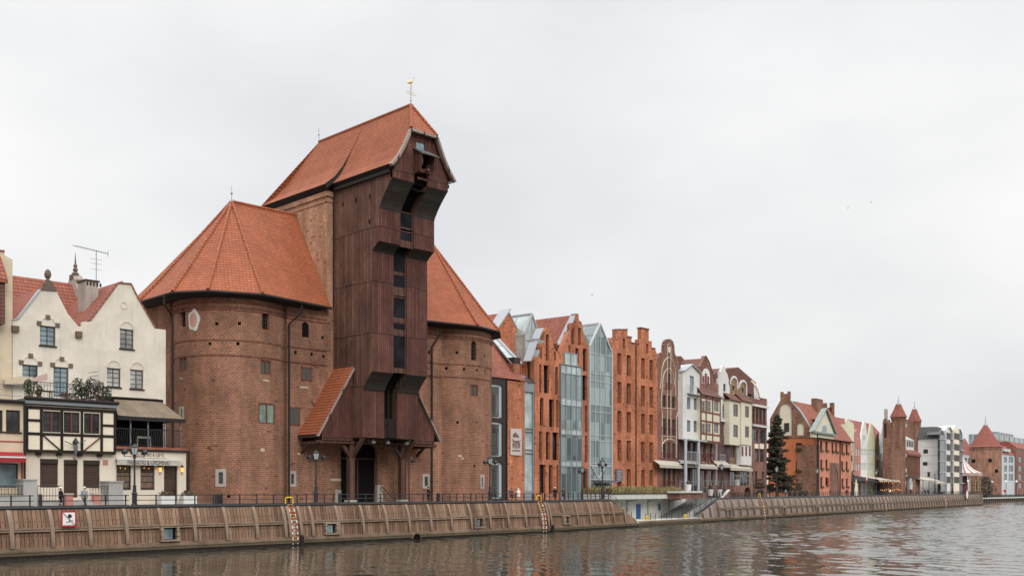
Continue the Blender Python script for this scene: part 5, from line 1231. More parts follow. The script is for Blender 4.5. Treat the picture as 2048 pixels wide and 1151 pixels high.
# M3 glass bay
n=.3; t=Thing('glass_bay','tall flat topped glass bay with grey bars between two brick museum gables','glass facade',FM,FM.S(1142,n),-n,GZ)
x0,x1=FM.S(1121.5,n),FM.S(1163,n); zt_=FM.Z(1142,731,n); t.part(MB().box(x0,x1,-n,-.02,GZ,zt_),'glass_front','glass_wall'); xa_,xb_=FM.S(1129,n-.1),FM.S(1154,n-.1); z2=FM.Z(1142,706,n-.1)
t.part(MB().box(xa_,xb_,-n+.1,-.02,zt_,z2),'glass_top','glass_pale'); m=MB(); zt0=zt_
for u in (1121.5,1131.5,1142,1152.5,1163): x=FM.S(u,n); m.box(x-.06,x+.06,-n-.12,-n+.02,GZ,zt_)
for v in (731,748,797,811,858,869,921,932,997): z=FM.Z(1142,v,n); m.box(x0,x1,-n-.09,-n+.02,z-.07,z+.07)
for x in (xa_,(xa_+xb_)/2,xb_): m.box(x-.06,x+.06,-n+.0,-n+.12,zt_,z2)
m.box(xa_,xb_,-n+.02,-n+.12,z2-.06,z2+.06); m.box(x0-.1,x1+.1,-n-.2,-.02,zt_,zt_+.12); t.part(m,'glazing_bars','metal_grey')
m=MB()
for v0,v1 in ((733,747),(798,810),(859,868),(922,931)):
    m.box(x0+.05,x1-.05,-n-.03,-n-.005,FM.Z(1142,v1,n),FM.Z(1142,v0,n))
t.part(m,'spandrel_panel','glass_pale')
# M5 glass gable
n=.15; t=Thing('glass_gable_house','glass gabled entrance hall of the museum with reflections and grid of bars','glass facade',FM,FM.S(1200),0,GZ)
pk=FM.P(1200,647,n); lf=FM.P(1178.6,692,n); rt=FM.P(1223.3,710,n); rt=(rt[0],lf[1]+ (rt[1]-lf[1])*.5)
o=[(lf[0],GZ),(rt[0],GZ),rt,pk,lf]; t.part(MB().wall(o,[],-n,14),'glass_body','glass_wall'); m=MB()
for p,q_ in zip([o[0],o[4],o[3],o[2],o[1]],[o[4],o[3],o[2],o[1]]): m.bar((p[0],-n-.03,p[1]),(q_[0],-n-.03,q_[1]),.25,.3,up=(0,1,0))
def ztop(x): return lf[1]+(pk[1]-lf[1])*(x-lf[0])/(pk[0]-lf[0]) if x<pk[0] else rt[1]+(pk[1]-rt[1])*(rt[0]-x)/(rt[0]-pk[0])
for u in (1190,1200,1211,): x=FM.S(u,n); m.box(x-.05,x+.05,-n-.12,-n+.01,GZ,ztop(x))
for v in (709,748,763,810,824,870,881,926,958): z=FM.Z(1200,v,n); m.box(lf[0],rt[0],-n-.1,-n+.01,z-.05,z+.05)
m.bar((pk[0],0,pk[1]),(pk[0],14,pk[1]),.35)
for k in range(0,6): m.bar((pk[0],k*2.7,pk[1]+.04),(lf[0],k*2.7,lf[1]+.04),.12)
m.bar(((pk[0]+lf[0])/2,0,(pk[1]+lf[1])/2+.05),((pk[0]+lf[0])/2,14,(pk[1]+lf[1])/2+.05),.12); m.bar((lf[0],0,lf[1]),(lf[0],14,lf[1]),.3); t.part(m,'glazing_bars','metal_light')
m=MB(); m.box(lf[0]+1.0,rt[0]-.6,-2.0,-n-.15,FM.Z(1200,964,n),FM.Z(1200,960,n)); t.part(m,'canopy','frame_grey')
for u0,u1 in ((1184,1191),(1193,1200),(1203,1210),(1212,1218)):
    x0,x1=FM.S(u0,n),FM.S(u1,n); z1=FM.Z(1200,966,n); w=t.part(MB().box(x0,x1,-n-.2,-n-.13,GZ,z1),'door','frame_grey'); t.part(MB().box(x0+.2,x1-.2,-n-.23,-n-.205,GZ+.3,z1-.3),'door_glass','glass_blue',w)
m=MB().box(FM.S(1180,n),FM.S(1222,n),-n-.06,-n-.02,FM.Z(1200,932,n),FM.Z(1200,929,n)); 
m.bar((FM.S(1196,n),-n-.2,FM.Z(1200,955,n)),(FM.S(1212,n),-n-.2,FM.Z(1200,925,n)),.15); m.bar((FM.S(1180,n),-n-.2,FM.Z(1200,930,n)),(FM.S(1194,n),-n-.2,FM.Z(1200,955,n)),.15); t.part(m,'steel_brace','metal_light')
# M6 orange brick granary
ws=[]
for i,(u0,u1) in enumerate(((1235,1243),(1253.5,1262),(1282.5,1290),(1299,1306.5))):
    for v0,v1 in ((706,749),(763,806),(821,863),(879,921.5),(937,990)):
        dv=(u0-1235)*(v0-979)*-.00075; dv2=(u0-1235)*(v1-979)*-.00075
        ws.append(((u0,v0+dv,u1,v1+dv2),bq(rev=.5,bw=.22,fm='brick_red')))
ws+= [((1246,676.5,1250.5,698),bq(rev=.5)),((1292.5,687,1296.5,707),bq(rev=.5))]
g=house(FM,'granary_house','orange brick granary with stepped double gable and rows of narrow windows','building',
 [(1223.6,700),(1224.5,682),(1232,682),(1232,659),(1255,659),(1255,674.5),(1263,674.5),(1263,687),(1277,687),(1277,678),(1282.5,678),(1282.5,657),(1297.6,657),(1297.6,681.5),(1303.7,681.5),(1303.7,697),(1310,698),(1314.8,708)],'brick_orange',ws,thick=.8,depth=14,
 coping=[(1232,658.5),(1255,658.5)],cmat='tiles_brown')
m=MB(); 
for a,b in (((1282.5,656),(1297.6,656)),((1255,673.5),(1263,673.5)),((1303.7,696.5),(1310,697)),((1263,686),(1277,686))):
    a=FM.P(*a); b=FM.P(*b); m.box(a[0]-.1,b[0]+.1,-.1,.9,a[1],a[1]+.2)
g.part(m,'coping','tiles_brown'); m=MB(); a=FM.S(1223.6); m.face([(FM.S(1225),.8,FM.Z(1225,684)),(FM.S(1245),.8,FM.Z(1245,672)),(FM.S(1245),14,FM.Z(1245,672)),(FM.S(1225),14,FM.Z(1225,684))]); g.part(m,'roof','tiles_red',recalc=False)
x=FM.S(1272,.1); g.part(MB().tube([(x,-.12,GZ),(x,-.12,FM.Z(1272,690))],.09,6),'downpipe','gutter')
sg=g.part(boxpx(MB(),FM,1233,937,1245.5,960.5,.05,.3),'information_board','frame_grey'); m=MB(); zz=FM.Z(1239,941,.3)
for k in range(7): m.box(FM.S(1234.5,.3),FM.S(1244-(k*7%4)*.8,.3),-.315,-.3,zz-k*.28-.1,zz-k*.28)
g.part(m,'board_text','zinc',sg)
# ================= townhouses
FT=Frame(154.5,116.9,14)
W2=dict(cols=2,rows=2,bw=.12,mw=.07)
def arcp(cu,cv,ru,rv,a0,a1,n=8): return [(cu-ru*math.cos(R(a0+(a1-a0)*i/n)),cv-rv*math.sin(R(a0+(a1-a0)*i/n))) for i in range(n+1)]
t1=house(FT,'townhouse','brown brick townhouse with tall curved gable traced in cream arches','house',
 [(1315.2,734),(1316,722),(1319,713),(1324,708),(1329,706)]+arcp(1337.8,692,8.6,10,0,180)+[(1347,708),(1352,714),(1356,726),(1358.6,745)],'brick_brown',
 [((1334,747,1341,777.6),W2)]+[((u0,789.5+i*1.5,u1,813.5+i*1.5),W2) for i,(u0,u1) in enumerate(((1325.8,1331.5),(1335,1340.3),(1344.2,1349.5)))]+
 [((u0,836.5+i,u1,868.5+i),W2) for i,(u0,u1) in enumerate(((1325.5,1332),(1335,1341),(1344.2,1350.5)))]+
 [((u0,886-(3 if i==1 else 0),u1,916),W2) for i,(u0,u1) in enumerate(((1325.5,1332),(1334.5,1341),(1344,1350.5)))]+
 [((u0,936,u1,976),W2) for i,(u0,u1) in enumerate(((1326,1332),(1335.5,1341),(1345,1350.5)))],depth=12,roof=[(1306,735),(1312,721),(1337,705),(1366,726),(1368,746)],rmat='tiles_brown')
m=MB()
line(m,FT,arcp(1337.8,693,3.4,6.5,0,180)+[(1341.2,880)],.17,y0=-.05); line(m,FT,[(1334.4,693),(1334.4,880)],.17,y0=-.05)
line(m,FT,[(1320,776)]+arcp(1336.5,757,14.5,43,0,180,12)+[(1351,790)],.17,y0=-.05); line(m,FT,[(1322,800)]+arcp(1336.5,770,12,34,0,180,12),.17,y0=-.05)
line(m,FT,[(1322,800),(1322,814),(1324,826),(1324,915)],.17,y0=-.05); line(m,FT,[(1356,760),(1356.5,822),(1352.5,834),(1352.5,915)],.17,y0=-.05); line(m,FT,[(1351,790),(1356,800)],.17,y0=-.05)
line(m,FT,arcp(1338,893,14.5,16,0,180,10),.22,y0=-.05); line(m,FT,[(1325,815),(1350.5,817)],.14,y0=-.05); line(m,FT,[(1325,871),(1350.5,872.5)],.14,y0=-.05)
t1.part(m,'cream_moulding','plaster_panel'); m=MB(); x,z=FT.P(1337.8,699); m.lathe([(.55,-.1),(.55,.1)],(0,0,0),14)
for i,v in enumerate(m.v): m.v[i]=Vector((x+v.x*.8,v.z,z+v.y*1.1))
t1.part(m,'round_medallion','plaster_panel')
m=MB(); line(m,FT,[(1315,732),(1316,720),(1320,711),(1328.5,706)]+arcp(1337.8,692,9,10.5,0,180)+[(1348,710),(1354,718),(1358,735)],.5,y0=-.2,y1=.6); t1.part(m,'gable_edge','brick_brown')
def smallrail(t,fr,u0,u1,v0,v1,n,mat='metal_black',bars=6):
    a,b=fr.S(u0,n),fr.S(u1,n); um=(u0+u1)/2; z0,z1=fr.Z(um,v1,n),fr.Z(um,v0,n); m=MB(); m.box(a,b,-n-.04,-n,z1-.07,z1); m.box(a,b,-n-.04,-n,z0,z0+.07)
    for i in range(bars+1): x=a+(b-a)*i/bars; m.box(x-.03,x+.03,-n-.03,-n+.01,z0,z1)
    return t.part(m,'balcony_railing',mat)
for v0,v1 in ((765,777),(854,869),(904,917),(960,975)): smallrail(t1,FT,1324 if v0>800 else 1332,1352 if v0>800 else 1343,v0,v1,.25,'frame_red',9)
# T2 white narrow oriel house
n=.9; t2=Thing('townhouse','narrow white townhouse with pointed gable on grey steel columns','house',FT,FT.S(1381,n),-n,GZ)
o=[FT.P(u,v,n) for u,v in ((1365.5,877),(1365.5,742),(1382.5,728.5),(1399.5,746),(1399.5,879))]
o[0]=(o[0][0],o[0][1]); o[-1]=(o[-1][0],o[0][1])
hs=[windowpart(t2,FT,a,n,y=.25,cols=2,rows=2,fm='frame_dark',gm='glass_blue') for a in ((1379.5,751.5,1388,788),(1374,794.5,1381,817.5),(1387.5,796,1394.5,819),(1374,840,1381,862.5),(1387.5,841,1394.5,863.5))]
t2.part(MB().wall(o[::-1],hs,-n,10,rev=.3),'wall','plaster_white'); m=MB()
for p,q_ in zip(o[1:3],o[2:4]): m.bar((p[0],-n+.4,p[1]+.05),(q_[0],-n+.4,q_[1]+.05),.16,1.6,up=(0,1,0))
m.box(o[1][0]-.1,o[1][0],-n,10,o[1][1]-.3,o[1][1]); t2.part(m,'coping','zinc')
smallrail(t2,FT,1374,1394,770,787,n+.8,'metal_light',9); m=MB(); m.box(FT.S(1374,n),FT.S(1394,n),-n-.8,-n,FT.Z(1384,788.5,n),FT.Z(1384,787,n)); t2.part(m,'balcony_floor','metal_light')
hs=[windowpart(t2,FT,a,0,y=.25,cols=2,rows=1,fm='frame_dark',gm='glass_dark') for a in ((1373,884,1379,925),(1382,884,1390,925),(1372,936,1380,985),(1385,936,1398,985))]
t2.part(MB().wall([(o[0][0]-.3,GZ),(FT.S(1400),GZ),(FT.S(1400),o[0][1]),(o[0][0]-.3,o[0][1])],hs,0,.5,rev=.4),'ground_wall','brick_purple')
for u in (1371,1396.5): x=FT.S(u,n+1.2); t2.part(MB().tube([(x,-n-1.2,GZ),(x,-n-1.2,o[0][1])],.3,10),'column','metal_light')
m=MB(); m.box(o[0][0],FT.S(1400,n),-n-1.5,-n,o[0][1]-.25,o[0][1]-.003); t2.part(m,'lintel_beam','metal_light')
for v0,v1 in ((903,925),): smallrail(t2,FT,1374,1401,v0,v1,n+1.5,'metal_light',9); t2.part(MB().box(FT.S(1374,n+1.5),FT.S(1401,n+1.5),-n-1.5,-.02,FT.Z(1388,927,n+1.5),FT.Z(1388,925,n+1.5)),'balcony_floor','metal_light')
# T3 brick + lunette + timber bay
t3=house(FT,'townhouse','brown brick gabled townhouse with white lunette and red and cream timber bay','house',
 [(1399.5,735),(1404,724),(1409,713),(1412,713),(1419,726),(1425,744),(1431,766),(1437,768)],'brick_brown',
 [((1405,887,1411,920),W2),((1418,887,1424,920),W2),((1403,940,1412,985),W2),((1416,940,1426,985),W2)],depth=12,roof=[(1399,735),(1410,716),(1434,770)],rmat='tiles_brown',coping=[(1399.5,734),(1404,723),(1409,712),(1412,712),(1419,725),(1431,765)],cmat='brick_brown')
m=MB(); L=[FT.P(u,v,.0) for u,v in [(1403.5,766)]+arcp(1411.5,752,8,16,0,180)+[(1419.5,767)]]; m.wall(L[::-1],[],-.06,.02); t3.part(m,'lunette','plaster_white')
m=MB()
for a in ((1405,751,1409,765),(1410,746,1414,766),(1415,752,1418.5,767)): boxpx(m,FT,*a,.05,.1)
t3.part(m,'lunette_window','frame_red'); m=MB(); x,z=FT.P(1411,771); m.box(x-.35,x+.35,-.1,.0,z-1.1,z-.2); t3.part(m,'niche','dark')
n=1.6; o=[FT.P(u,v,n) for u,v in ((1401,882),(1401,783),(1440.5,796),(1440.5,886))]; z0=o[0][1]; z1=o[1][1]-.2
x0,x1=o[0][0],o[2][0]
hs=[]
for v0,v1 in ((801,823),(846,866)):
    for u0,u1 in ((1402,1410.5),(1413,1422),(1428,1437.5)): hs.append(windowpart(t3,FT,(u0,v0,u1,v1),n,y=.15,cols=2,rows=2,fm='yellow_frame' if False else 'canvas',gm='glass_dark',bw=.16))
t3.part(MB().wall([(x0,z0),(x1,z0),(x1,z1),(x0,z1)],hs,-n,-.02,rev=.25),'timber_bay','plaster_straw')
m=MB()
for u in (1401.5,1411.8,1425,1440): x=FT.S(u,n); m.box(x-.22,x+.22,-n-.1,-n+.02,z0,z1)
for v in (797,825,843,868,882): z=FT.Z(1420,v,n); m.box(x0,x1,-n-.08,-n+.02,z-.16,z+.16)
t3.part(m,'timber_frame','frame_red'); m=MB(); m.face([(x0-.4,-n-.5,z1-.3),(x1+.9,-n-.5,z1-.3),(x1-.6,0,z1+1.6),(x0,0,z1+2.3)]); m.face([(x0-.4,-n-.5,z1-.35),(x1+.9,-n-.5,z1-.35),(x1+.9,0,z1-.35),(x0-.4,0,z1-.35)]); m.face([(x1+.9,-n-.5,z1-.3),(x1+.9,0,z1-.3),(x1-.6,0,z1+1.6)]); t3.part(m,'bay_roof','tiles_brown',recalc=False)
for u0,u1 in ((1401,1412),(1416,1427)):
    m=MB(); a,b=FT.S(u0,.8),FT.S(u1,.8); z0,z1=FT.Z(u0,925,.8),FT.Z(u0,905,.8)
    for p,q_ in (((a,z0),(b,z0)),((a,z1),(b,z1)),((a,z0),(a,z1)),((b,z0),(b,z1)),((a,z0),(b,z1)),((a,z1),(b,z0))): m.bar((p[0],-.8,p[1]),(q_[0],-.8,q_[1]),.1,.16,up=(0,1,0))
    m.box(a,b,-.8,0,z0-.1,z0); t3.part(m,'cross_balcony','frame_red')
# T4 white narrow with round top over purple brick
t4=house(FT,'townhouse','white narrow townhouse with rounded top above grey purple brick storeys','house',
 [(1436.5,772),(1436.8,756),(1440,756),(1440,742),(1443,741),(1444,734)]+arcp(1447.5,734.5,3.5,3.5,20,160,4)+[(1451.5,742),(1455,748),(1458,760),(1459.5,773)],'plaster_white',
 [((1446.5,767,1451.5,782),dict(W2)),((1445,804,1453,836),dict(W2,arch=True)),((1441,849,1450,870),W2),((1441.5,891,1450,922),dict(W2,arch=True)),((1437,938,1446,985),W2),((1449,938,1457,985),W2)],depth=12,roof=[(1420,760),(1436,745),(1459,775)],rmat='tiles_brown')
m=MB(); x0,x1=FT.S(1436.5),FT.S(1459.3); zz=FT.Z(1448,843)
hs=[[FT.P(u,v,.0) for u,v in ((u0,v1),(u1,v1),(u1,v0),(u0,v0))] for u0,v0,u1,v1 in ((1441,849,1450,870),(1441.5,891,1450,922),(1437,938,1446,985),(1449,938,1457,985))]
m.wall([(x0,GZ),(x1,GZ),(x1,zz),(x0,zz)],hs,-.12,-.01,rev=.1); t4.part(m,'lower_brick','brick_purple'); smallrail(t4,FT,1440,1454,823,836,.3,'metal_light',5); smallrail(t4,FT,1440,1451,908,921,.5,'metal_light',5)
t4.part(MB().box(FT.S(1431,.2),FT.S(1434,.2),-.25,-.02,GZ,FT.Z(1433,785)),'drain_column','metal_grey')
m=MB(); m.box(FT.S(1435,.4),FT.S(1460.5,.4),-.5,-.1,zz-.05,zz+.25); t4.part(m,'string_course','plaster_white')
# T5 pair with round shoulders
t5=house(FT,'townhouse','ochre brick townhouse with two round cream edged gables and cream bays','house',
 [(1459.5,770)]+arcp(1467,768,8,16,0,180)+[(1476.5,778)]+arcp(1485,775,8,15,0,180)+[(1494,792),(1504.5,795)],'brick_ochre',
 [((1466.5,808,1476,832),dict(W2,fm='frame_red')),((1466.5,849,1476,873.5),dict(W2,fm='frame_red')),((1460.5,890,1470.5,914),dict(W2,fm='frame_red')),((1460,942,1472,985),W2),((1480,942,1498,985),dict(W2,cols=4)),((1464.5,771,1469,780),dict(W2,cols=1,rows=1)),((1483,775,1487.5,784),dict(W2,cols=1,rows=1))],depth=12,roof=[(1435,760),(1452,738),(1482,734),(1498,752),(1512,768),(1512,790)],rmat='tiles_brown')
m=MB(); line(m,FT,arcp(1467,768,7.4,15,0,180)+[(1474.4,778)],.5,y0=-.15,y1=.3); line(m,FT,arcp(1485,775,7.4,14,0,180)+[(1492.4,790)],.5,y0=-.15,y1=.3); t5.part(m,'cream_edge','plaster_white')
m=MB(); line(m,FT,arcp(1467,768,8.8,17.5,0,180),.35,y0=-.2,y1=.4); line(m,FT,arcp(1485,775,8.8,16.5,0,180),.25,y0=-.1,y1=.4); t5.part(m,'red_edge','tiles_brown')
n=1.3
for u0,u1,v0,v1,wl in ((1459,1480,800,889,((1466.5,808,1476,832),(1466.5,849,1476,873.5))),(1482,1503.5,802,889,((1490,812,1498,834),(1490,852,1498,874)))):
    x0,x1=FT.S(u0,n),FT.S(u1,n); um=(u0+u1)/2; hs=[windowpart(t5,FT,a,n,y=.15,cols=2,rows=2,fm='frame_red',gm='glass_dark') for a in wl]; z0,z1=FT.Z(um,v1,n),FT.Z(um,v0,n)
    t5.part(MB().wall([(x0,z0),(x1,z0),(x1,z1),(x0,z1)],hs,-n,-.02,rev=.25),'cream_bay','plaster_straw')
    m=MB(); m.face([(x0-.3,-n-.4,z1),(x1+.3,-n-.4,z1),(x1+.3,0,z1+1.5),(x0-.3,0,z1+1.5)]); m.box(x0-.3,x1+.3,-n-.4,0,z1-.14,z1-.005); t5.part(m,'bay_roof','tiles_brown',recalc=False)
x0,x1=FT.S(1482.5,n-.2),FT.S(1503,n-.2); z0,z1=FT.Z(1492,929,n),FT.Z(1492,890,n); t5.part(MB().box(x0,x1,-n+.2,-.02,z0,z1),'white_oriel','plaster_white')
for u in (1483.5,1491,1498): t5.part(boxpx(MB(),FT,u,892,u+3.4,911,n-.18,n-.15),'oriel_window','frame_red')
# T6 wide brick with balconies and mansard
t6=house(FT,'townhouse','red brick townhouse with wide dark windows and a brown mansard roof','house',
 [(1504.6,812),(1504.7,795),(1524,800),(1524,795),(1533.5,797)],'brick_brown',
 [((u0,816+i*.6,u1,846+i*.6),dict(W2,rows=1)) for i,(u0,u1) in enumerate(((1504.9,1509),(1512,1516.5),(1518.5,1523.5),(1526,1530.5)))]+[((1505,857,1516,883),W2),((1520,859,1531,885),W2),((1510,897,1517.5,922),W2),((1520,898,1528,923),W2),((1503.5,941,1507,976),W2),((1510,941,1515,976),W2),((1524,942,1528,976),W2)],depth=14)
m=MB(); line(m,FT,[(1504,809),(1534,815)],.5,y0=-.5,y1=0); line(m,FT,[(1504,849),(1534,854)],.5,y0=-.5,y1=0); t6.part(m,'white_ledge','plaster_white')
smallrail(t6,FT,1503,1534,840,848,.6,'frame_red',9); smallrail(t6,FT,1503,1534,795,806,.6,'frame_red',9)
m=MB()
for a in ((1509.5,887,1517,896),(1519.5,887,1528,896.5)): boxpx(m,FT,*a,0,.06)
t6.part(m,'cream_panel','plaster_panel')
m=MB(); o=[FT.P(u,v,-1.5) for u,v in ((1490,805),(1490,764),(1503,764),(1511,772),(1516,785),(1521,804))]; m.wall(o[::-1],[],1.5,12); t6.part(m,'attic_wall','plaster_white'); m=MB(); line(m,FT,[(1490,763),(1504,763),(1512,772),(1517,785),(1522,803)],.35,n=-1.5,y0=-.3,y1=.3); t6.part(m,'attic_edge','plaster_panel')
t6.part(boxpx(MB(),FT,1500,782,1508,800,-1.4,-1.35),'attic_window','frame_dark')
m=MB(); o=[FT.P(u,v,-2) for u,v in ((1440,790),(1449,738),(1481,733.5),(1517,765),(1513,768))]; m.wall(o[::-1],[],2.5,14); t6.part(m,'roof','tiles_brown')
# brown roofs peeping between the gables
t=Thing('townhouse_roof','brown tiled roof seen between the curved gable and the white gable','roof',FT,FT.S(1360,-5),5,20); m=MB(); m.wall([FT.P(u,v,-5) for u,v in ((1345,760),(1346,712),(1362,711.5),(1376,726),(1390,760))][::-1],[],5,13); t.part(m,'tiled_slope','tiles_brown')
t=Thing('townhouse_roof','low brown tiled roof between the white gable and the lunette gable','roof',FT,FT.S(1392,-5),5,20); m=MB(); m.wall([FT.P(u,v,-5) for u,v in ((1376,745),(1377,724),(1400,721),(1412,740))][::-1],[],5,13); t.part(m,'tiled_slope','tiles_brown')
# street awnings
for i,(u0,u1,v) in enumerate(((1320,1370,930),(1368,1400,929),(1399,1438,932),(1434,1462,929),(1461,1505,936))):
    n=1.4; x0,x1=FT.S(u0,n),FT.S(u1,n); z=FT.Z((u0+u1)/2,v,n)
    lb=('long cream awning below the curved gable house','short cream awning before the steel columns','cream awning below the cross balconies','small cream awning beside the street lamp','wide cream awning below the white oriel')[i]
    t=Thing('awning',lb,'awning',FT,(x0+x1)/2,-n,z); m=MB(); m.face([(x0,-n,z),(x1,-n,z),(x1,-.1,z+.9),(x0,-.1,z+.9)]); m.face([(x0,-n,z-.03),(x1,-n,z-.03),(x1,-.1,z+.87),(x0,-.1,z+.87)]); m.box(x0,x1,-n-.08,-n+.08,z-.5,z+.05); t.part(m,'canvas','canvas',recalc=False)
    t.part(MB().tube([(x0+.3,-n,z-.05),(x0+.3,-.05,z+.3)],.04,5).tube([(x1-.3,-n,z-.05),(x1-.3,-.05,z+.3)],.04,5),'arm','metal_grey')
# ================= landing stage with grass roof
y1=ND
t=Thing('landing_shelter','pale concrete canopy with ornamental grass on top over the landing stage','shelter',FB,FB.S(1300,-4),4,LZ)
x0,x1=FB.S(1219,-3.2),FB.S(1375,-3.2); zs0,zs1=FB.Z(1300,996.5,-3.2),FB.Z(1300,987,-3.2)
m=MB(); m.box(x0,x1,3.2,11,zs0,zs1); t.part(m,'roof_slab','concrete_pale'); t.part(MB().box(x0-.05,x1+.05,3.1,3.3,zs1,zs1+.14).box(x0,x1,3.3,11,zs1+.001,zs1+.05),'roof_edge','gutter')
xb0,xb1=sL1-.4,FB.S(1343,-ND); t.part(MB().box(xb0-3,xb1+6,ND-.12,ND+.2,LZ,zs0),'back_wall','concrete_pale')
m=MB()
for u in (1252,1294,1336): x=FB.S(u,-ND); m.box(x-.16,x+.16,ND-.3,ND-.122,LZ,zs0-.4); m.bar((x,ND-.2,zs0-.45),(x,3.4,zs0-.12),.25,.3)
t.part(m,'rib','concrete')
u0,u1=FB.S(1271,-ND),FB.S(1279.5,-ND); t.part(MB().box(u0,u1,ND-.2,ND-.125,LZ,FB.Z(1275,1007,-ND)),'door','blue_paint')
x,z=FB.P(1317,1013,-ND); m=MB().lathe([(.55,-.05),(.55,.05)],(0,0,0),16)
for i,v in enumerate(m.v): m.v[i]=Vector((x+v.x*.8,ND-.18+v.z,z+v.y*1.2))
t.part(m,'porthole','blue_paint')
# ornamental grass
random.seed(3); m=MB(); X0g,X1g=FB.S(1222,-3.6),FB.S(1371,-3.6)
for i in range(9000):
    x=random.uniform(X0g,X1g); y=3.5+random.random()**1.3*6; h=random.uniform(.8,1.6)*(.75+.35*math.sin(x*1.3)*math.sin(x*.53+1)); a=random.uniform(0,6.3); l=random.uniform(.1,.5)
    dx,dy=math.cos(a),math.sin(a); w_=.035; p=Vector((x,y,zs1)); q=Vector((x+dx*l*.4,y+dy*l*.4,zs1+h*.65)); r=Vector((x+dx*l,y+dy*l,zs1+h))
    s_=Vector((-dy,dx,0))*w_; m.face([p-s_,p+s_,q+s_,q-s_]); m.face([q-s_*1.6,q+s_*1.6,r])
single(m,'ornamental_grass','dry_grass','pale dry ornamental grass growing on the landing shelter roof','grass',FB,X0g,5,zs1,kind='stuff',recalc=False)
t=Thing('round_bush','rust brown rounded bush at the left end of the grass roof','bush',FB,FB.S(1214,-4),4,zs1); m=MB(); leafblob(m,(FB.S(1214,-4),4,zs1+.45),(.9,.8,.55),420,.12); t.part(m,'foliage','bush_brown',recalc=False); t.part(MB().tube([(FB.S(1214,-4),4,zs1-.3),(FB.S(1214,-4),4,zs1+.4)],.08,5),'stem','bark')
# stairs
m=MB(); n=20; sx0=FB.S(1325,-ND); sx0=sL2-10.5; 
stx0,stx1=FB.S(1347,-3),sL3-1.5
for k in range(n):
    a=stx0+(stx1-stx0)*k/n; m.box(a,stx1+2,1.6,ND+4-.01*k,LZ+(GZ-LZ)*k/n-.001*k,LZ+(GZ-LZ)*(k+1)/n)
st_=Thing('landing_stairs','wide grey concrete stairs rising from the landing to the promenade','stairs',FB,(stx0+stx1)/2,3,LZ); st_.part(m,'steps','concrete')
m=MB()
for k in range(n): a=stx0+(stx1-stx0)*k/n; m.box(a-.02,a+.09,1.55,ND+4.01-.01*k,LZ+(GZ-LZ)*(k+1)/n-.05,LZ+(GZ-LZ)*(k+1)/n+.01)
st_.part(m,'nosing','frame_grey')
m=MB(); m.wall([(stx0-.5,LZ),(stx1+2,LZ),(stx1+2,GZ+1.0),(stx0+6,GZ+.7),(stx0-.5,LZ+1.2)][::1],[],ND-.1,ND+.12); 
t=Thing('parapet_wall','white capped brick parapet climbing beside the landing stairs','wall',FB,stx1,2,GZ)
a=FB.P(1411,1000,-4); b=FB.P(1430,979,-4); m=MB(); m.wall([(a[0],LZ+1),(b[0]+.6,LZ+1),(b[0]+.6,b[1]-.2),(a[0],a[1]-.2)],[],1.15,1.5); t.part(m,'brick_side','brick_brown'); m=MB(); m.bar((a[0],1.35,a[1]-.05),(b[0]+.6,1.35,b[1]-.05),.32,.9,up=(0,1,0)) if False else m.bar((a[0]-.3,1.35,a[1]-.1),(b[0]+.6,1.35,b[1]),.55,.22,up=(0,0,1)); t.part(m,'white_cap','concrete_pale')
# left descending stair
m=MB()
for k in range(16):
    a=sL0+.3+(sL1-sL0)*k/16; m.box(a,sL1+.4,1.15,2.8,LZ-.001*k,GZ-(GZ-LZ)*(k+1)/16+.001) if False else m.box(sL0+.0,a+(sL1-sL0)/16,1.15,2.8,LZ-.002*k,GZ-(GZ-LZ)*k/16-.1)
m=MB()
for k in range(16):
    a=sL0+(sL1-sL0)*k/16; m.box(a,a+(sL1-sL0)/16-.002,1.15,2.8,LZ-.3,GZ-.05-(GZ-LZ)*k/16)
single(m,'landing_stairs','concrete','narrow concrete stairs going down behind the sloping quay wall','stairs',FB,sL0,2,LZ)
def slopedrail(fr,a,b,y,label,n=4,name='stair_railing'):
    t=Thing(name,label,'railing',fr,a[0],y,a[1]); m=MB()
    for h in (.15,.6,1.05): m.tube([(a[0],y,a[1]+h),(b[0],y,b[1]+h)],.035,6)
    t.part(m,'rail','metal_black')
    for k in range(n+1): x=a[0]+(b[0]-a[0])*k/n; z=a[1]+(b[1]-a[1])*k/n; t.part(MB().tube([(x,y,z-.1),(x,y,z+1.12)],.05,6),'post','metal_black')
slopedrail(FB,(sL0+.2,GZ),(sL1-.2,LZ+.4),1.3,'black railing sloping down along the left landing stairs')
slopedrail(FB,(sL2-.5,LZ+.3),(sL3-.2,GZ),1.3,'black railing sloping up along the right landing stairs')
slopedrail(FB,(stx0+1,LZ+.3),(stx0+7,LZ+2.4),1.7,'short black handrail at the foot of the wide stairs',3)
for u0,u1,lb in ((1291,1311,'left black railing panel on the landing stage'),(1323,1343,'middle black railing panel on the landing stage'),(1357,1379,'right black railing panel on the landing stage')):
    a,b=FB.S(u0,-1),FB.S(u1,-1); slopedrail(FB,(a,LZ),(b,LZ),1.0,lb,2,'landing_railing')
for u,lb in ((1293.5,'left yellow mooring bollard on the landing edge'),(1370,'right yellow mooring bollard on the landing edge')):
    x=FB.S(u,-.4); t=Thing('bollard',lb,'bollard',FB,x,.4,LZ); t.part(MB().lathe([(.3,0),(.22,.1),(.22,.4),(.38,.48),(.38,.62),(.1,.7)],(x,.4,LZ),12),'post','yellow_paint')
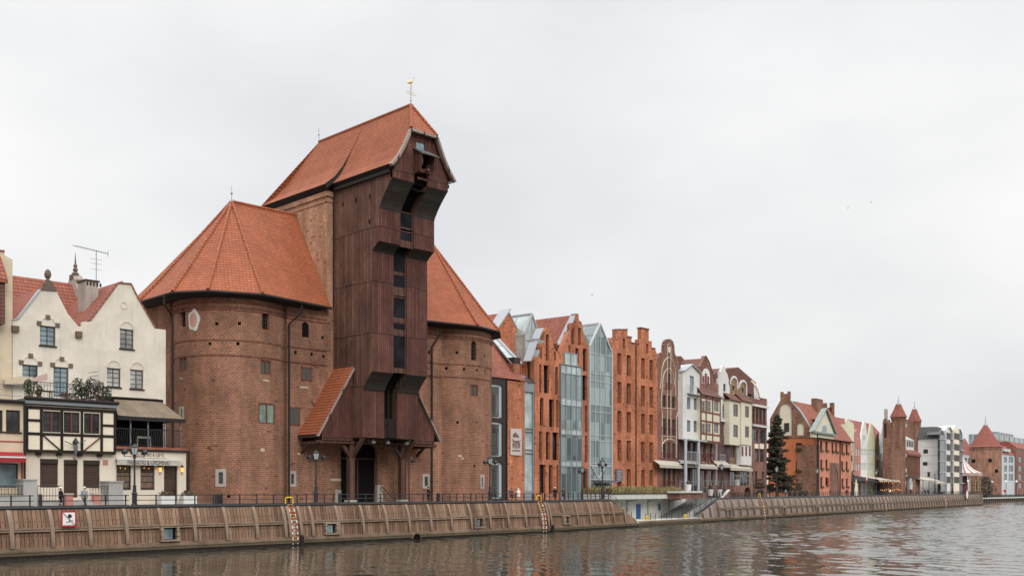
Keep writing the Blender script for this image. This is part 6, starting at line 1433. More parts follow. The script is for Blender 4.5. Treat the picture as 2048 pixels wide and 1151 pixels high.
# ================= quay furniture
def wallbox(fr,u,v0,v1,label,pane='white_paint'):
    n=-.35; x=fr.S(u,n); z0,z1=fr.Z(u,v1,n),fr.Z(u,v0,n); h=z1-z0; w_=max(.55,h*.55); y=.18; t=Thing('quay_window',label,'window',fr,x,y,z0,group='framed openings in the quay wall'); b=.22
    t.part(MB().box(x-w_-b,x-w_,y-.1,.9,z0,z1).box(x+w_,x+w_+b,y-.1,.9,z0,z1).box(x-w_,x+w_,y-.1,.9,z1-.18,z1).box(x-w_-b-.1,x+w_+b+.1,y-.22,.9,z0-.2,z0),'frame','wood_ledge')
    t.part(MB().box(x-w_,x+w_,.44,.48,z0,z1-.18),'recess','dark'); t.part(MB().box(x-w_+.15,x+w_-.35,.36,.42,z0+.05,z1-.3),'pane','glass_blue')
L_=['framed wooden opening with pale pane in the quay wall '+s for s in ('below the brown shutters','below the wooden wing roof of the crane','below the right brick tower','just right of the second ladder')]
for (u,v0,v1),lb in zip(((338,1050,1078),(661,1043,1065),(957,1033,1052),(1131,1029,1046)),L_): wallbox(FA if u<1090 else FB,u,v0,v1,lb)
for u,v0,v1,lb in ((1456,1017,1032,'left of the third ladder'),(1567,1012,1025,'below the dark fir tree'),(1634,1010,1022,'below the orange house corner'),(1691,1007,1018,'below the right edge of the orange house'),(1744,1005,1016,'below the yellow narrow house')): wallbox(FB,u,v0,v1,'small framed wooden opening in the far quay wall '+lb)
def ladder(fr,u,label,hoop=True):
    x=fr.S(u,-.3); t=Thing('quay_ladder',label,'ladder',fr,x,.3,0,group='red and white striped ladders on the quay wall')
    f=lambda z: prof(z)-.38+.28*max(0,(z-2.6)/1.75)**1.6; zz=[.15+.35*i for i in range(13)]
    for d in (-.34,.34): t.part(MB().tube([(x+d,f(z),z) for z in zz],.07,6),'rail','ladder_stripes')
    for z in zz[::1]: t.part(MB().tube([(x-.34,f(z),z+.1),(x+.34,f(z),z+.1)],.022,5),'rung','yellow_paint')
    t.part(MB().box(x-.3,x+.3,.42,.45,1.0,2.8),'backing_plate','zinc')
    if hoop: t.part(MB().tube([(x-.5,1.15,GZ),(x-.5,1.15,GZ+.6),(x-.38,1.15,GZ+.75),(x+.38,1.15,GZ+.75),(x+.5,1.15,GZ+.6),(x+.5,1.15,GZ)],.07,8),'hoop','yellow_paint')
ladder(FA,588,'striped ladder with yellow hoop below the left brick tower downpipe'); ladder(FA,1087,'striped ladder with yellow hoop below the museum slots'); ladder(FB,1527,'striped ladder with yellow hoop below the brown brick townhouse')
ladder(FB,1771,'striped ladder on the far quay below the blue narrow house',False); ladder(FB,1891,'striped ladder on the far quay below the balcony block',False)
for u,lb in ((587,'dark timber fender post beside the first ladder'),(1095,'dark timber fender post beside the second ladder')):
    x=FA.S(u,-.1)+1.0; single(MB().tube([(x,-.12,-.5),(x,-.12,1.0)],.22,10).lathe([(.22,1.0),(.1,1.15)],(x,-.12,0),10),'fender_post','timber_black',lb,'post',FA,x,-.1,0)
# no anchoring style sign with dark emblem
x=FA.S(138.5,0); z=FA.Z(138.5,1036.5,0); h=.72; t=Thing('warning_sign','square white prohibition sign with red border and dark anchor emblem on the quay planks','sign',FA,x,.1,z)
t.part(MB().box(x-h,x+h,.08,.12,z-h,z+h),'plate','red_paint'); t.part(MB().box(x-h+.15,x+h-.15,.06,.079,z-h+.15,z+h-.15),'field','white_paint')
t.part(MB().bar((x-.55,.05,z+.55),(x+.55,.05,z-.55),.03,.14,up=(0,0,1)) if False else MB().bar((x-.55,.052,z+.55),(x+.55,.052,z-.55),.012,.15,up=(0,1,0)),'slash','stone_brown')
m=MB(); m.bar((x+.02,.045,z+.42),(x+.02,.045,z-.3),.012,.16,up=(0,1,0)); m.bar((x-.3,.04,z-.32),(x+.38,.04,z-.12),.012,.09,up=(0,1,0)); m.bar((x-.18,.04,z+.18),(x+.25,.04,z+.3),.012,.2,up=(0,1,0)); m.wall([(x-.12,z+.15),(x+.25,z+.1),(x+.2,z+.4),(x-.05,z+.42)],[],.036,.05); t.part(m,'emblem','metal_black')
# drain arch
x=FA.S(832,.05); t=Thing('drain_pipe','dark half round drain outlet at the waterline of the quay','pipe',FA,x,0,0); m=MB(); r=.75
for k in range(12):
    a,b=pi*k/12,pi*(k+1)/12; m.face([(x+r*math.cos(a),-.25,.1+r*math.sin(a)),(x+r*math.cos(b),-.25,.1+r*math.sin(b)),(x+r*math.cos(b),.1,.1+r*math.sin(b)),(x+r*math.cos(a),.1,.1+r*math.sin(a))]); m.face([(x+r*math.cos(a),-.25,.1+r*math.sin(a)),(x+r*math.cos(b),-.25,.1+r*math.sin(b)),(x+.85*r*math.cos(b),-.25,.1+.85*r*math.sin(b)),(x+.85*r*math.cos(a),-.25,.1+.85*r*math.sin(a))])
t.part(m,'pipe_rim','stone_brown',recalc=False); t.part(MB().wall([(x+.8*r*math.cos(a*pi/8),.1+.8*r*math.sin(a*pi/8)) for a in range(9)],[],-.08,.0),'pipe_mouth','dark')
# thick bollard posts in the rail gaps
for k,u in enumerate((81,433,680,878)):
    x=FA.S(u,-1.3); t=Thing('bollard','thick black bollard post in the railing gap '+('near the pink plaque house','under the round tower slit window','beside the crane gate','at the standing dark coated person')[k],'bollard',FA,x,1.35,GZ); t.part(MB().lathe([(.17,0),(.17,1.1),(.15,1.12),(.15,1.16),(.1,1.2)],(x,1.35,GZ),10),'post','metal_black')
t=Thing('utility_cabinet','small dark ticket cabinet standing before the round tower','cabinet',FA,FA.S(440,-1.8),1.9,GZ); x=FA.S(440,-1.8); t.part(MB().box(x-.25,x+.25,1.7,2.1,GZ,GZ+1.1),'body','metal_black')
# ---------- street lamps
def lamp(fr,u,n,vtop,label,floods=True,group=None,glow_=False):
    x=fr.S(u,n); z=fr.Z(u,vtop,n); y=-n; b=GZ; H=z-b; t=Thing('street_lamp',label,'street lamp',fr,x,y,b,group); k=H/6.2
    P_=lambda r,zz:(r*k,zz*k)
    t.part(MB().lathe([P_(.36,0),P_(.34,.15),P_(.24,.25),P_(.24,1.1),P_(.3,1.25),P_(.19,1.35),P_(.16,1.9),P_(.2,2.0),P_(.1,2.1),P_(.085,4.7),P_(.16,4.78),P_(.14,4.95),P_(.2,5.05)],(x,y,b),10),'post','metal_black')
    hd=t.part(MB().lathe([P_(.12,5.04),P_(.3,5.1)],(x,y,b),6).lathe([P_(.42,5.78),P_(.4,5.86),P_(.16,6.05),P_(.1,6.12),P_(.05,6.2)],(x,y,b),6),'lamp_head','metal_black')
    t.part(MB().lathe([P_(.22,5.1),P_(.38,5.78)],(x,y,b),6),'lamp_glass','lamp_glass',hd); m=MB()
    for j in range(6): a=2*pi*j/6; m.bar((x+.225*k*math.cos(a),y+.225*k*math.sin(a),b+5.1*k),(x+.39*k*math.cos(a),y+.39*k*math.sin(a),b+5.78*k),.035)
    t.part(m,'glazing_bars','metal_black',hd)
    if floods:
        m=MB().tube([(x-1.15*k,y,b+4.9*k),(x+1.1*k,y,b+4.9*k)],.035,5); t.part(m,'arm','metal_black')
        for d in (-1.1,1.05,.0):
            m=MB().tube([(x+d*k-.2,y-.1+(.25 if d==0 else 0),b+5.25*k),(x+d*k+.22,y+.1+(.25 if d==0 else 0),b+5.38*k)],.2*k,9,.26*k); m.bar((x+d*k,y,b+4.9*k),(x+d*k,y,b+5.2*k),.07); t.part(m,'floodlight','metal_black')
lamp(FA,269,-2.2,886,'tall black street lamp with floodlights in front of the souvenir shop')
lamp(FA,632,-2.4,899,'black street lamp with floodlights left of the crane gate')
lamp(FA,980,-2.4,911,'black street lamp with floodlights at the edge of the right brick tower')
lamp(FB,1164,-2.4,932,'black street lamp with floodlights before the museum glass bay')
lamp(FB,1205,-2.4,917,'black street lamp with floodlights before the glass gabled hall')
lamp(FB,1443,-2.4,926,'black street lamp with floodlights before the narrow white townhouse')
lamp(FB,1553,-2.5,931,'slim street lamp in front of the dark fir tree',False); lamp(FB,1634,-2.5,935,'black street lamp at the orange house corner',False)
for u,v,lb in ((1707,939,'black street lamp between the orange and pale yellow houses'),(1752,939,'black street lamp before the restaurant tents'),(1813,945,'black street lamp before the twin turret gate'),(1870,946,'distant street lamp before the white side wall'),(1905,947,'distant street lamp before the balcony block')): lamp(FB,u,-2.5,v,lb,False)
x=FA.S(818,-4.5); t=Thing('cctv_post','thin dark camera post right of the crane legs','post',FA,x,4.5,GZ); zz=FA.Z(818,921,-4.5); t.part(MB().tube([(x,4.5,GZ),(x,4.5,zz),(x+.1,4.4,zz+.1),(x+.5,4.3,zz+.12)],.07,6),'pole','metal_black'); t.part(MB().box(x+.3,x+.8,4.1,4.4,zz-.2,zz+.12),'camera_box','metal_black')
# ---------- people
def skinmesh(name,verts,edges,radii,sub=2):
    me=bpy.data.meshes.new(name); me.from_pydata(verts,edges,[]); ob=bpy.data.objects.new(name,me); COL.objects.link(ob)
    md=ob.modifiers.new('s','SKIN'); 
    for i,r in enumerate(radii): 
        sv=me.skin_vertices[0].data[i]; sv.radius=(r,r) if not isinstance(r,tuple) else r; sv.use_root=(i==0)
    md.use_smooth_shade=True; s2=ob.modifiers.new('u','SUBSURF'); s2.levels=sub; s2.render_levels=sub
    dg=bpy.context.evaluated_depsgraph_get(); m2=bpy.data.meshes.new_from_object(ob.evaluated_get(dg)); bpy.data.objects.remove(ob); return m2
def person(fr,u,n,label,coat='coat_black',hat=None,heading=0,h=1.72,legs='coat_black',long=.75,bag=None,hair='hair_dark',walk=.12,z=GZ,group=None,arms='down'):
    x=fr.S(u,n); t=Thing('person',label,'person',fr,x,-n,z,group); k=h/1.75
    sk=[(0,0,.95),(0,0,1.15),(0,.01,1.38),(0,.01,1.5),(0,-.01,1.6),(0,-.015,1.68)]; V=list(sk); r=[(.15,.11),(.14,.105),(.165,.1),(.055,.055),(.085,.1),(.07,.085)]; E=[(0,1),(1,2),(2,3),(3,4),(4,5)]
    for s in (-1,1):
        i=len(V); f=walk*s
        V+=[(s*.1,0,.9),(s*.1,-f*.6,.5),(s*.1,f*1.0,.09),(s*.12,f*1.0-.17,.04)]; r+=[.095,.062,.045,(.045,.03)]; E+=[(0,i),(i,i+1),(i+1,i+2),(i+2,i+3)]
        i=len(V)
        if arms=='pocket': V+=[(s*.19,.01,1.42),(s*.27,.05,1.15),(s*.2,-.12,.98),(s*.14,-.17,.97)]
        else: V+=[(s*.19,.01,1.42),(s*.26,.02,1.15),(s*.26,-.08-f*.5,.92),(s*.255,-.11-f*.5,.85)]
        r+=[.065,.045,.033,.035]; E+=[(2,i),(i,i+1),(i+1,i+2),(i+2,i+3)]
        w=len(V)-1; b=Vector(V[w])
        for q,(dx,dy,dz) in enumerate(((-.03,-.02,-.085),(-.01,-.025,-.1),(.012,-.022,-.095),(.032,-.015,-.075),(-.05*s,-.03,-.03))):
            V.append(tuple(b+Vector((dx,dy,dz)))); r.append(.011); E.append((w,len(V)-1))
    rot=Matrix.Rotation(heading,3,'Z'); off=Vector((0,0,0))
    me=skinmesh('person_body',[tuple(Vector(v)*k) for v in V],E,[tuple(a*k for a in q) if isinstance(q,tuple) else q*k for q in r])
    def add(me,name,mat,parent=t.o):
        me.transform(rot.to_4x4()); me.materials.clear(); me.materials.append(M[mat]); ob=bpy.data.objects.new(name,me); COL.objects.link(ob); ob.parent=parent
        for p in me.polygons: p.use_smooth=True
        return ob
    body=add(me,'body','skin')
    def mk(mb):
        me=bpy.data.meshes.new('m'); me.from_pydata([tuple(v) for v in mb.v],[],mb.f); return me
    def loft(secs,n=14):
        m=MB(); rg=[]
        for (cx,cy,cz,rx,ry) in secs:
            i=len(m.v); m.v+=[Vector((cx+rx*math.cos(2*pi*j/n),cy+ry*math.sin(2*pi*j/n),cz))*k for j in range(n)]; rg.append(i)
        for a,b in zip(rg,rg[1:]):
            for j in range(n): m.f.append((a+j,a+(j+1)%n,b+(j+1)%n,b+j))
        m.f.append(tuple(rg[0]+j for j in range(n))[::-1]); m.f.append(tuple(rg[-1]+j for j in range(n))); return m
    c=loft([(0,.0,long,.275,.21),(0,0,long+.12,.275,.21),(0,0,1.05,.25,.19),(0,0,1.25,.26,.19),(0,.01,1.4,.24,.15),(0,.01,1.47,.15,.11),(0,.01,1.52,.09,.09)])
    for s in (-1,1):
        if arms=='pocket': pts=[(s*.19,.01,1.43),(s*.28,.06,1.16),(s*.22,-.1,1.0),(s*.17,-.15,.98)]
        else: pts=[(s*.19,.01,1.43),(s*.27,.02,1.16),(s*.27,-.07-walk*s*.5,.94),(s*.265,-.09-walk*s*.5,.9)]
        c.tube([Vector(p)*k for p in pts],.1*k,9,.065*k)
    add(mk(c),'coat',coat)
    tr=MB()
    for s in (-1,1):
        f=walk*s; tr.tube([Vector(p)*k for p in ((s*.1,0,.92),(s*.1,-f*.6,.5),(s*.1,f*1.0,.12))],.11*k,9,.062*k)
    add(mk(tr),'trousers',legs)
    sh=MB()
    for s in (-1,1): f=walk*s; i=len(sh.v); sh.tube([Vector(p)*k for p in ((s*.1,f+.05,.05),(s*.11,f-.08,.055),(s*.12,f-.2,.04))],.062*k,8,.045*k)
    add(mk(sh),'shoes','coat_black')
    def ell(c_,rx,ry,rz,zmin=-9):
        m=MB(); rows=[]
        for a in range(9):
            th=-pi/2+pi*a/8; z_=max(zmin,rz*math.sin(th)); rows.append((c_[0],c_[1],c_[2]+z_,max(.004,rx*math.cos(th)),max(.004,ry*math.cos(th))))
        return loft(rows,12)
    face=MB()
    for s in (-1,1): face.box((s*.035-.012)*k,(s*.035+.012)*k,-.128*k,-.115*k,1.655*k,1.668*k)
    face.box(-.025*k,.025*k,-.125*k,-.112*k,1.592*k,1.599*k); add(mk(face),'eyes','hair_dark'); nz_=MB().lathe([(.018*k,0),(.006*k,.045*k)],(0,-.125*k,1.61*k),6); add(mk(nz_),'nose','skin')
    if hat=='hood': add(mk(ell((0,.03,1.655),.125,.135,.155)),'hood',coat)
    elif hat: add(mk(ell((0,.015,1.72),.108,.122,.095,-.03)),'hat',hat); add(mk(ell((0,.045,1.64),.098,.09,.1)),'hair',hair)
    else: add(mk(ell((0,.03,1.69),.105,.11,.115)),'hair',hair)
    if bag:
        bg=Thing('backpack','black backpack worn by the person in '+bag,'bag',fr,x,-n,z+1.2); q=loft([(0,.24,1.02,.13,.07),(0,.25,1.2,.15,.09),(0,.24,1.4,.12,.07)]); mm=mk(q); mm.transform(rot.to_4x4()); mm.transform(Matrix.Translation((0,0,-1.2))); mm.materials.append(M['coat_black']); ob=bpy.data.objects.new('bag_body',mm); COL.objects.link(ob); ob.parent=bg.o
    return t
person(FA,122,-1.9,'person in a white hat and black puffer jacket walking beside the railing','coat_black','cap_white',heading=1.2,h=1.78)
person(FA,169,-2.3,'person in a white hat and grey coat turning away near the railing','coat_grey','cap_white',heading=-.9,h=1.82,legs='coat_grey',long=.7,bag='the grey coat')
person(FA,857,-4.0,'person all in black standing before the right tower window','coat_black',None,heading=.5,h=1.95,walk=.05,arms='pocket')
person(FA,1023,-5.0,'person in a dark brown coat with dark hair next to the white coat','coat_brown',None,heading=-.4,h=1.85,arms='pocket')
person(FA,1037,-5.0,'person in a long white hooded coat below the museum sign','coat_white','hood',heading=-.3,h=1.8,legs='coat_white',long=.55,arms='pocket')
person(FB,1110,-4.5,'person with a pale hat and long black coat before the museum slots','coat_black','cap_white',heading=-.5,h=1.95,long=.5,arms='pocket')
person(FB,1127,-4.5,'person in an olive jacket and dark hair left of the glass bay','coat_olive',None,heading=-.4,h=1.95,arms='pocket')
for u,n,c_,lb in ((1460,-4,'coat_navy','person in navy walking past the terrace arch'),(1497,-6,'coat_grey','person in grey seen in the brick terrace arch'),(1517,-4,'coat_navy','person in navy near the third ladder hoop'),(1524,-4.4,'coat_black','person in black close behind the navy person by the ladder hoop'),(1798,-4,'coat_red','person in a red jacket by the restaurant tents'),(1850,-5,'coat_black','person in black before the white side wall'),(1930,-5,'coat_black','dark figure beside the carousel'),(1856,-5,'coat_navy','dark blue figure before the white side wall'),(1478,-4.5,'coat_brown','person in brown left of the brick terrace arch'),(1571,-3.5,'coat_grey','person in grey walking below the dark fir tree'),(1606,-3.5,'coat_olive','person in olive before the orange side wall'),(1660,-4,'coat_black','person in black before the orange house portal'),(1694,-3.6,'coat_navy','person in navy at the right end of the orange house'),(1741,-4,'coat_brown','person in brown before the clear sided tent'),(1780,-4,'coat_white','person in white before the string light tent'),(1822,-4,'coat_black','person in black before the gothic gate door'),(1884,-4,'coat_grey','person in grey before the balcony block')):
    person(FB,u,n,lb,c_,None,heading=random.uniform(-2,2),h=1.8)
for u,c_,lb in ((1969,'coat_black','left dark figure standing on the low distant quay'),(1974.5,'coat_navy','right dark figure standing on the low distant quay')): person(Flow,u,-2.2,lb,c_,None,h=1.9,z=2.3)
# ================= orange corner house
FO=Frame(238.6,131.3,11.08); FOs=Frame(238.6,131.3,101.08)   # front and left side planes
t=Thing('corner_house','orange plaster corner house with brick gable, flower boxes and small triangular dormer gable','house',FO,10,0,GZ)
xR=FO.S(1702); ev=FO.Z(1660,878); wd0=12.0
ww=dict(cols=1,rows=2,fm='frame_dark',bw=.12,rev=.35)
hs=[]; fb=[]
for u0,u1,v0,v1 in ((1640,1645,881,903),(1650.5,1655.5,882.5,903),(1663,1667,884,905),(1670.5,1674.5,885,905),(1682.5,1686.5,886.5,908),(1691.5,1695.5,888,908),(1640.5,1645,918,939),(1651,1655.5,918,939),(1682.5,1686.5,921.5,941),(1691.5,1695.5,922,941),(1640.5,1645,953,975),(1651,1655.5,953,971),(1683,1687,955.5,975),(1692,1696,956,975)):
    a,b=FO.S(u0),FO.S(u1); z0,z1=FO.Z(u0,v1),FO.Z(u0,v0); m_=MB(); m_.box(a,a+.1,.2,.3,z0,z1).box(b-.1,b,.2,.3,z0,z1).box(a,b,.2,.3,z0,z0+.1).box(a,b,.2,.3,z1-.1,z1).box((a+b)/2-.05,(a+b)/2+.05,.21,.29,z0,z1); w=t.part(m_,'window','frame_dark'); t.part(MB().box(a,b,.31,.32,z0,z1),'pane','glass_dark',w); hs.append([(a,z0),(b,z0),(b,z1),(a,z1)]); fb.append(((a+b)/2,z0,(b-a)))
da,db=FO.S(1665.5),FO.S(1675); zd1=FO.Z(1670,934); xm=(da+db)/2; ds=[(da,GZ),(db,GZ),(db,zd1-2.6),((db+xm)/2+.15,zd1-.9),(xm,zd1),((da+xm)/2-.15,zd1-.9),(da,zd1-2.6)]; hs.append(ds)
t.part(MB().wall([(0,GZ),(xR,GZ),(xR,ev),(0,ev)],hs,0,.6,rev=.5),'front_wall','plaster_salmon')
m=MB(); x0,x1=FO.S(1659.5),FO.S(1680.5); z1=FO.Z(1670,925); m.wall([(x0,GZ),(x1,GZ),(x1,z1),(x0,z1)],[ds],-.14,-.005,rev=.13); t.part(m,'portal_brick','brick_brown'); t.part(MB().box(da,db,.5,.55,GZ,zd1),'door','frame_dark')
for x,z,w_ in fb: m=MB(); leafblob(m,(x,-.35,z+.15),(w_*.55,.35,.45),70,.13); t.part(m,'flower_box','hedge_green',recalc=False)
# side wall in its own plane (local x of FOs runs back): build in FO coords
def sw(u,v): s_,d=FOs.hit(u,0); return s_,HC+(V0-v)*d/FPX
m=MB(); pts=[(0,GZ),(wd0,GZ),(wd0,ev)]+[(sw(u,v)) for u,v in ()]; zg=ev
sidewin=[((1592,885,1603.5,901.5)),((1592,921,1603.5,944)),((1592,957,1603.5,976))]
hl=[]
for u0,v0,u1,v1 in sidewin:
    a,b=sw(u1,v0)[0],sw(u0,v0)[0]; z1=sw((u0+u1)/2,v0)[1]; z0=sw((u0+u1)/2,v1)[1]; hl.append([(a,z0),(b,z0),(b,z1),(a,z1)])
m.wall([(0,GZ),(wd0,GZ),(wd0,ev),(0,ev)],hl,0,.5,rev=.45)
def toside(m):  # (x=along side, y=depth into house) -> FO coords
    for i,v in enumerate(m.v): m.v[i]=Vector((v.y,v.x,v.z))
    return m
t.part(toside(m),'side_wall','plaster_orange')
for h in hl:
    a,b,z0,z1=h[0][0],h[1][0],h[0][1],h[2][1]; w=t.part(toside(MB().box(a,a+.15,.2,.3,z0,z1).box(b-.15,b,.2,.3,z0,z1).box(a,b,.2,.3,z1-.15,z1).box((a+b)/2-.06,(a+b)/2+.06,.2,.3,z0,z1)),'window','frame_dark'); t.part(toside(MB().box(a,b,.32,.34,z0,z1)),'pane','glass_dark',w); m=MB(); leafblob(m,(-.4,(a+b)/2,z0+.3),(.4,1.0,.55),150,.15); t.part(m,'flower_box','hedge_green',recalc=False)
# brick side gable with three arched cream niches, crowned by two battlements
def Sg(u,v): return sw(u,v)
g=[Sg(u,v) for u,v in ((1633,872),(1623,858),(1601,823),(1580,799),(1580,782),(1575,782),(1575,787),(1566,786.5),(1566,783),(1561,783),(1561,800),(1545,828),(1540,838))]
zb=ev+.02; o=[(0,zb)]+g[0:1]+g[1:]+[(wd0,g[-1][1]),(wd0,zb)]
o=[(0,zb),(0,g[1][1]-1.5)]+g[1:-1]+[(wd0,g[-1][1]),(wd0,zb)]
nich=[[Sg(u,v) for u,v in [(1584,870)]+[(1571+12.5*math.cos(R(a)),822-16*math.sin(R(a))) for a in range(0,181,20)]+[(1558.5,870)]],
      [Sg(u,v) for u,v in [(1608,870)]+[(1601+7*math.cos(R(a)),852-8*math.sin(R(a))) for a in range(0,181,30)]+[(1594,870)]],
      [Sg(u,v) for u,v in [(1548,870)]+[(1544+4*math.cos(R(a)),856-8*math.sin(R(a))) for a in range(0,181,30)]+[(1540.6,870)]]]
m=MB(); m.wall(o,nich,-.12,.6,rev=.3); t.part(toside(m),'brick_gable','brick_gate')
m=MB()
for q in nich: m.wall(q,[],.15,.2)
t.part(toside(m),'cream_niche','plaster_straw')
a,b=Sg(1578,845),Sg(1568,863); t.part(toside(MB().box(a[0],b[0],.05,.16,b[1],a[1])),'gable_window','frame_dark')
m=MB(); 
for p,q in zip(g[1:3],g[2:4]): m.bar((p[0],-.05,p[1]+.1),(q[0],-.05,q[1]+.1),.3,.5,up=(0,1,0)) if False else m.bar((p[0],.2,p[1]+.1),(q[0],.2,q[1]+.1),.25,.8,up=(0,1,0))
t.part(toside(m),'coping','zinc')
zr=g[3][1]-.3; yr=6.0
m=MB(); m.face([(0.3,-.6,ev-.1),(xR+.3,-.6,ev-.1),(xR+.3,yr,zr),(.3,yr,zr)],[(0,0),(xR,0),(xR,11),(0,11)]); m.face([(.3,12.5,ev-.1),(xR+.3,12.5,ev-.1),(xR+.3,yr,zr),(.3,yr,zr)],[(0,0),(xR,0),(xR,11),(0,11)]); t.part(m,'roof','tiles_red',recalc=False)
m=MB(); m.wall([(-.6,ev-.1),(12.5,ev-.1),(yr,zr)],[],0,.05) ; toside(m)
for i,v in enumerate(m.v): m.v[i]=Vector((v.x+xR-.4,v.y,v.z))
t.part(m,'far_gable','brick_gate')
m=MB()
for dy in (-.9,1.1): m.box(xR-.8,xR+.4,yr+dy-.5,yr+dy+.5,zr-3.2,zr+1.5)
m.box(xR-.8,xR+.4,yr-1,yr+1,zr-4,zr+.2); t.part(m,'battlement','brick_gate')
x0,x1=FO.S(1630,-5),FO.S(1643,-5); m=MB().box(x0,x1,4.6,6.0,zr-3,FO.Z(1635,797,-5)); t.part(m,'chimney','brick_gate')
t.part(MB().box(xR-.02,xR+.02,.6,12,GZ,ev).box(0,xR,12.3,12.6,GZ,ev),'rear_wall','plaster_salmon')
t.part(MB().tube([(-.1,-.7,ev-.1),(xR+.3,-.7,ev-.1)],.16,6),'gutter','gutter')
# triangular dormer gable
dl,dr,dp=FO.P(1625,862,.6),FO.P(1670,866,.6),FO.P(1650,816,.6); m=MB(); m.wall([(dl[0]+.3,dl[1]),(dr[0]-.3,dl[1]),(dp[0],dp[1]-.4)],[],-.6,.3); t.part(m,'dormer_gable','plaster_straw'); t.part(MB().box(dl[0]+.6,dr[0]-.8,-.5,.2,ev-.05,dl[1]-.01),'dormer_base','plaster_straw')
m=MB(); m.face([(dl[0],-1.0,dl[1]),(dp[0],-1.0,dp[1]),(dp[0],.3,dp[1]),(dl[0],.3,dl[1])]); m.face([(dr[0],-1.0,dl[1]),(dp[0],-1.0,dp[1]),(dp[0],.3,dp[1]),(dr[0],.3,dl[1])]); m.bar((dl[0],-.95,dl[1]),(dp[0],-.95,dp[1]),.3,.4,up=(0,1,0)); m.bar((dr[0],-.95,dl[1]),(dp[0],-.95,dp[1]),.3,.4,up=(0,1,0)); m.bar((dl[0],-.85,dl[1]-.1),(dr[0],-.85,dl[1]-.1),.5,.4,up=(0,1,0)); t.part(m,'dormer_verge','lead_green',recalc=False); m=MB(); e_=(dp[1]-dl[1])*.42;  m.face([(dr[0]-.5,.3,dl[1]-.3),(dp[0],.3,dp[1]-e_),(dp[0],5,dp[1]-e_),(dr[0]-.5,5,dl[1]+1)]); t.part(m,'dormer_roof','tiles_red',recalc=False)
q=[FO.P(u,v,.65) for u,v in [(1643,863)]+[(1649-6*math.cos(R(a)),857-9*math.sin(R(a))) for a in range(0,181,30)]+[(1655,864)]]; w=t.part(MB().wall(q[::-1],[],-.66,-.6),'dormer_window','frame_white'); q2=[(x*.86+q[4][0]*.14,z*.86+(q[0][1]+1)*.14) for x,z in q]; t.part(MB().wall(q2[::-1],[],-.69,-.662),'pane','glass_blue',w)
# brick buttress at the corner, downpipes
x1=FO.S(1637); m=MB().box(-.35,x1-.2,-.35,4.9,GZ,sw(1615,889)[1]); t.part(m,'corner_buttress','brick_gate')
m=MB().tube([(FO.S(1634.5,.5),-.5,FO.Z(1634,868,.5)),(FO.S(1636,.5),-.5,FO.Z(1634,886,.5)),(FO.S(1636,.5),-.5,GZ)],.22,6).tube([(FO.S(1680.5,.2),-.2,GZ),(FO.S(1680.5,.2),-.2,ev)],.14,6); t.part(m,'downpipe','gutter')
x,z=FO.P(1656.5,961,.2); t.part(MB().box(x-.5,x+.5,-.25,-.12,z-.8,z+.8),'red_poster','red_paint')
# ================= dark fir tree
def tree(fr,u,n,h,w,label,lf='needles',kind='cone',cnt=3000,size=.28,z=GZ,name='fir_tree'):
    x=fr.S(u,n); y=-n; t=Thing(name,label,'tree',fr,x,y,z); m=MB().tube([(x,y,z),(x+.1,y,z+h*.5),(x,y,z+h*.97)],.3*h/14,8,.04)
    mf=MB(); rnd=random.Random(int(u)); lv=max(10,int(h*1.5))
    for i in range(lv):
        f=i/lv; hz=z+h*(.06+.9*f); 
        rad=w*((1-f)**.9+.05)*rnd.uniform(.8,1.15) if kind=='cone' else w*math.sin(pi*(.1+.85*f))**.6
        nb=6 if kind=='cone' else 7
        for j in range(nb):
            a=rnd.uniform(0,2*pi); rr=rad*rnd.uniform(.4,1.15); hz+=rnd.uniform(-.25,.25); e=Vector((x+rr*math.cos(a),y+rr*math.sin(a),hz+rnd.uniform(-.3,.5)*(-1 if kind=='cone' else 1)-.0)); s=Vector((x,y,hz))
            m.tube([s,s.lerp(e,.6)+Vector((0,0,.15)),e],.05,4,.015)
            for q in range(max(2,int(cnt/lv/nb/8))):
                c=s.lerp(e,rnd.uniform(.3,1.05)); leafblob(mf,c,(.5*size*4,.5*size*4,.28*size*4),8,size,rnd=rnd)
    t.part(m,'trunk','bark'); t.part(mf,'crown',lf,recalc=False); return t
tree(FB,1554,-8.5,20.3,5.7,'tall dark ragged fir tree standing left of the orange corner house','needles',cnt=40000,size=.24)
tree(FB,1519,-7,4.2,1.9,'bare brown rounded shrub on the terrace left of the fir tree','bush_brown','ball',1500,.16,name='shrub')
# ================= colourful narrow houses
FS=Frame(237.1,139.2,11.08)
sm=dict(cols=2,rows=2,fm='frame_white',gm='glass_pale',bw=.16,mw=.12)
def narrow(label,out,mat,wins,roof=None):
    return house(FS,'narrow_house',label,'house',out,mat,[(w_,sm) for w_ in wins],depth=14,roof=roof,rmat='tiles_red')
h1=narrow('pale yellow narrow house with stone urn parapet right of the orange house',[(1693,842),(1694,836),(1697,835),(1698,840),(1706,845),(1708,850)],'plaster_straw',[(1704,884,1708.5,910),(1704,922,1708.5,944)])
h2=narrow('dusty pink narrow gabled house with white window bands',[(1709,884),(1711,862),(1714,857),(1717,858),(1720,868),(1721,884)],'plaster_pink',[(1711.5,895,1715,910),(1716.5,895.5,1720,910),(1711.5,925,1715,939),(1716.5,925,1720,939),(1715,872,1718,879)])
h3=narrow('pale grey narrow gabled house between the pink and green houses',[(1721.5,880),(1725,856),(1728,842),(1731,842),(1733,858),(1735,880)],'plaster_white',[(1722.5,897,1725.5,911),(1727,897,1730,911),(1731.2,898,1734,911),(1722.5,925,1725.5,940),(1727,925,1730,940),(1731.2,925,1734,940),(1726.5,871,1730,881)])
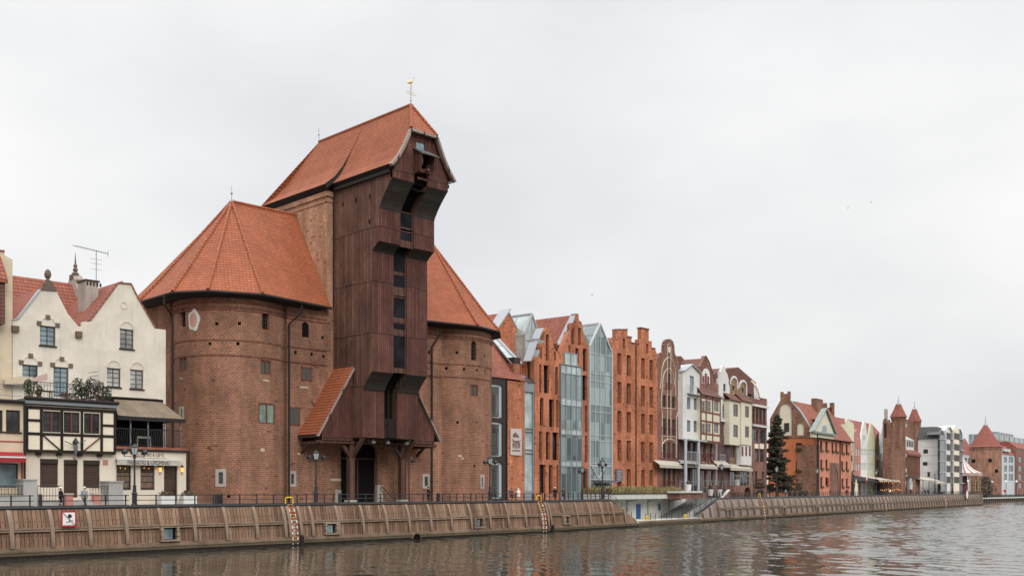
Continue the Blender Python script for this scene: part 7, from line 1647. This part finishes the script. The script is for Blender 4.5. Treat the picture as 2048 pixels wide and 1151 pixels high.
h4=narrow('pale green ochre narrow gabled house with arched windows',[(1735.5,884),(1739,862),(1742,846),(1744.5,846),(1747,862),(1750,884)],'plaster_green',[(1737,898,1740.5,911),(1741.5,898,1745,911),(1746,898.5,1749,912),(1737,926,1740.5,940),(1741.5,926,1745,940),(1746,926,1749,940)])
h5=narrow('low ochre narrow house with a small grey gable cap',[(1750.8,893),(1752,874),(1754,866),(1757,866),(1758.5,878),(1759,890)],'brick_ochre',[(1752,905,1755,919),(1755.8,905,1758.6,919),(1752,932,1755,945),(1755.8,932,1758.6,945)])
h6=narrow('pale blue narrow house with tall white gable beside the brick gate',[(1759.8,890),(1762,868),(1764,852),(1766,852),(1771,872),(1775.5,890)],'plaster_blue',[(1764,884,1766.5,896),(1767.5,884.5,1770,896),(1760.5,907,1763,920),(1765,907.5,1768,920),(1770.5,908,1773,920),(1760.5,921,1763,935),(1765,921.5,1768,935),(1770.5,922,1773,935)])
t=Thing('narrow_house','red tiled roofs behind the row of colourful narrow houses','house',FS,FS.S(1740,-7),7,GZ)
m=MB(); z1=FS.Z(1740,845,-8); z0=FS.Z(1740,880,-3); a,b=FS.S(1700,-3),FS.S(1779,-3); m.face([(a,3,z0),(b,3,z0),(b,9,z1),(a,9,z1)],[(0,0),(b-a,0),(b-a,8),(0,8)]); m.face([(a,15,z0),(b,15,z0),(b,9,z1),(a,9,z1)]); t.part(m,'roof','tiles_far',recalc=False); t.part(MB().box(a,b,3.2,14.8,GZ,z0),'wall','plaster_white')
# ================= brick gate with twin turrets
FG=Frame(238.6-.19*-2,131.3+.98*2,11.08); FG=Frame(*FO.W(0,2)[:2],11.08)
t=Thing('gate_building','tall brown brick water gate with two red capped octagonal turrets','gate tower',FG,FG.S(1812),0,GZ)
xa,xb=FG.S(1785),FG.S(1842); zt_=FG.Z(1830,903)
ribs=[]; xx0,xx1=FG.S(1814),FG.S(1839); 
t.part(MB().box(xa+1,xb,.3,3.0,GZ,zt_),'wall','brick_gate'); m=MB()
for k in range(9): x=xx0+(xx1-xx0)*k/8; m.box(x-.28,x+.28,-.15,.32,GZ+6,zt_-1.2)
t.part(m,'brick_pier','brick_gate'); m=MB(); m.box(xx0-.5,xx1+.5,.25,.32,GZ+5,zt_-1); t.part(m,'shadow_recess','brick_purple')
m=MB(); m.face([(xx0-.5,-.5,zt_-.8),(xx1+1,-.5,zt_-.8),(xx1+.5,5,zt_+3.2),(xx0,5,zt_+3.2)]); m.box(xx0-.5,xx1+1,-.4,.3,zt_-1.5,zt_-.85); t.part(m,'roof','tiles_far',recalc=False)
q=[FG.P(u,v,.1) for u,v in ((1820,978),(1825,978),(1825,962),(1822.5,955),(1820,962))]; t.part(MB().wall(q[::-1],[],-.12,.3),'gothic_door','glass_pale')
x0,x1=FG.S(1813,-1.5),FG.S(1828,-1.5); z0,z1=FG.Z(1820,893,-1.5),FG.Z(1820,880,-1.5); t.part(MB().box(x0,x1,1.5,5,z0-1,z1),'dormer','plaster_white'); m=MB()
for k in range(4): m.box(x0+.4+k*(x1-x0-.6)/4,x0+.4+(k+.62)*(x1-x0-.6)/4,1.42,1.5,z0,z1-.4)
t.part(m,'dormer_window','frame_dark'); m=MB(); m.face([(x0-.3,1.2,z1),(x1+.3,1.2,z1),(x1-.5,4.5,z1+2),(x0+1,4.5,z1+2)]); m.face([(x0-.3,1.2,z1),(x0+1,4.5,z1+2),(x0-.3,5,z1)]); t.part(m,'dormer_roof','zinc',recalc=False)
def turret(cu,n,w_u,v_e,v_k,v_t,z0):
    x=FG.S(cu,n); y=-n; d=FG.hit(cu,n)[1]; r=w_u/2*d/FPX; ze,zk,zt_=FG.Z(cu,v_e,n),FG.Z(cu,v_k,n),FG.Z(cu,v_t,n)
    tw=t.part(MB().lathe([(r,z0),(r,ze)],(x,y,0),8,pi/8),'turret','brick_gate')
    t.part(MB().lathe([(r*1.28,ze-.15),(r*1.2,ze+.1),(r*.72,ze+(zk-ze)*.55),(r*.38,zk)],(x,y,0),8,pi/8),'turret_roof','tiles_far',tw); t.part(MB().lathe([(r*.4,zk),(r*.2,zk+.7),(.12,zk+1.7),(.04,zt_)],(x,y,0),8),'spire','zinc',tw)
    m=MB()
    for vv in (851,883,910,940,966): 
        z=FG.Z(cu+5,vv,n); m.box(x+r*.35,x+r*.62,y-r-.02,y-r*.6,z-.6,z+.6)
    t.part(m,'turret_window','frame_white',tw)
    t.part(MB().lathe([(r*1.03,ze-1.2),(r*1.08,ze-.7),(r*1.08,ze-.2)],(x,y,0),8,pi/8),'turret_band','brick_gate',tw)
turret(1797,-2.2,27,833,808,790,GZ); turret(1829,-9,23,842,818,802,GZ)
sb_=FG.S(1785.5); m=MB(); m.wall([(.2,GZ),(3.1,GZ),(3.1,FG.Z(1785,842)),(2.6,FG.Z(1785,835)),(2,FG.Z(1785,836)),(1.5,FG.Z(1785,845)),(.9,FG.Z(1785,850)),(.2,FG.Z(1785,862))],[[(1.9,GZ+18),(2.7,GZ+18),(2.7,GZ+22),(2.3,GZ+23),(1.9,GZ+22)]],0,.6,rev=.4); toside(m)
for i,v in enumerate(m.v): m.v[i]=Vector((v.x+sb_,v.y,v.z))
t.part(m,'side_wall','brick_gate'); t.part(MB().box(sb_+.6,sb_+5,2.0,3.1,GZ,FG.Z(1790,838)),'side_block','brick_gate')
t.part(MB().box(FG.S(1824,-9),FG.S(1840,-9),9,11,GZ,FG.Z(1830,846,-9)).box(FG.S(1808,-4.7),FG.S(1826,-4.7),4.7,6,GZ,FG.Z(1815,838,-4.7)),'rear_block','brick_gate')
# gate's left gable end wall facing the narrow houses
q=[FG.P(u,v,-1) for u,v in ((1765,838),(1778,834),(1783,836),(1792,845))]; 
t.part(MB().wall([(FG.S(1787,-1),GZ),(FG.S(1792,-1),GZ),(q[3][0],q[3][1]),(FG.S(1787,-1),q[3][1])],[],1.4,2.4),'gable_block','brick_gate')
t.part(MB().box(sb_+1,sb_+2,2.0,2.9,FG.Z(1785,842),FG.Z(1787,822,-3)),'chimney','stone')
# ================= white side block and balcony block
FH=Frame(*FO.W(0,2)[:2],11.08)
xh=FH.S(1878.5); side=Frame(*FH.W(xh,0)[:2],101.08)
t=Thing('apartment_block','grey roofed block with a blank white side wall and a green grey balcony front','apartment block',FH,xh,0,GZ)
zt_=HC+(V0-877)*FH.hit(1878.5)[1]/FPX
wS=side.hit(1845,0)[0]; xE=FH.S(1925)
t.part(MB().box(xh,xh+.3,0,wS+2,GZ,zt_),'side_wall','plaster_white'); t.part(MB().box(xh+.31,xE,.02,wS+2,GZ,zt_-.3),'front_wall','metal_grey')
m=MB(); zr=HC+(V0-852)*FH.hit(1878.5)[1]/FPX; m.face([(xh-.3,-.4,zt_),(xh-.3,wS+2,zt_),(xh+.6,wS+1,zr),(xh+.6,1,zr)]); m.face([(xh-.3,-.4,zt_),(xE,-.4,zt_),(xE,1,zr),(xh+.6,1,zr)]); m.face([(xh+.6,1,zr),(xE,1,zr),(xE,wS+1,zr),(xh+.6,wS+1,zr)]); t.part(m,'roof','slate',recalc=False)
m=MB()
for k in range(6): z=GZ+2+k*(zt_-GZ-2)/6; m.box(xh-.04,xh-.005,.3,wS,z,z+.12)
m.box(xh-.06,xh-.005,.0,.5,GZ,zt_); t.part(m,'facade_joint','zinc'); m=MB()
for v0,v1,u0,u1 in ((898,906,1847,1856),(923,930,1846,1855),(943,952,1855,1860)):
    a,b=side.hit(u1,0)[0],side.hit(u0,0)[0]; m.box(xh-.1,xh-.01,a,b,HC+(V0-v1)*side.hit(u0,0)[1]/FPX,HC+(V0-v0)*side.hit(u0,0)[1]/FPX)
t.part(m,'side_window','frame_dark')
for i,(u0,u1,mt,ztv) in enumerate(((1880,1890,'glass_dark',868),(1891,1899,'plaster_white',860),(1900,1905,'frame_grey',862),(1906,1917,'plaster_panel',858),(1918,1925,'frame_grey',866))):
    a,b=FH.S(u0,.8),FH.S(u1,.8); z1=FH.Z(u0,ztv,.8); t.part(MB().box(a,b,-.8-(i%2)*.3,-.01,GZ,z1),'front_bay',mt)
    for k in range(5):
        z=FH.Z(u0,965-k*22,.8); m=MB().box(a-.3,b+.2,-1.5,-.5,z-.15,z+.1) if i%2==0 else MB().box(a+.3,(a+b)/2-.2,-1.16,-1.1,z,z+2.4).box((a+b)/2+.2,b-.3,-1.16,-1.1,z,z+2.4)
        t.part(m,'balcony' if i%2==0 else 'window','metal_light' if i%2==0 else 'frame_dark')
    t.part(MB().wall([(a,z1),(b,z1),((a+b)/2,z1+1.8)],[],-.8,4),'bay_gable','slate' if i%2==0 else mt)
# ================= swan tower and modern blocks beyond the bend
FW=Frame(*Flow.W(0,14)[:2],7.2)
x=FW.S(1971,-8); d=FW.hit(1971,-8)[1]; r=29.5*d/FPX; ze=FW.Z(1971,893,-8); za=FW.Z(1971,849,-8)
t=Thing('round_tower','round brick river tower with a conical red roof and thin spire','tower',FW,x,8,2.2)
t.part(MB().lathe([(r*1.02,2.2),(r,4),(r,ze)],(x,8,0),28),'wall','brick_gate',smooth=True); t.part(MB().lathe([(r*1.1,ze-.2),(r*1.0,ze+.3),(r*.1,za)],(x,8,0),10),'roof','tiles_far'); t.part(MB().lathe([(r*.14,za-.3),(.3,za+1.5),(.08,FW.Z(1971,831,-8))],(x,8,0),8),'spire','zinc'); t.part(MB().lathe([(r*1.02,ze-1.6),(r*1.02,ze-.25)],(x,8,0),28),'corbel','brick_brown')
m=MB()
for u,v in ((1950,921),(1983,920),(1996,941)): xx=FW.S(u,r-8); zz=FW.Z(u,v,r-8); m.box(xx-.6,xx+.6,8-r-.05,8-r+1.5,zz-.9,zz+.9)
t.part(m,'opening','dark')
def modern(u0,u1,v0,vr,n,label,mat,cols,vrows,rm='tiles_far',top=None,base=2.2):
    a,b=FW.S(u0,n),FW.S(u1,n); z=FW.Z((u0+u1)/2,v0,n); t=Thing('modern_block',label,'building',FW,(a+b)/2,-n,base); hs=[]
    for c0,c1 in cols:
        for w0,w1 in vrows: hs.append(windowpart(t,FW,(c0,w0,c1,w1),n,y=.3,cols=1,rows=1,bw=.25,fm='frame_grey',gm='glass_dark'))
    t.part(MB().wall([(a,base),(b,base),(b,z),(a,z)],hs,-n,-n+14,rev=.6),'wall',mat)
    if vr: zr=FW.Z((u0+u1)/2,vr,n-5); m=MB(); m.face([(a,-n-.3,z),(b,-n-.3,z),(b,-n+5,zr),(a,-n+5,zr)]); m.face([(a,-n+5,zr),(b,-n+5,zr),(b,-n+14,zr),(a,-n+14,zr)]); m.face([(a,-n-.3,z),(a,-n+5,zr),(a,-n+14,zr),(a,-n+14,z)]);t.part(m,'roof',rm,recalc=False)
    return t,a,b,z
modern(1922,1948,909,877,-26,'red roofed modern block partly hidden between the balcony block and the round tower','metal_light',((1929,1934),(1936,1941)),((915,927),(932,943),(948,958)))
t,a,b,z=modern(1998,2033,909,892,-14,'grey framed modern block with red roof right of the round tower','metal_light',((2008,2013.5),(2017.5,2026)),((913,924),(930,942),(947,960)))
m=MB()
for u0,u1 in ((2009,2014.5),(2016,2021)): boxpx(m,FW,u0,897,u1,903,16,16.3) if False else m.box(FW.S(u0,-14),FW.S(u1,-14),14.0,15.5,FW.Z(2015,903,-15),FW.Z(2015,897.5,-15))
t.part(m,'skylight','glass_pale')
t,a,b,z=modern(2033,2120,901,891,-13,'brick red modern block at the right picture edge','brick_brown',((2037,2045),(2052,2060),(2068,2076)),((912,924),(930,942),(947,960),(965,976)))
t=Thing('modern_block','blue glass rooftop storey with a dark plant room behind the right hand blocks','building',FW,FW.S(2030,-34),34,2.2)
xa,xb=FW.S(1987,-34),FW.S(2120,-34); t.part(MB().box(xa,xb,34,50,2.2,FW.Z(2020,872,-34)),'glass_storey','glass_wall'); t.part(MB().box(FW.S(2000,-34),FW.S(2033,-34),36,46,FW.Z(2020,872,-34)+.01,FW.Z(2020,866,-34)),'plant_room','metal_grey'); m=MB()
for k in range(16): x=xa+(xb-xa)*k/15; m.box(x-.1,x+.1,33.8,34,FW.Z(2020,893,-34),FW.Z(2020,872,-34))
m.box(xa,xb,33.8,34,FW.Z(2020,883,-34),FW.Z(2020,882,-34)); t.part(m,'glazing_bars','metal_grey')
# carousel
x=FB.S(1925,-12); y=12; t=Thing('carousel','merry go round with a striped pointed tent roof beside the round tower','carousel',FB,x,y,GZ)
ze=FB.Z(1925,945,-12); zt_=FB.Z(1925,914,-12); rr=36*FB.hit(1925,-12)[1]/FPX
t.part(MB().lathe([(rr,ze),(rr*.62,ze+1.3),(rr*.3,ze+3.6),(.2,zt_)],(x,y,0),32),'tent_roof','tent_stripes'); t.part(MB().lathe([(rr*1.01,ze-1.3),(rr*1.03,ze)],(x,y,0),24),'rounding_board','plaster_old'); t.part(MB().lathe([(rr*.25,GZ),(rr*.25,ze)],(x,y,0),12),'centre_drum','frame_red'); t.part(MB().lathe([(rr*.97,GZ+.2),(rr*.97,GZ+.7)],(x,y,0),24),'platform','frame_red')
for k in range(10): a=2*pi*k/10; t.part(MB().tube([(x+rr*.9*math.cos(a),y+rr*.9*math.sin(a),GZ+.7),(x+rr*.9*math.cos(a),y+rr*.9*math.sin(a),ze-.5)],.12,5),'pole','gold')
tree(FW,1979,.5-2,9.5,1.6,'slim dark conical evergreen before the round tower','needles',cnt=1500,size=.3,z=2.2,name='evergreen_tree')
tree(FB,1966,-16,11,6.0,'bare grey twiggy round tree left of the round tower','twigs','ball',3500,.3,z=2.2,name='bare_tree')
for u,lb,mt in ((2010,'red buoy stand on the distant quay','red_paint'),):
    xx=Flow.S(u,-2); t=Thing('life_buoy_stand',lb,'buoy stand',Flow,xx,2,2.3); t.part(MB().tube([(xx,2,2.3),(xx,2,5.5)],.15,6),'post',mt); t.part(MB().lathe([(.5,5),(.8,5.6),(.5,6.4)],(xx,2,0),8),'buoy',mt)
for k,(u) in enumerate((1935,1984,2012,2033)):
    fr=Flow; n=-3; xx=fr.S(u,n); t=Thing('street_lamp',('slim','second slim','third slim','rightmost slim')[k]+' lamp with white globe on the distant quay','street lamp',fr,xx,3,2.3); zz=fr.Z(u,963,n); t.part(MB().tube([(xx,3,2.3),(xx,3,zz)],.13,6),'post','metal_black'); t.part(MB().lathe([(.1,zz-.4),(.6,zz+.1),(.6,zz+.5),(.1,zz+.9)],(xx,3,0),10),'globe','white_paint')
# round speed sign on the far quay
xx=FB.S(1934,.1); zz=FB.Z(1934,988.5,.1); t=Thing('river_sign','round white river sign with red rim on the far quay wall','sign',FB,xx,0,zz); m=MB().lathe([(2.0,-.06),(2.0,.06)],(0,0,0),24); m2=MB().lathe([(1.55,-.06),(1.55,.1)],(0,0,0),24)
for q in (m,m2):
    for i,v in enumerate(q.v): q.v[i]=Vector((xx+v.x,-.1-v.z,zz+v.y))
t.part(m,'rim','canvas_red'); t.part(m2,'face','white_paint'); t.part(MB().box(xx-.35,xx+.35,.02,.3,.5,zz),'post','concrete')
# ================= restaurant tents and terraces
def tent(u0,u1,v_t,n0,n1,label,mat='canvas',posts=4,lights=0,wallm=None,drop=1.6):
    a,b=FB.S(u0,n1),FB.S(u1,n1); z=FB.Z((u0+u1)/2,v_t,n1); t=Thing('restaurant_tent',label,'tent',FB,(a+b)/2,-n1,GZ)
    m=MB(); m.face([(a,-n1,z-drop),(b,-n1,z-drop),(b,-n0,z),(a,-n0,z)]); m.face([(a,-n1,z-drop-.05),(b,-n1,z-drop-.05),(b,-n0,z-.05),(a,-n0,z-.05)]); m.box(a,b,-n1-.05,-n1+.05,z-drop-.5,z-drop); t.part(m,'canopy',mat,recalc=False)
    for k in range(posts): x=a+(b-a)*k/(posts-1); t.part(MB().box(x-.08,x+.08,-n1-.1,-n1+.06,GZ,z-drop),'post','metal_black')
    if wallm: t.part(MB().box(a,b,-n0-.3,-n0,GZ,z-.3),'back_wall',wallm)
    if lights:
        m=MB()
        for row in range(2):
            for k in range(lights): x=a+(b-a)*(k+.5)/lights; zz=z-drop-.7-row*2.4; m.lathe([(.04,zz-.13),(.13,zz),(.04,zz+.13)],(x+random.uniform(-.2,.2),-n1-.25,random.uniform(-.25,.25)),6)
        t.part(m,'string_lights','lamp_warm')
    return t
tent(1703,1718,950,-12,-6,'dark canopy restaurant entrance with a pale yellow panel','gutter',3,2,'goods')
tent(1718,1757,950,-12,-6,'dark roofed restaurant tent with clear side walls','gutter',5,0,'frame_grey')
tent(1757,1800,951,-13,-6,'cream restaurant tent hung with warm string lights','canvas',6,11,'goods',drop=1.2)
tent(1846,1880,950,-12,-4,'pale cafe tent before the white side wall','canvas',4,0,'goods'); tent(1870,1893,955,-11,-3,'slanted pale awning before the balcony block','canvas',3,1,None)
xx=FB.S(1712,-5); t=Thing('menu_panel','tall pale yellow panel at the restaurant entrance','panel',FB,xx,5,GZ); a,b=FB.S(1708,-5),FB.S(1716,-5); zz=FB.Z(1712,957,-5); t.part(MB().wall([(a,GZ),(b,GZ),(b-.4,GZ+2.5),((a+b)/2,zz)],[],4.9,5.05),'board','plaster_straw')
xx=FB.S(1733,-5); zz=FB.Z(1733,960,-5); t=Thing('flag','white and red flag hanging at the restaurant tent','flag',FB,xx,5,zz); t.part(MB().bar((xx-.7,5,zz-.4),(xx+.5,5,zz+1.2),.05,.9,up=(0,1,0)) if False else MB().wall([(xx-.2,zz+1.3),(xx+.5,zz+1.6),(xx+.6,zz-.1),(xx-.3,zz+.4)],[],4.95,5.0),'white_half','white_paint'); t.part(MB().wall([(xx-1.3,zz+.2),(xx-.22,zz+1.3),(xx-.32,zz+.4),(xx+.5,zz-.2),(xx+.2,zz-1.1)],[],4.94,4.99),'red_half','red_paint'); t.part(MB().tube([(xx+.6,5,GZ),(xx+.6,5,zz+1.8)],.05,5),'pole','metal_black')
# terraces before the townhouses
t=Thing('cafe_terrace','raised cafe terrace with glass windbreak before the steel column house','terrace',FT,FT.S(1380,5),-5,GZ)
a,b=FT.S(1361,5.5),FT.S(1405,5.5); z0=FT.Z(1380,981,5.5); t.part(MB().box(a,b,-5.5,-3,z0-.35,z0),'terrace_slab','concrete_pale'); t.part(MB().box(a+.5,b,-5.2,-3,GZ-.02,z0-.36),'terrace_base','brick_brown')
m=MB(); z1=FT.Z(1380,950,5.5)
for k in range(6): x=a+(b-a)*k/5; m.box(x-.05,x+.05,-5.45,-5.35,z0,z1 if k%2 else z1-1)
m.box(a,b,-5.45,-5.35,z0+1.7,z0+1.78); t.part(m,'windbreak_posts','metal_grey')
t=Thing('cafe_terrace','brick terrace with a dark arch and dining furniture before the ochre house','terrace',FT,FT.S(1490,5),-5,GZ)
a,b=FT.S(1469,6),FT.S(1506,6); z1=FT.Z(1490,970,6); xm,r_=FT.S(1495,6),2.1; arch=[(xm-r_,GZ),(xm+r_,GZ)]+[(xm+r_*math.cos(R(q)),GZ+.6+1.6*math.sin(R(q))) for q in range(0,181,20)]
t.part(MB().wall([(a,GZ-.01)]+[(xm-r_,GZ-.01)]+[(xm+r_*math.cos(R(q)),GZ+.6+1.6*math.sin(R(q))) for q in range(180,-1,-20)]+[(xm+r_,GZ-.01),(b,GZ-.01),(b,z1),(a,z1)],[],-6,-2),'terrace_base','brick_brown'); m=MB()
for k in range(7): x=a+(b-a)*k/6; m.box(x-.05,x+.05,-5.9,-5.8,z1,z1+2)
m.box(a,b,-5.9,-5.8,z1+1.95,z1+2.05); m.box(a,b,-5.9,-5.8,z1+1,z1+1.05); t.part(m,'windbreak_posts','metal_grey')
t=Thing('cafe_terrace','low terrace with glass screens between the two raised terraces','terrace',FT,FT.S(1435,5),-4,GZ); a,b=FT.S(1408,4.5),FT.S(1466,4.5); m=MB()
for k in range(9): x=a+(b-a)*k/8; m.box(x-.05,x+.05,-4.5,-4.4,GZ,GZ+3.4)
for h in (1.0,2.0,3.3): m.box(a,b,-4.48,-4.42,GZ+h,GZ+h+.07)
t.part(m,'windbreak_posts','metal_grey'); random.seed(5)
for i in range(9):
    x=a+(b-a)*(i+.5)/9; tb=Thing('cafe_table','small dark cafe table on the low terrace','table',FT,x,-3.4,GZ,group='cafe tables before the townhouses'); tb.part(MB().lathe([(.4,.95),(.4,1.0)],(x,-3.4,GZ),10),'table_top','metal_black'); tb.part(MB().tube([(x,-3.4,GZ),(x,-3.4,GZ+.95)],.05,5),'leg','metal_black')
for i,(u,lb) in enumerate(((1377,'white round planter on the raised terrace'),(1421,'pale planter with yellow plants on the low terrace'),(1439,'dark planter with yellow plants beside the street lamp'),(1474,'pale planter on top of the brick terrace'))):
    pot_plant(FT,u,5.2 if i!=3 else 5.2,FT.Z(1380,981,5.5) if i==0 else (z1 if i==3 else GZ+.5),.55,1.2,.7,.6,lb,'bush_brown','white_paint' if i==0 else 'concrete_pale',150)
# hedge / ramp rails before the fir tree
slopedrail(FB,(FB.S(1548,-7),GZ+1.8),(FB.S(1600,-5),GZ+.2),6.5,'grey ramp railing descending before the fir tree',7,'ramp_railing')
for i,u in enumerate((1580,1590,1600,1612)):
    pot_plant(FB,u,-4.5,GZ,.5,.8,.8,.6,('first','second','third','fourth')[i]+' green tub plant at the foot of the ramp from the left','hedge_green','metal_black',110,group=None)
# birds in the sky
for u,v,d_,lb in ((1696,416,260,'small dark gull flying lower left of the other gull'),(1742,404,260,'small dark gull flying highest in the sky'),(1184,590,200,'small gull flying above the glass gabled hall')):
    dx,dy=D(u); c=Vector((dx*d_,dy*d_,HC+(V0-v)*d_/FPX)); t=Thing('gull',lb,'bird',WF,c.x,c.y,c.z); m=MB(); 
    m.tube([c+Vector((-.25,.25,0)),c,c+Vector((.28,-.28,.03))],.05,6,.03); m.lathe([(.02,-.08),(.09,0),(.02,.1)],tuple(c),6)
    for s in (-1,1): m.face([c+Vector((-.06,.06,0)),c+Vector((.1,-.1,0)),c+Vector((.1+s*.35,-.1+s*.35,.16)),c+Vector((.05+s*.62,.0+s*.62,.05)),c+Vector((-.1+s*.33,.06+s*.33,.14))])
    t.part(m,'body','coat_brown',recalc=False); t.o.scale=(.6,.6,.6)
# ================= one object per separate piece
def pieces(ob):
    me=ob.data; n=len(me.vertices); par=list(range(n))
    def fd(a):
        while par[a]!=a: par[a]=par[par[a]]; a=par[a]
        return a
    key={}
    for v in me.vertices:
        k=(round(v.co.x,2),round(v.co.y,2),round(v.co.z,2)); 
        if k in key: par[fd(v.index)]=fd(key[k])
        else: key[k]=v.index
    for p in me.polygons:
        vs=list(p.vertices)
        for a in vs[1:]: par[fd(a)]=fd(vs[0])
    g={}
    for p in me.polygons: g.setdefault(fd(p.vertices[0]),[]).append(p.index)
    return list(g.values())
SPLIT={'curved_soffit','quoin','wall_opening','gate_door_shade','keystone','beam_end','arch_moulding','plaster_patch','lamp_bowl','slit','lunette_window','cream_panel','opening','side_window','window_bulb','battlement','downpipe','rear_block','slot_boarding','skylight','carved_gable','flashing','cross_balcony','balcony','dormer_window','brick_pier','snow_guard','mast_','gable_window','metal_capping','louvre_','turret_window','eaves_board','spandrel_panel','cream_edge','red_edge','hung_bay','hoist_recess','brick_band','rib','hip_clips','arch_head','oriel_window','rail','window_','landing','waterline_','pier_'}
for ob in list(bpy.data.objects):
    b=ob.name.split('.')[0]
    if ob.type!='MESH' or b not in SPLIT: continue
    gs=pieces(ob)
    if not 1<len(gs)<=60 or (b=='rail' and len(gs)!=2): continue
    me=ob.data; uv=me.uv_layers[0].data if me.uv_layers else None
    for k,g in enumerate(gs):
        vm={}; vs=[]; fs=[]; us=[]
        for pi_ in g:
            p=me.polygons[pi_]; f=[]
            for vi,li in zip(p.vertices,p.loop_indices):
                if vi not in vm: vm[vi]=len(vs); vs.append(tuple(me.vertices[vi].co))
                f.append(vm[vi]); us.append(tuple(uv[li].uv) if uv else (0,0))
            fs.append(f)
        m2=bpy.data.meshes.new(b); m2.from_pydata(vs,[],fs); u2=m2.uv_layers.new(name='UVMap').data
        for i,q in enumerate(us): u2[i].uv=q
        for mt in me.materials: m2.materials.append(mt)
        if k==0: first=m2; continue
        c=ob.copy(); c.data=m2; c.name=b; COL.objects.link(c)
        for pr_ in ('label',):
            if pr_ in ob: c[pr_]=ob[pr_]
    ob.data=first
CLX,CLY=.35,.1
SKYS=.93
# ================= camera, sky, light
cam=bpy.data.cameras.new('camera'); co_=bpy.data.objects.new('camera',cam); COL.objects.link(co_); S.camera=co_
cam.sensor_width=36; cam.lens=FPX/2048*36; cam.shift_y=(V0-575.5)/2048; cam.clip_end=9000; cam.clip_start=.5
co_.location=(0,0,HC); co_.rotation_euler=(R(90),0,R(-45))
wd=bpy.data.worlds.new('World'); S.world=wd; wd.use_nodes=True; nt=wd.node_tree; bg=nt.nodes['Background']
def wn_(t,**k):
    x=nt.nodes.new(t)
    for a,b in k.items():
        if a in x.inputs.keys(): x.inputs[a].default_value=b
        else: setattr(x,a,b)
    return x
tc=wn_('ShaderNodeTexCoord'); mp=wn_('ShaderNodeMapping'); mp.inputs['Scale'].default_value=(1,1,2.2); mp.inputs['Location'].default_value=(CLX,CLY,.0); nt.links.new(tc.outputs['Generated'],mp.inputs[0])
nz=wn_('ShaderNodeTexNoise',Scale=1.5,Detail=5,Roughness=.5); nt.links.new(mp.outputs[0],nz.inputs['Vector'])
cr=wn_('ShaderNodeValToRGB'); nt.links.new(nz.outputs['Fac'],cr.inputs[0]); e=cr.color_ramp.elements; e[0].position=.34; e[0].color=(.81,.825,.85,1); e[1].position=.6; e[1].color=(1.02,1.02,1.015,1)
sx_=wn_('ShaderNodeSeparateXYZ'); nt.links.new(tc.outputs['Generated'],sx_.inputs[0])
zr=wn_('ShaderNodeValToRGB'); nt.links.new(sx_.outputs[2],zr.inputs[0]); e=zr.color_ramp.elements; e[0].position=0; e[0].color=(.95,.95,.95,1); e[1].position=1; e[1].color=(3.6,3.6,3.65,1)
q=e.new(.2); q.color=(1.0,1.0,1.0,1); q=e.new(.48); q.color=(1.05,1.05,1.06,1)
mx=wn_('ShaderNodeMix',data_type='RGBA',blend_type='MULTIPLY'); mx.inputs[0].default_value=1; nt.links.new(cr.outputs[0],mx.inputs[6]); nt.links.new(zr.outputs[0],mx.inputs[7])
nt.links.new(mx.outputs[2],bg.inputs[0]); bg.inputs[1].default_value=SKYS
sun=bpy.data.lights.new('sun','SUN'); sun.energy=1.5; sun.angle=R(25); sun.color=(1,.97,.93); so=bpy.data.objects.new('sun',sun); COL.objects.link(so)
so.rotation_euler=(R(58),0,R(-20))
S.view_settings.view_transform='Standard'; S.view_settings.look='None'; S.view_settings.exposure=0; S.view_settings.gamma=1
S.render.engine='CYCLES'

# ================= opposite bank behind the camera (seen only mirrored in glass)
FX=Frame(380,-26,180); hgt=[27,31,25,33,28,30,26,32,29,27,31,24]
m=MB(); m.box(-700,700,-950,-9,1.0,4.4); single(m,'ground','paving',None,None,kind='structure')
xx=0
for i,h in enumerate(hgt):
    w_=[34,28,40,30][i%4]; t=Thing('warehouse','gabled warehouse '+['one','two','three','four','five','six','seven','eight','nine','ten','eleven','twelve'][i]+' of the row on the near bank, counted from the far end','building',FX,xx+w_/2,0,4.4)
    hs=[]
    for a in range(5):
        for b in range(6): x=xx+3+a*(w_-6)/4.6; z=7+b*3.4; hs.append([(x,z),(x+2,z),(x+2,z+2),(x,z+2)])
    t.part(MB().wall([(xx,4.4),(xx+w_-1,4.4),(xx+w_-1,h),(xx+w_*.5,h+7),(xx,h)],hs,0,18,rev=.4),'wall',['brick_red','plaster_white','brick_brown','plaster_straw'][i%4])
    xx+=w_
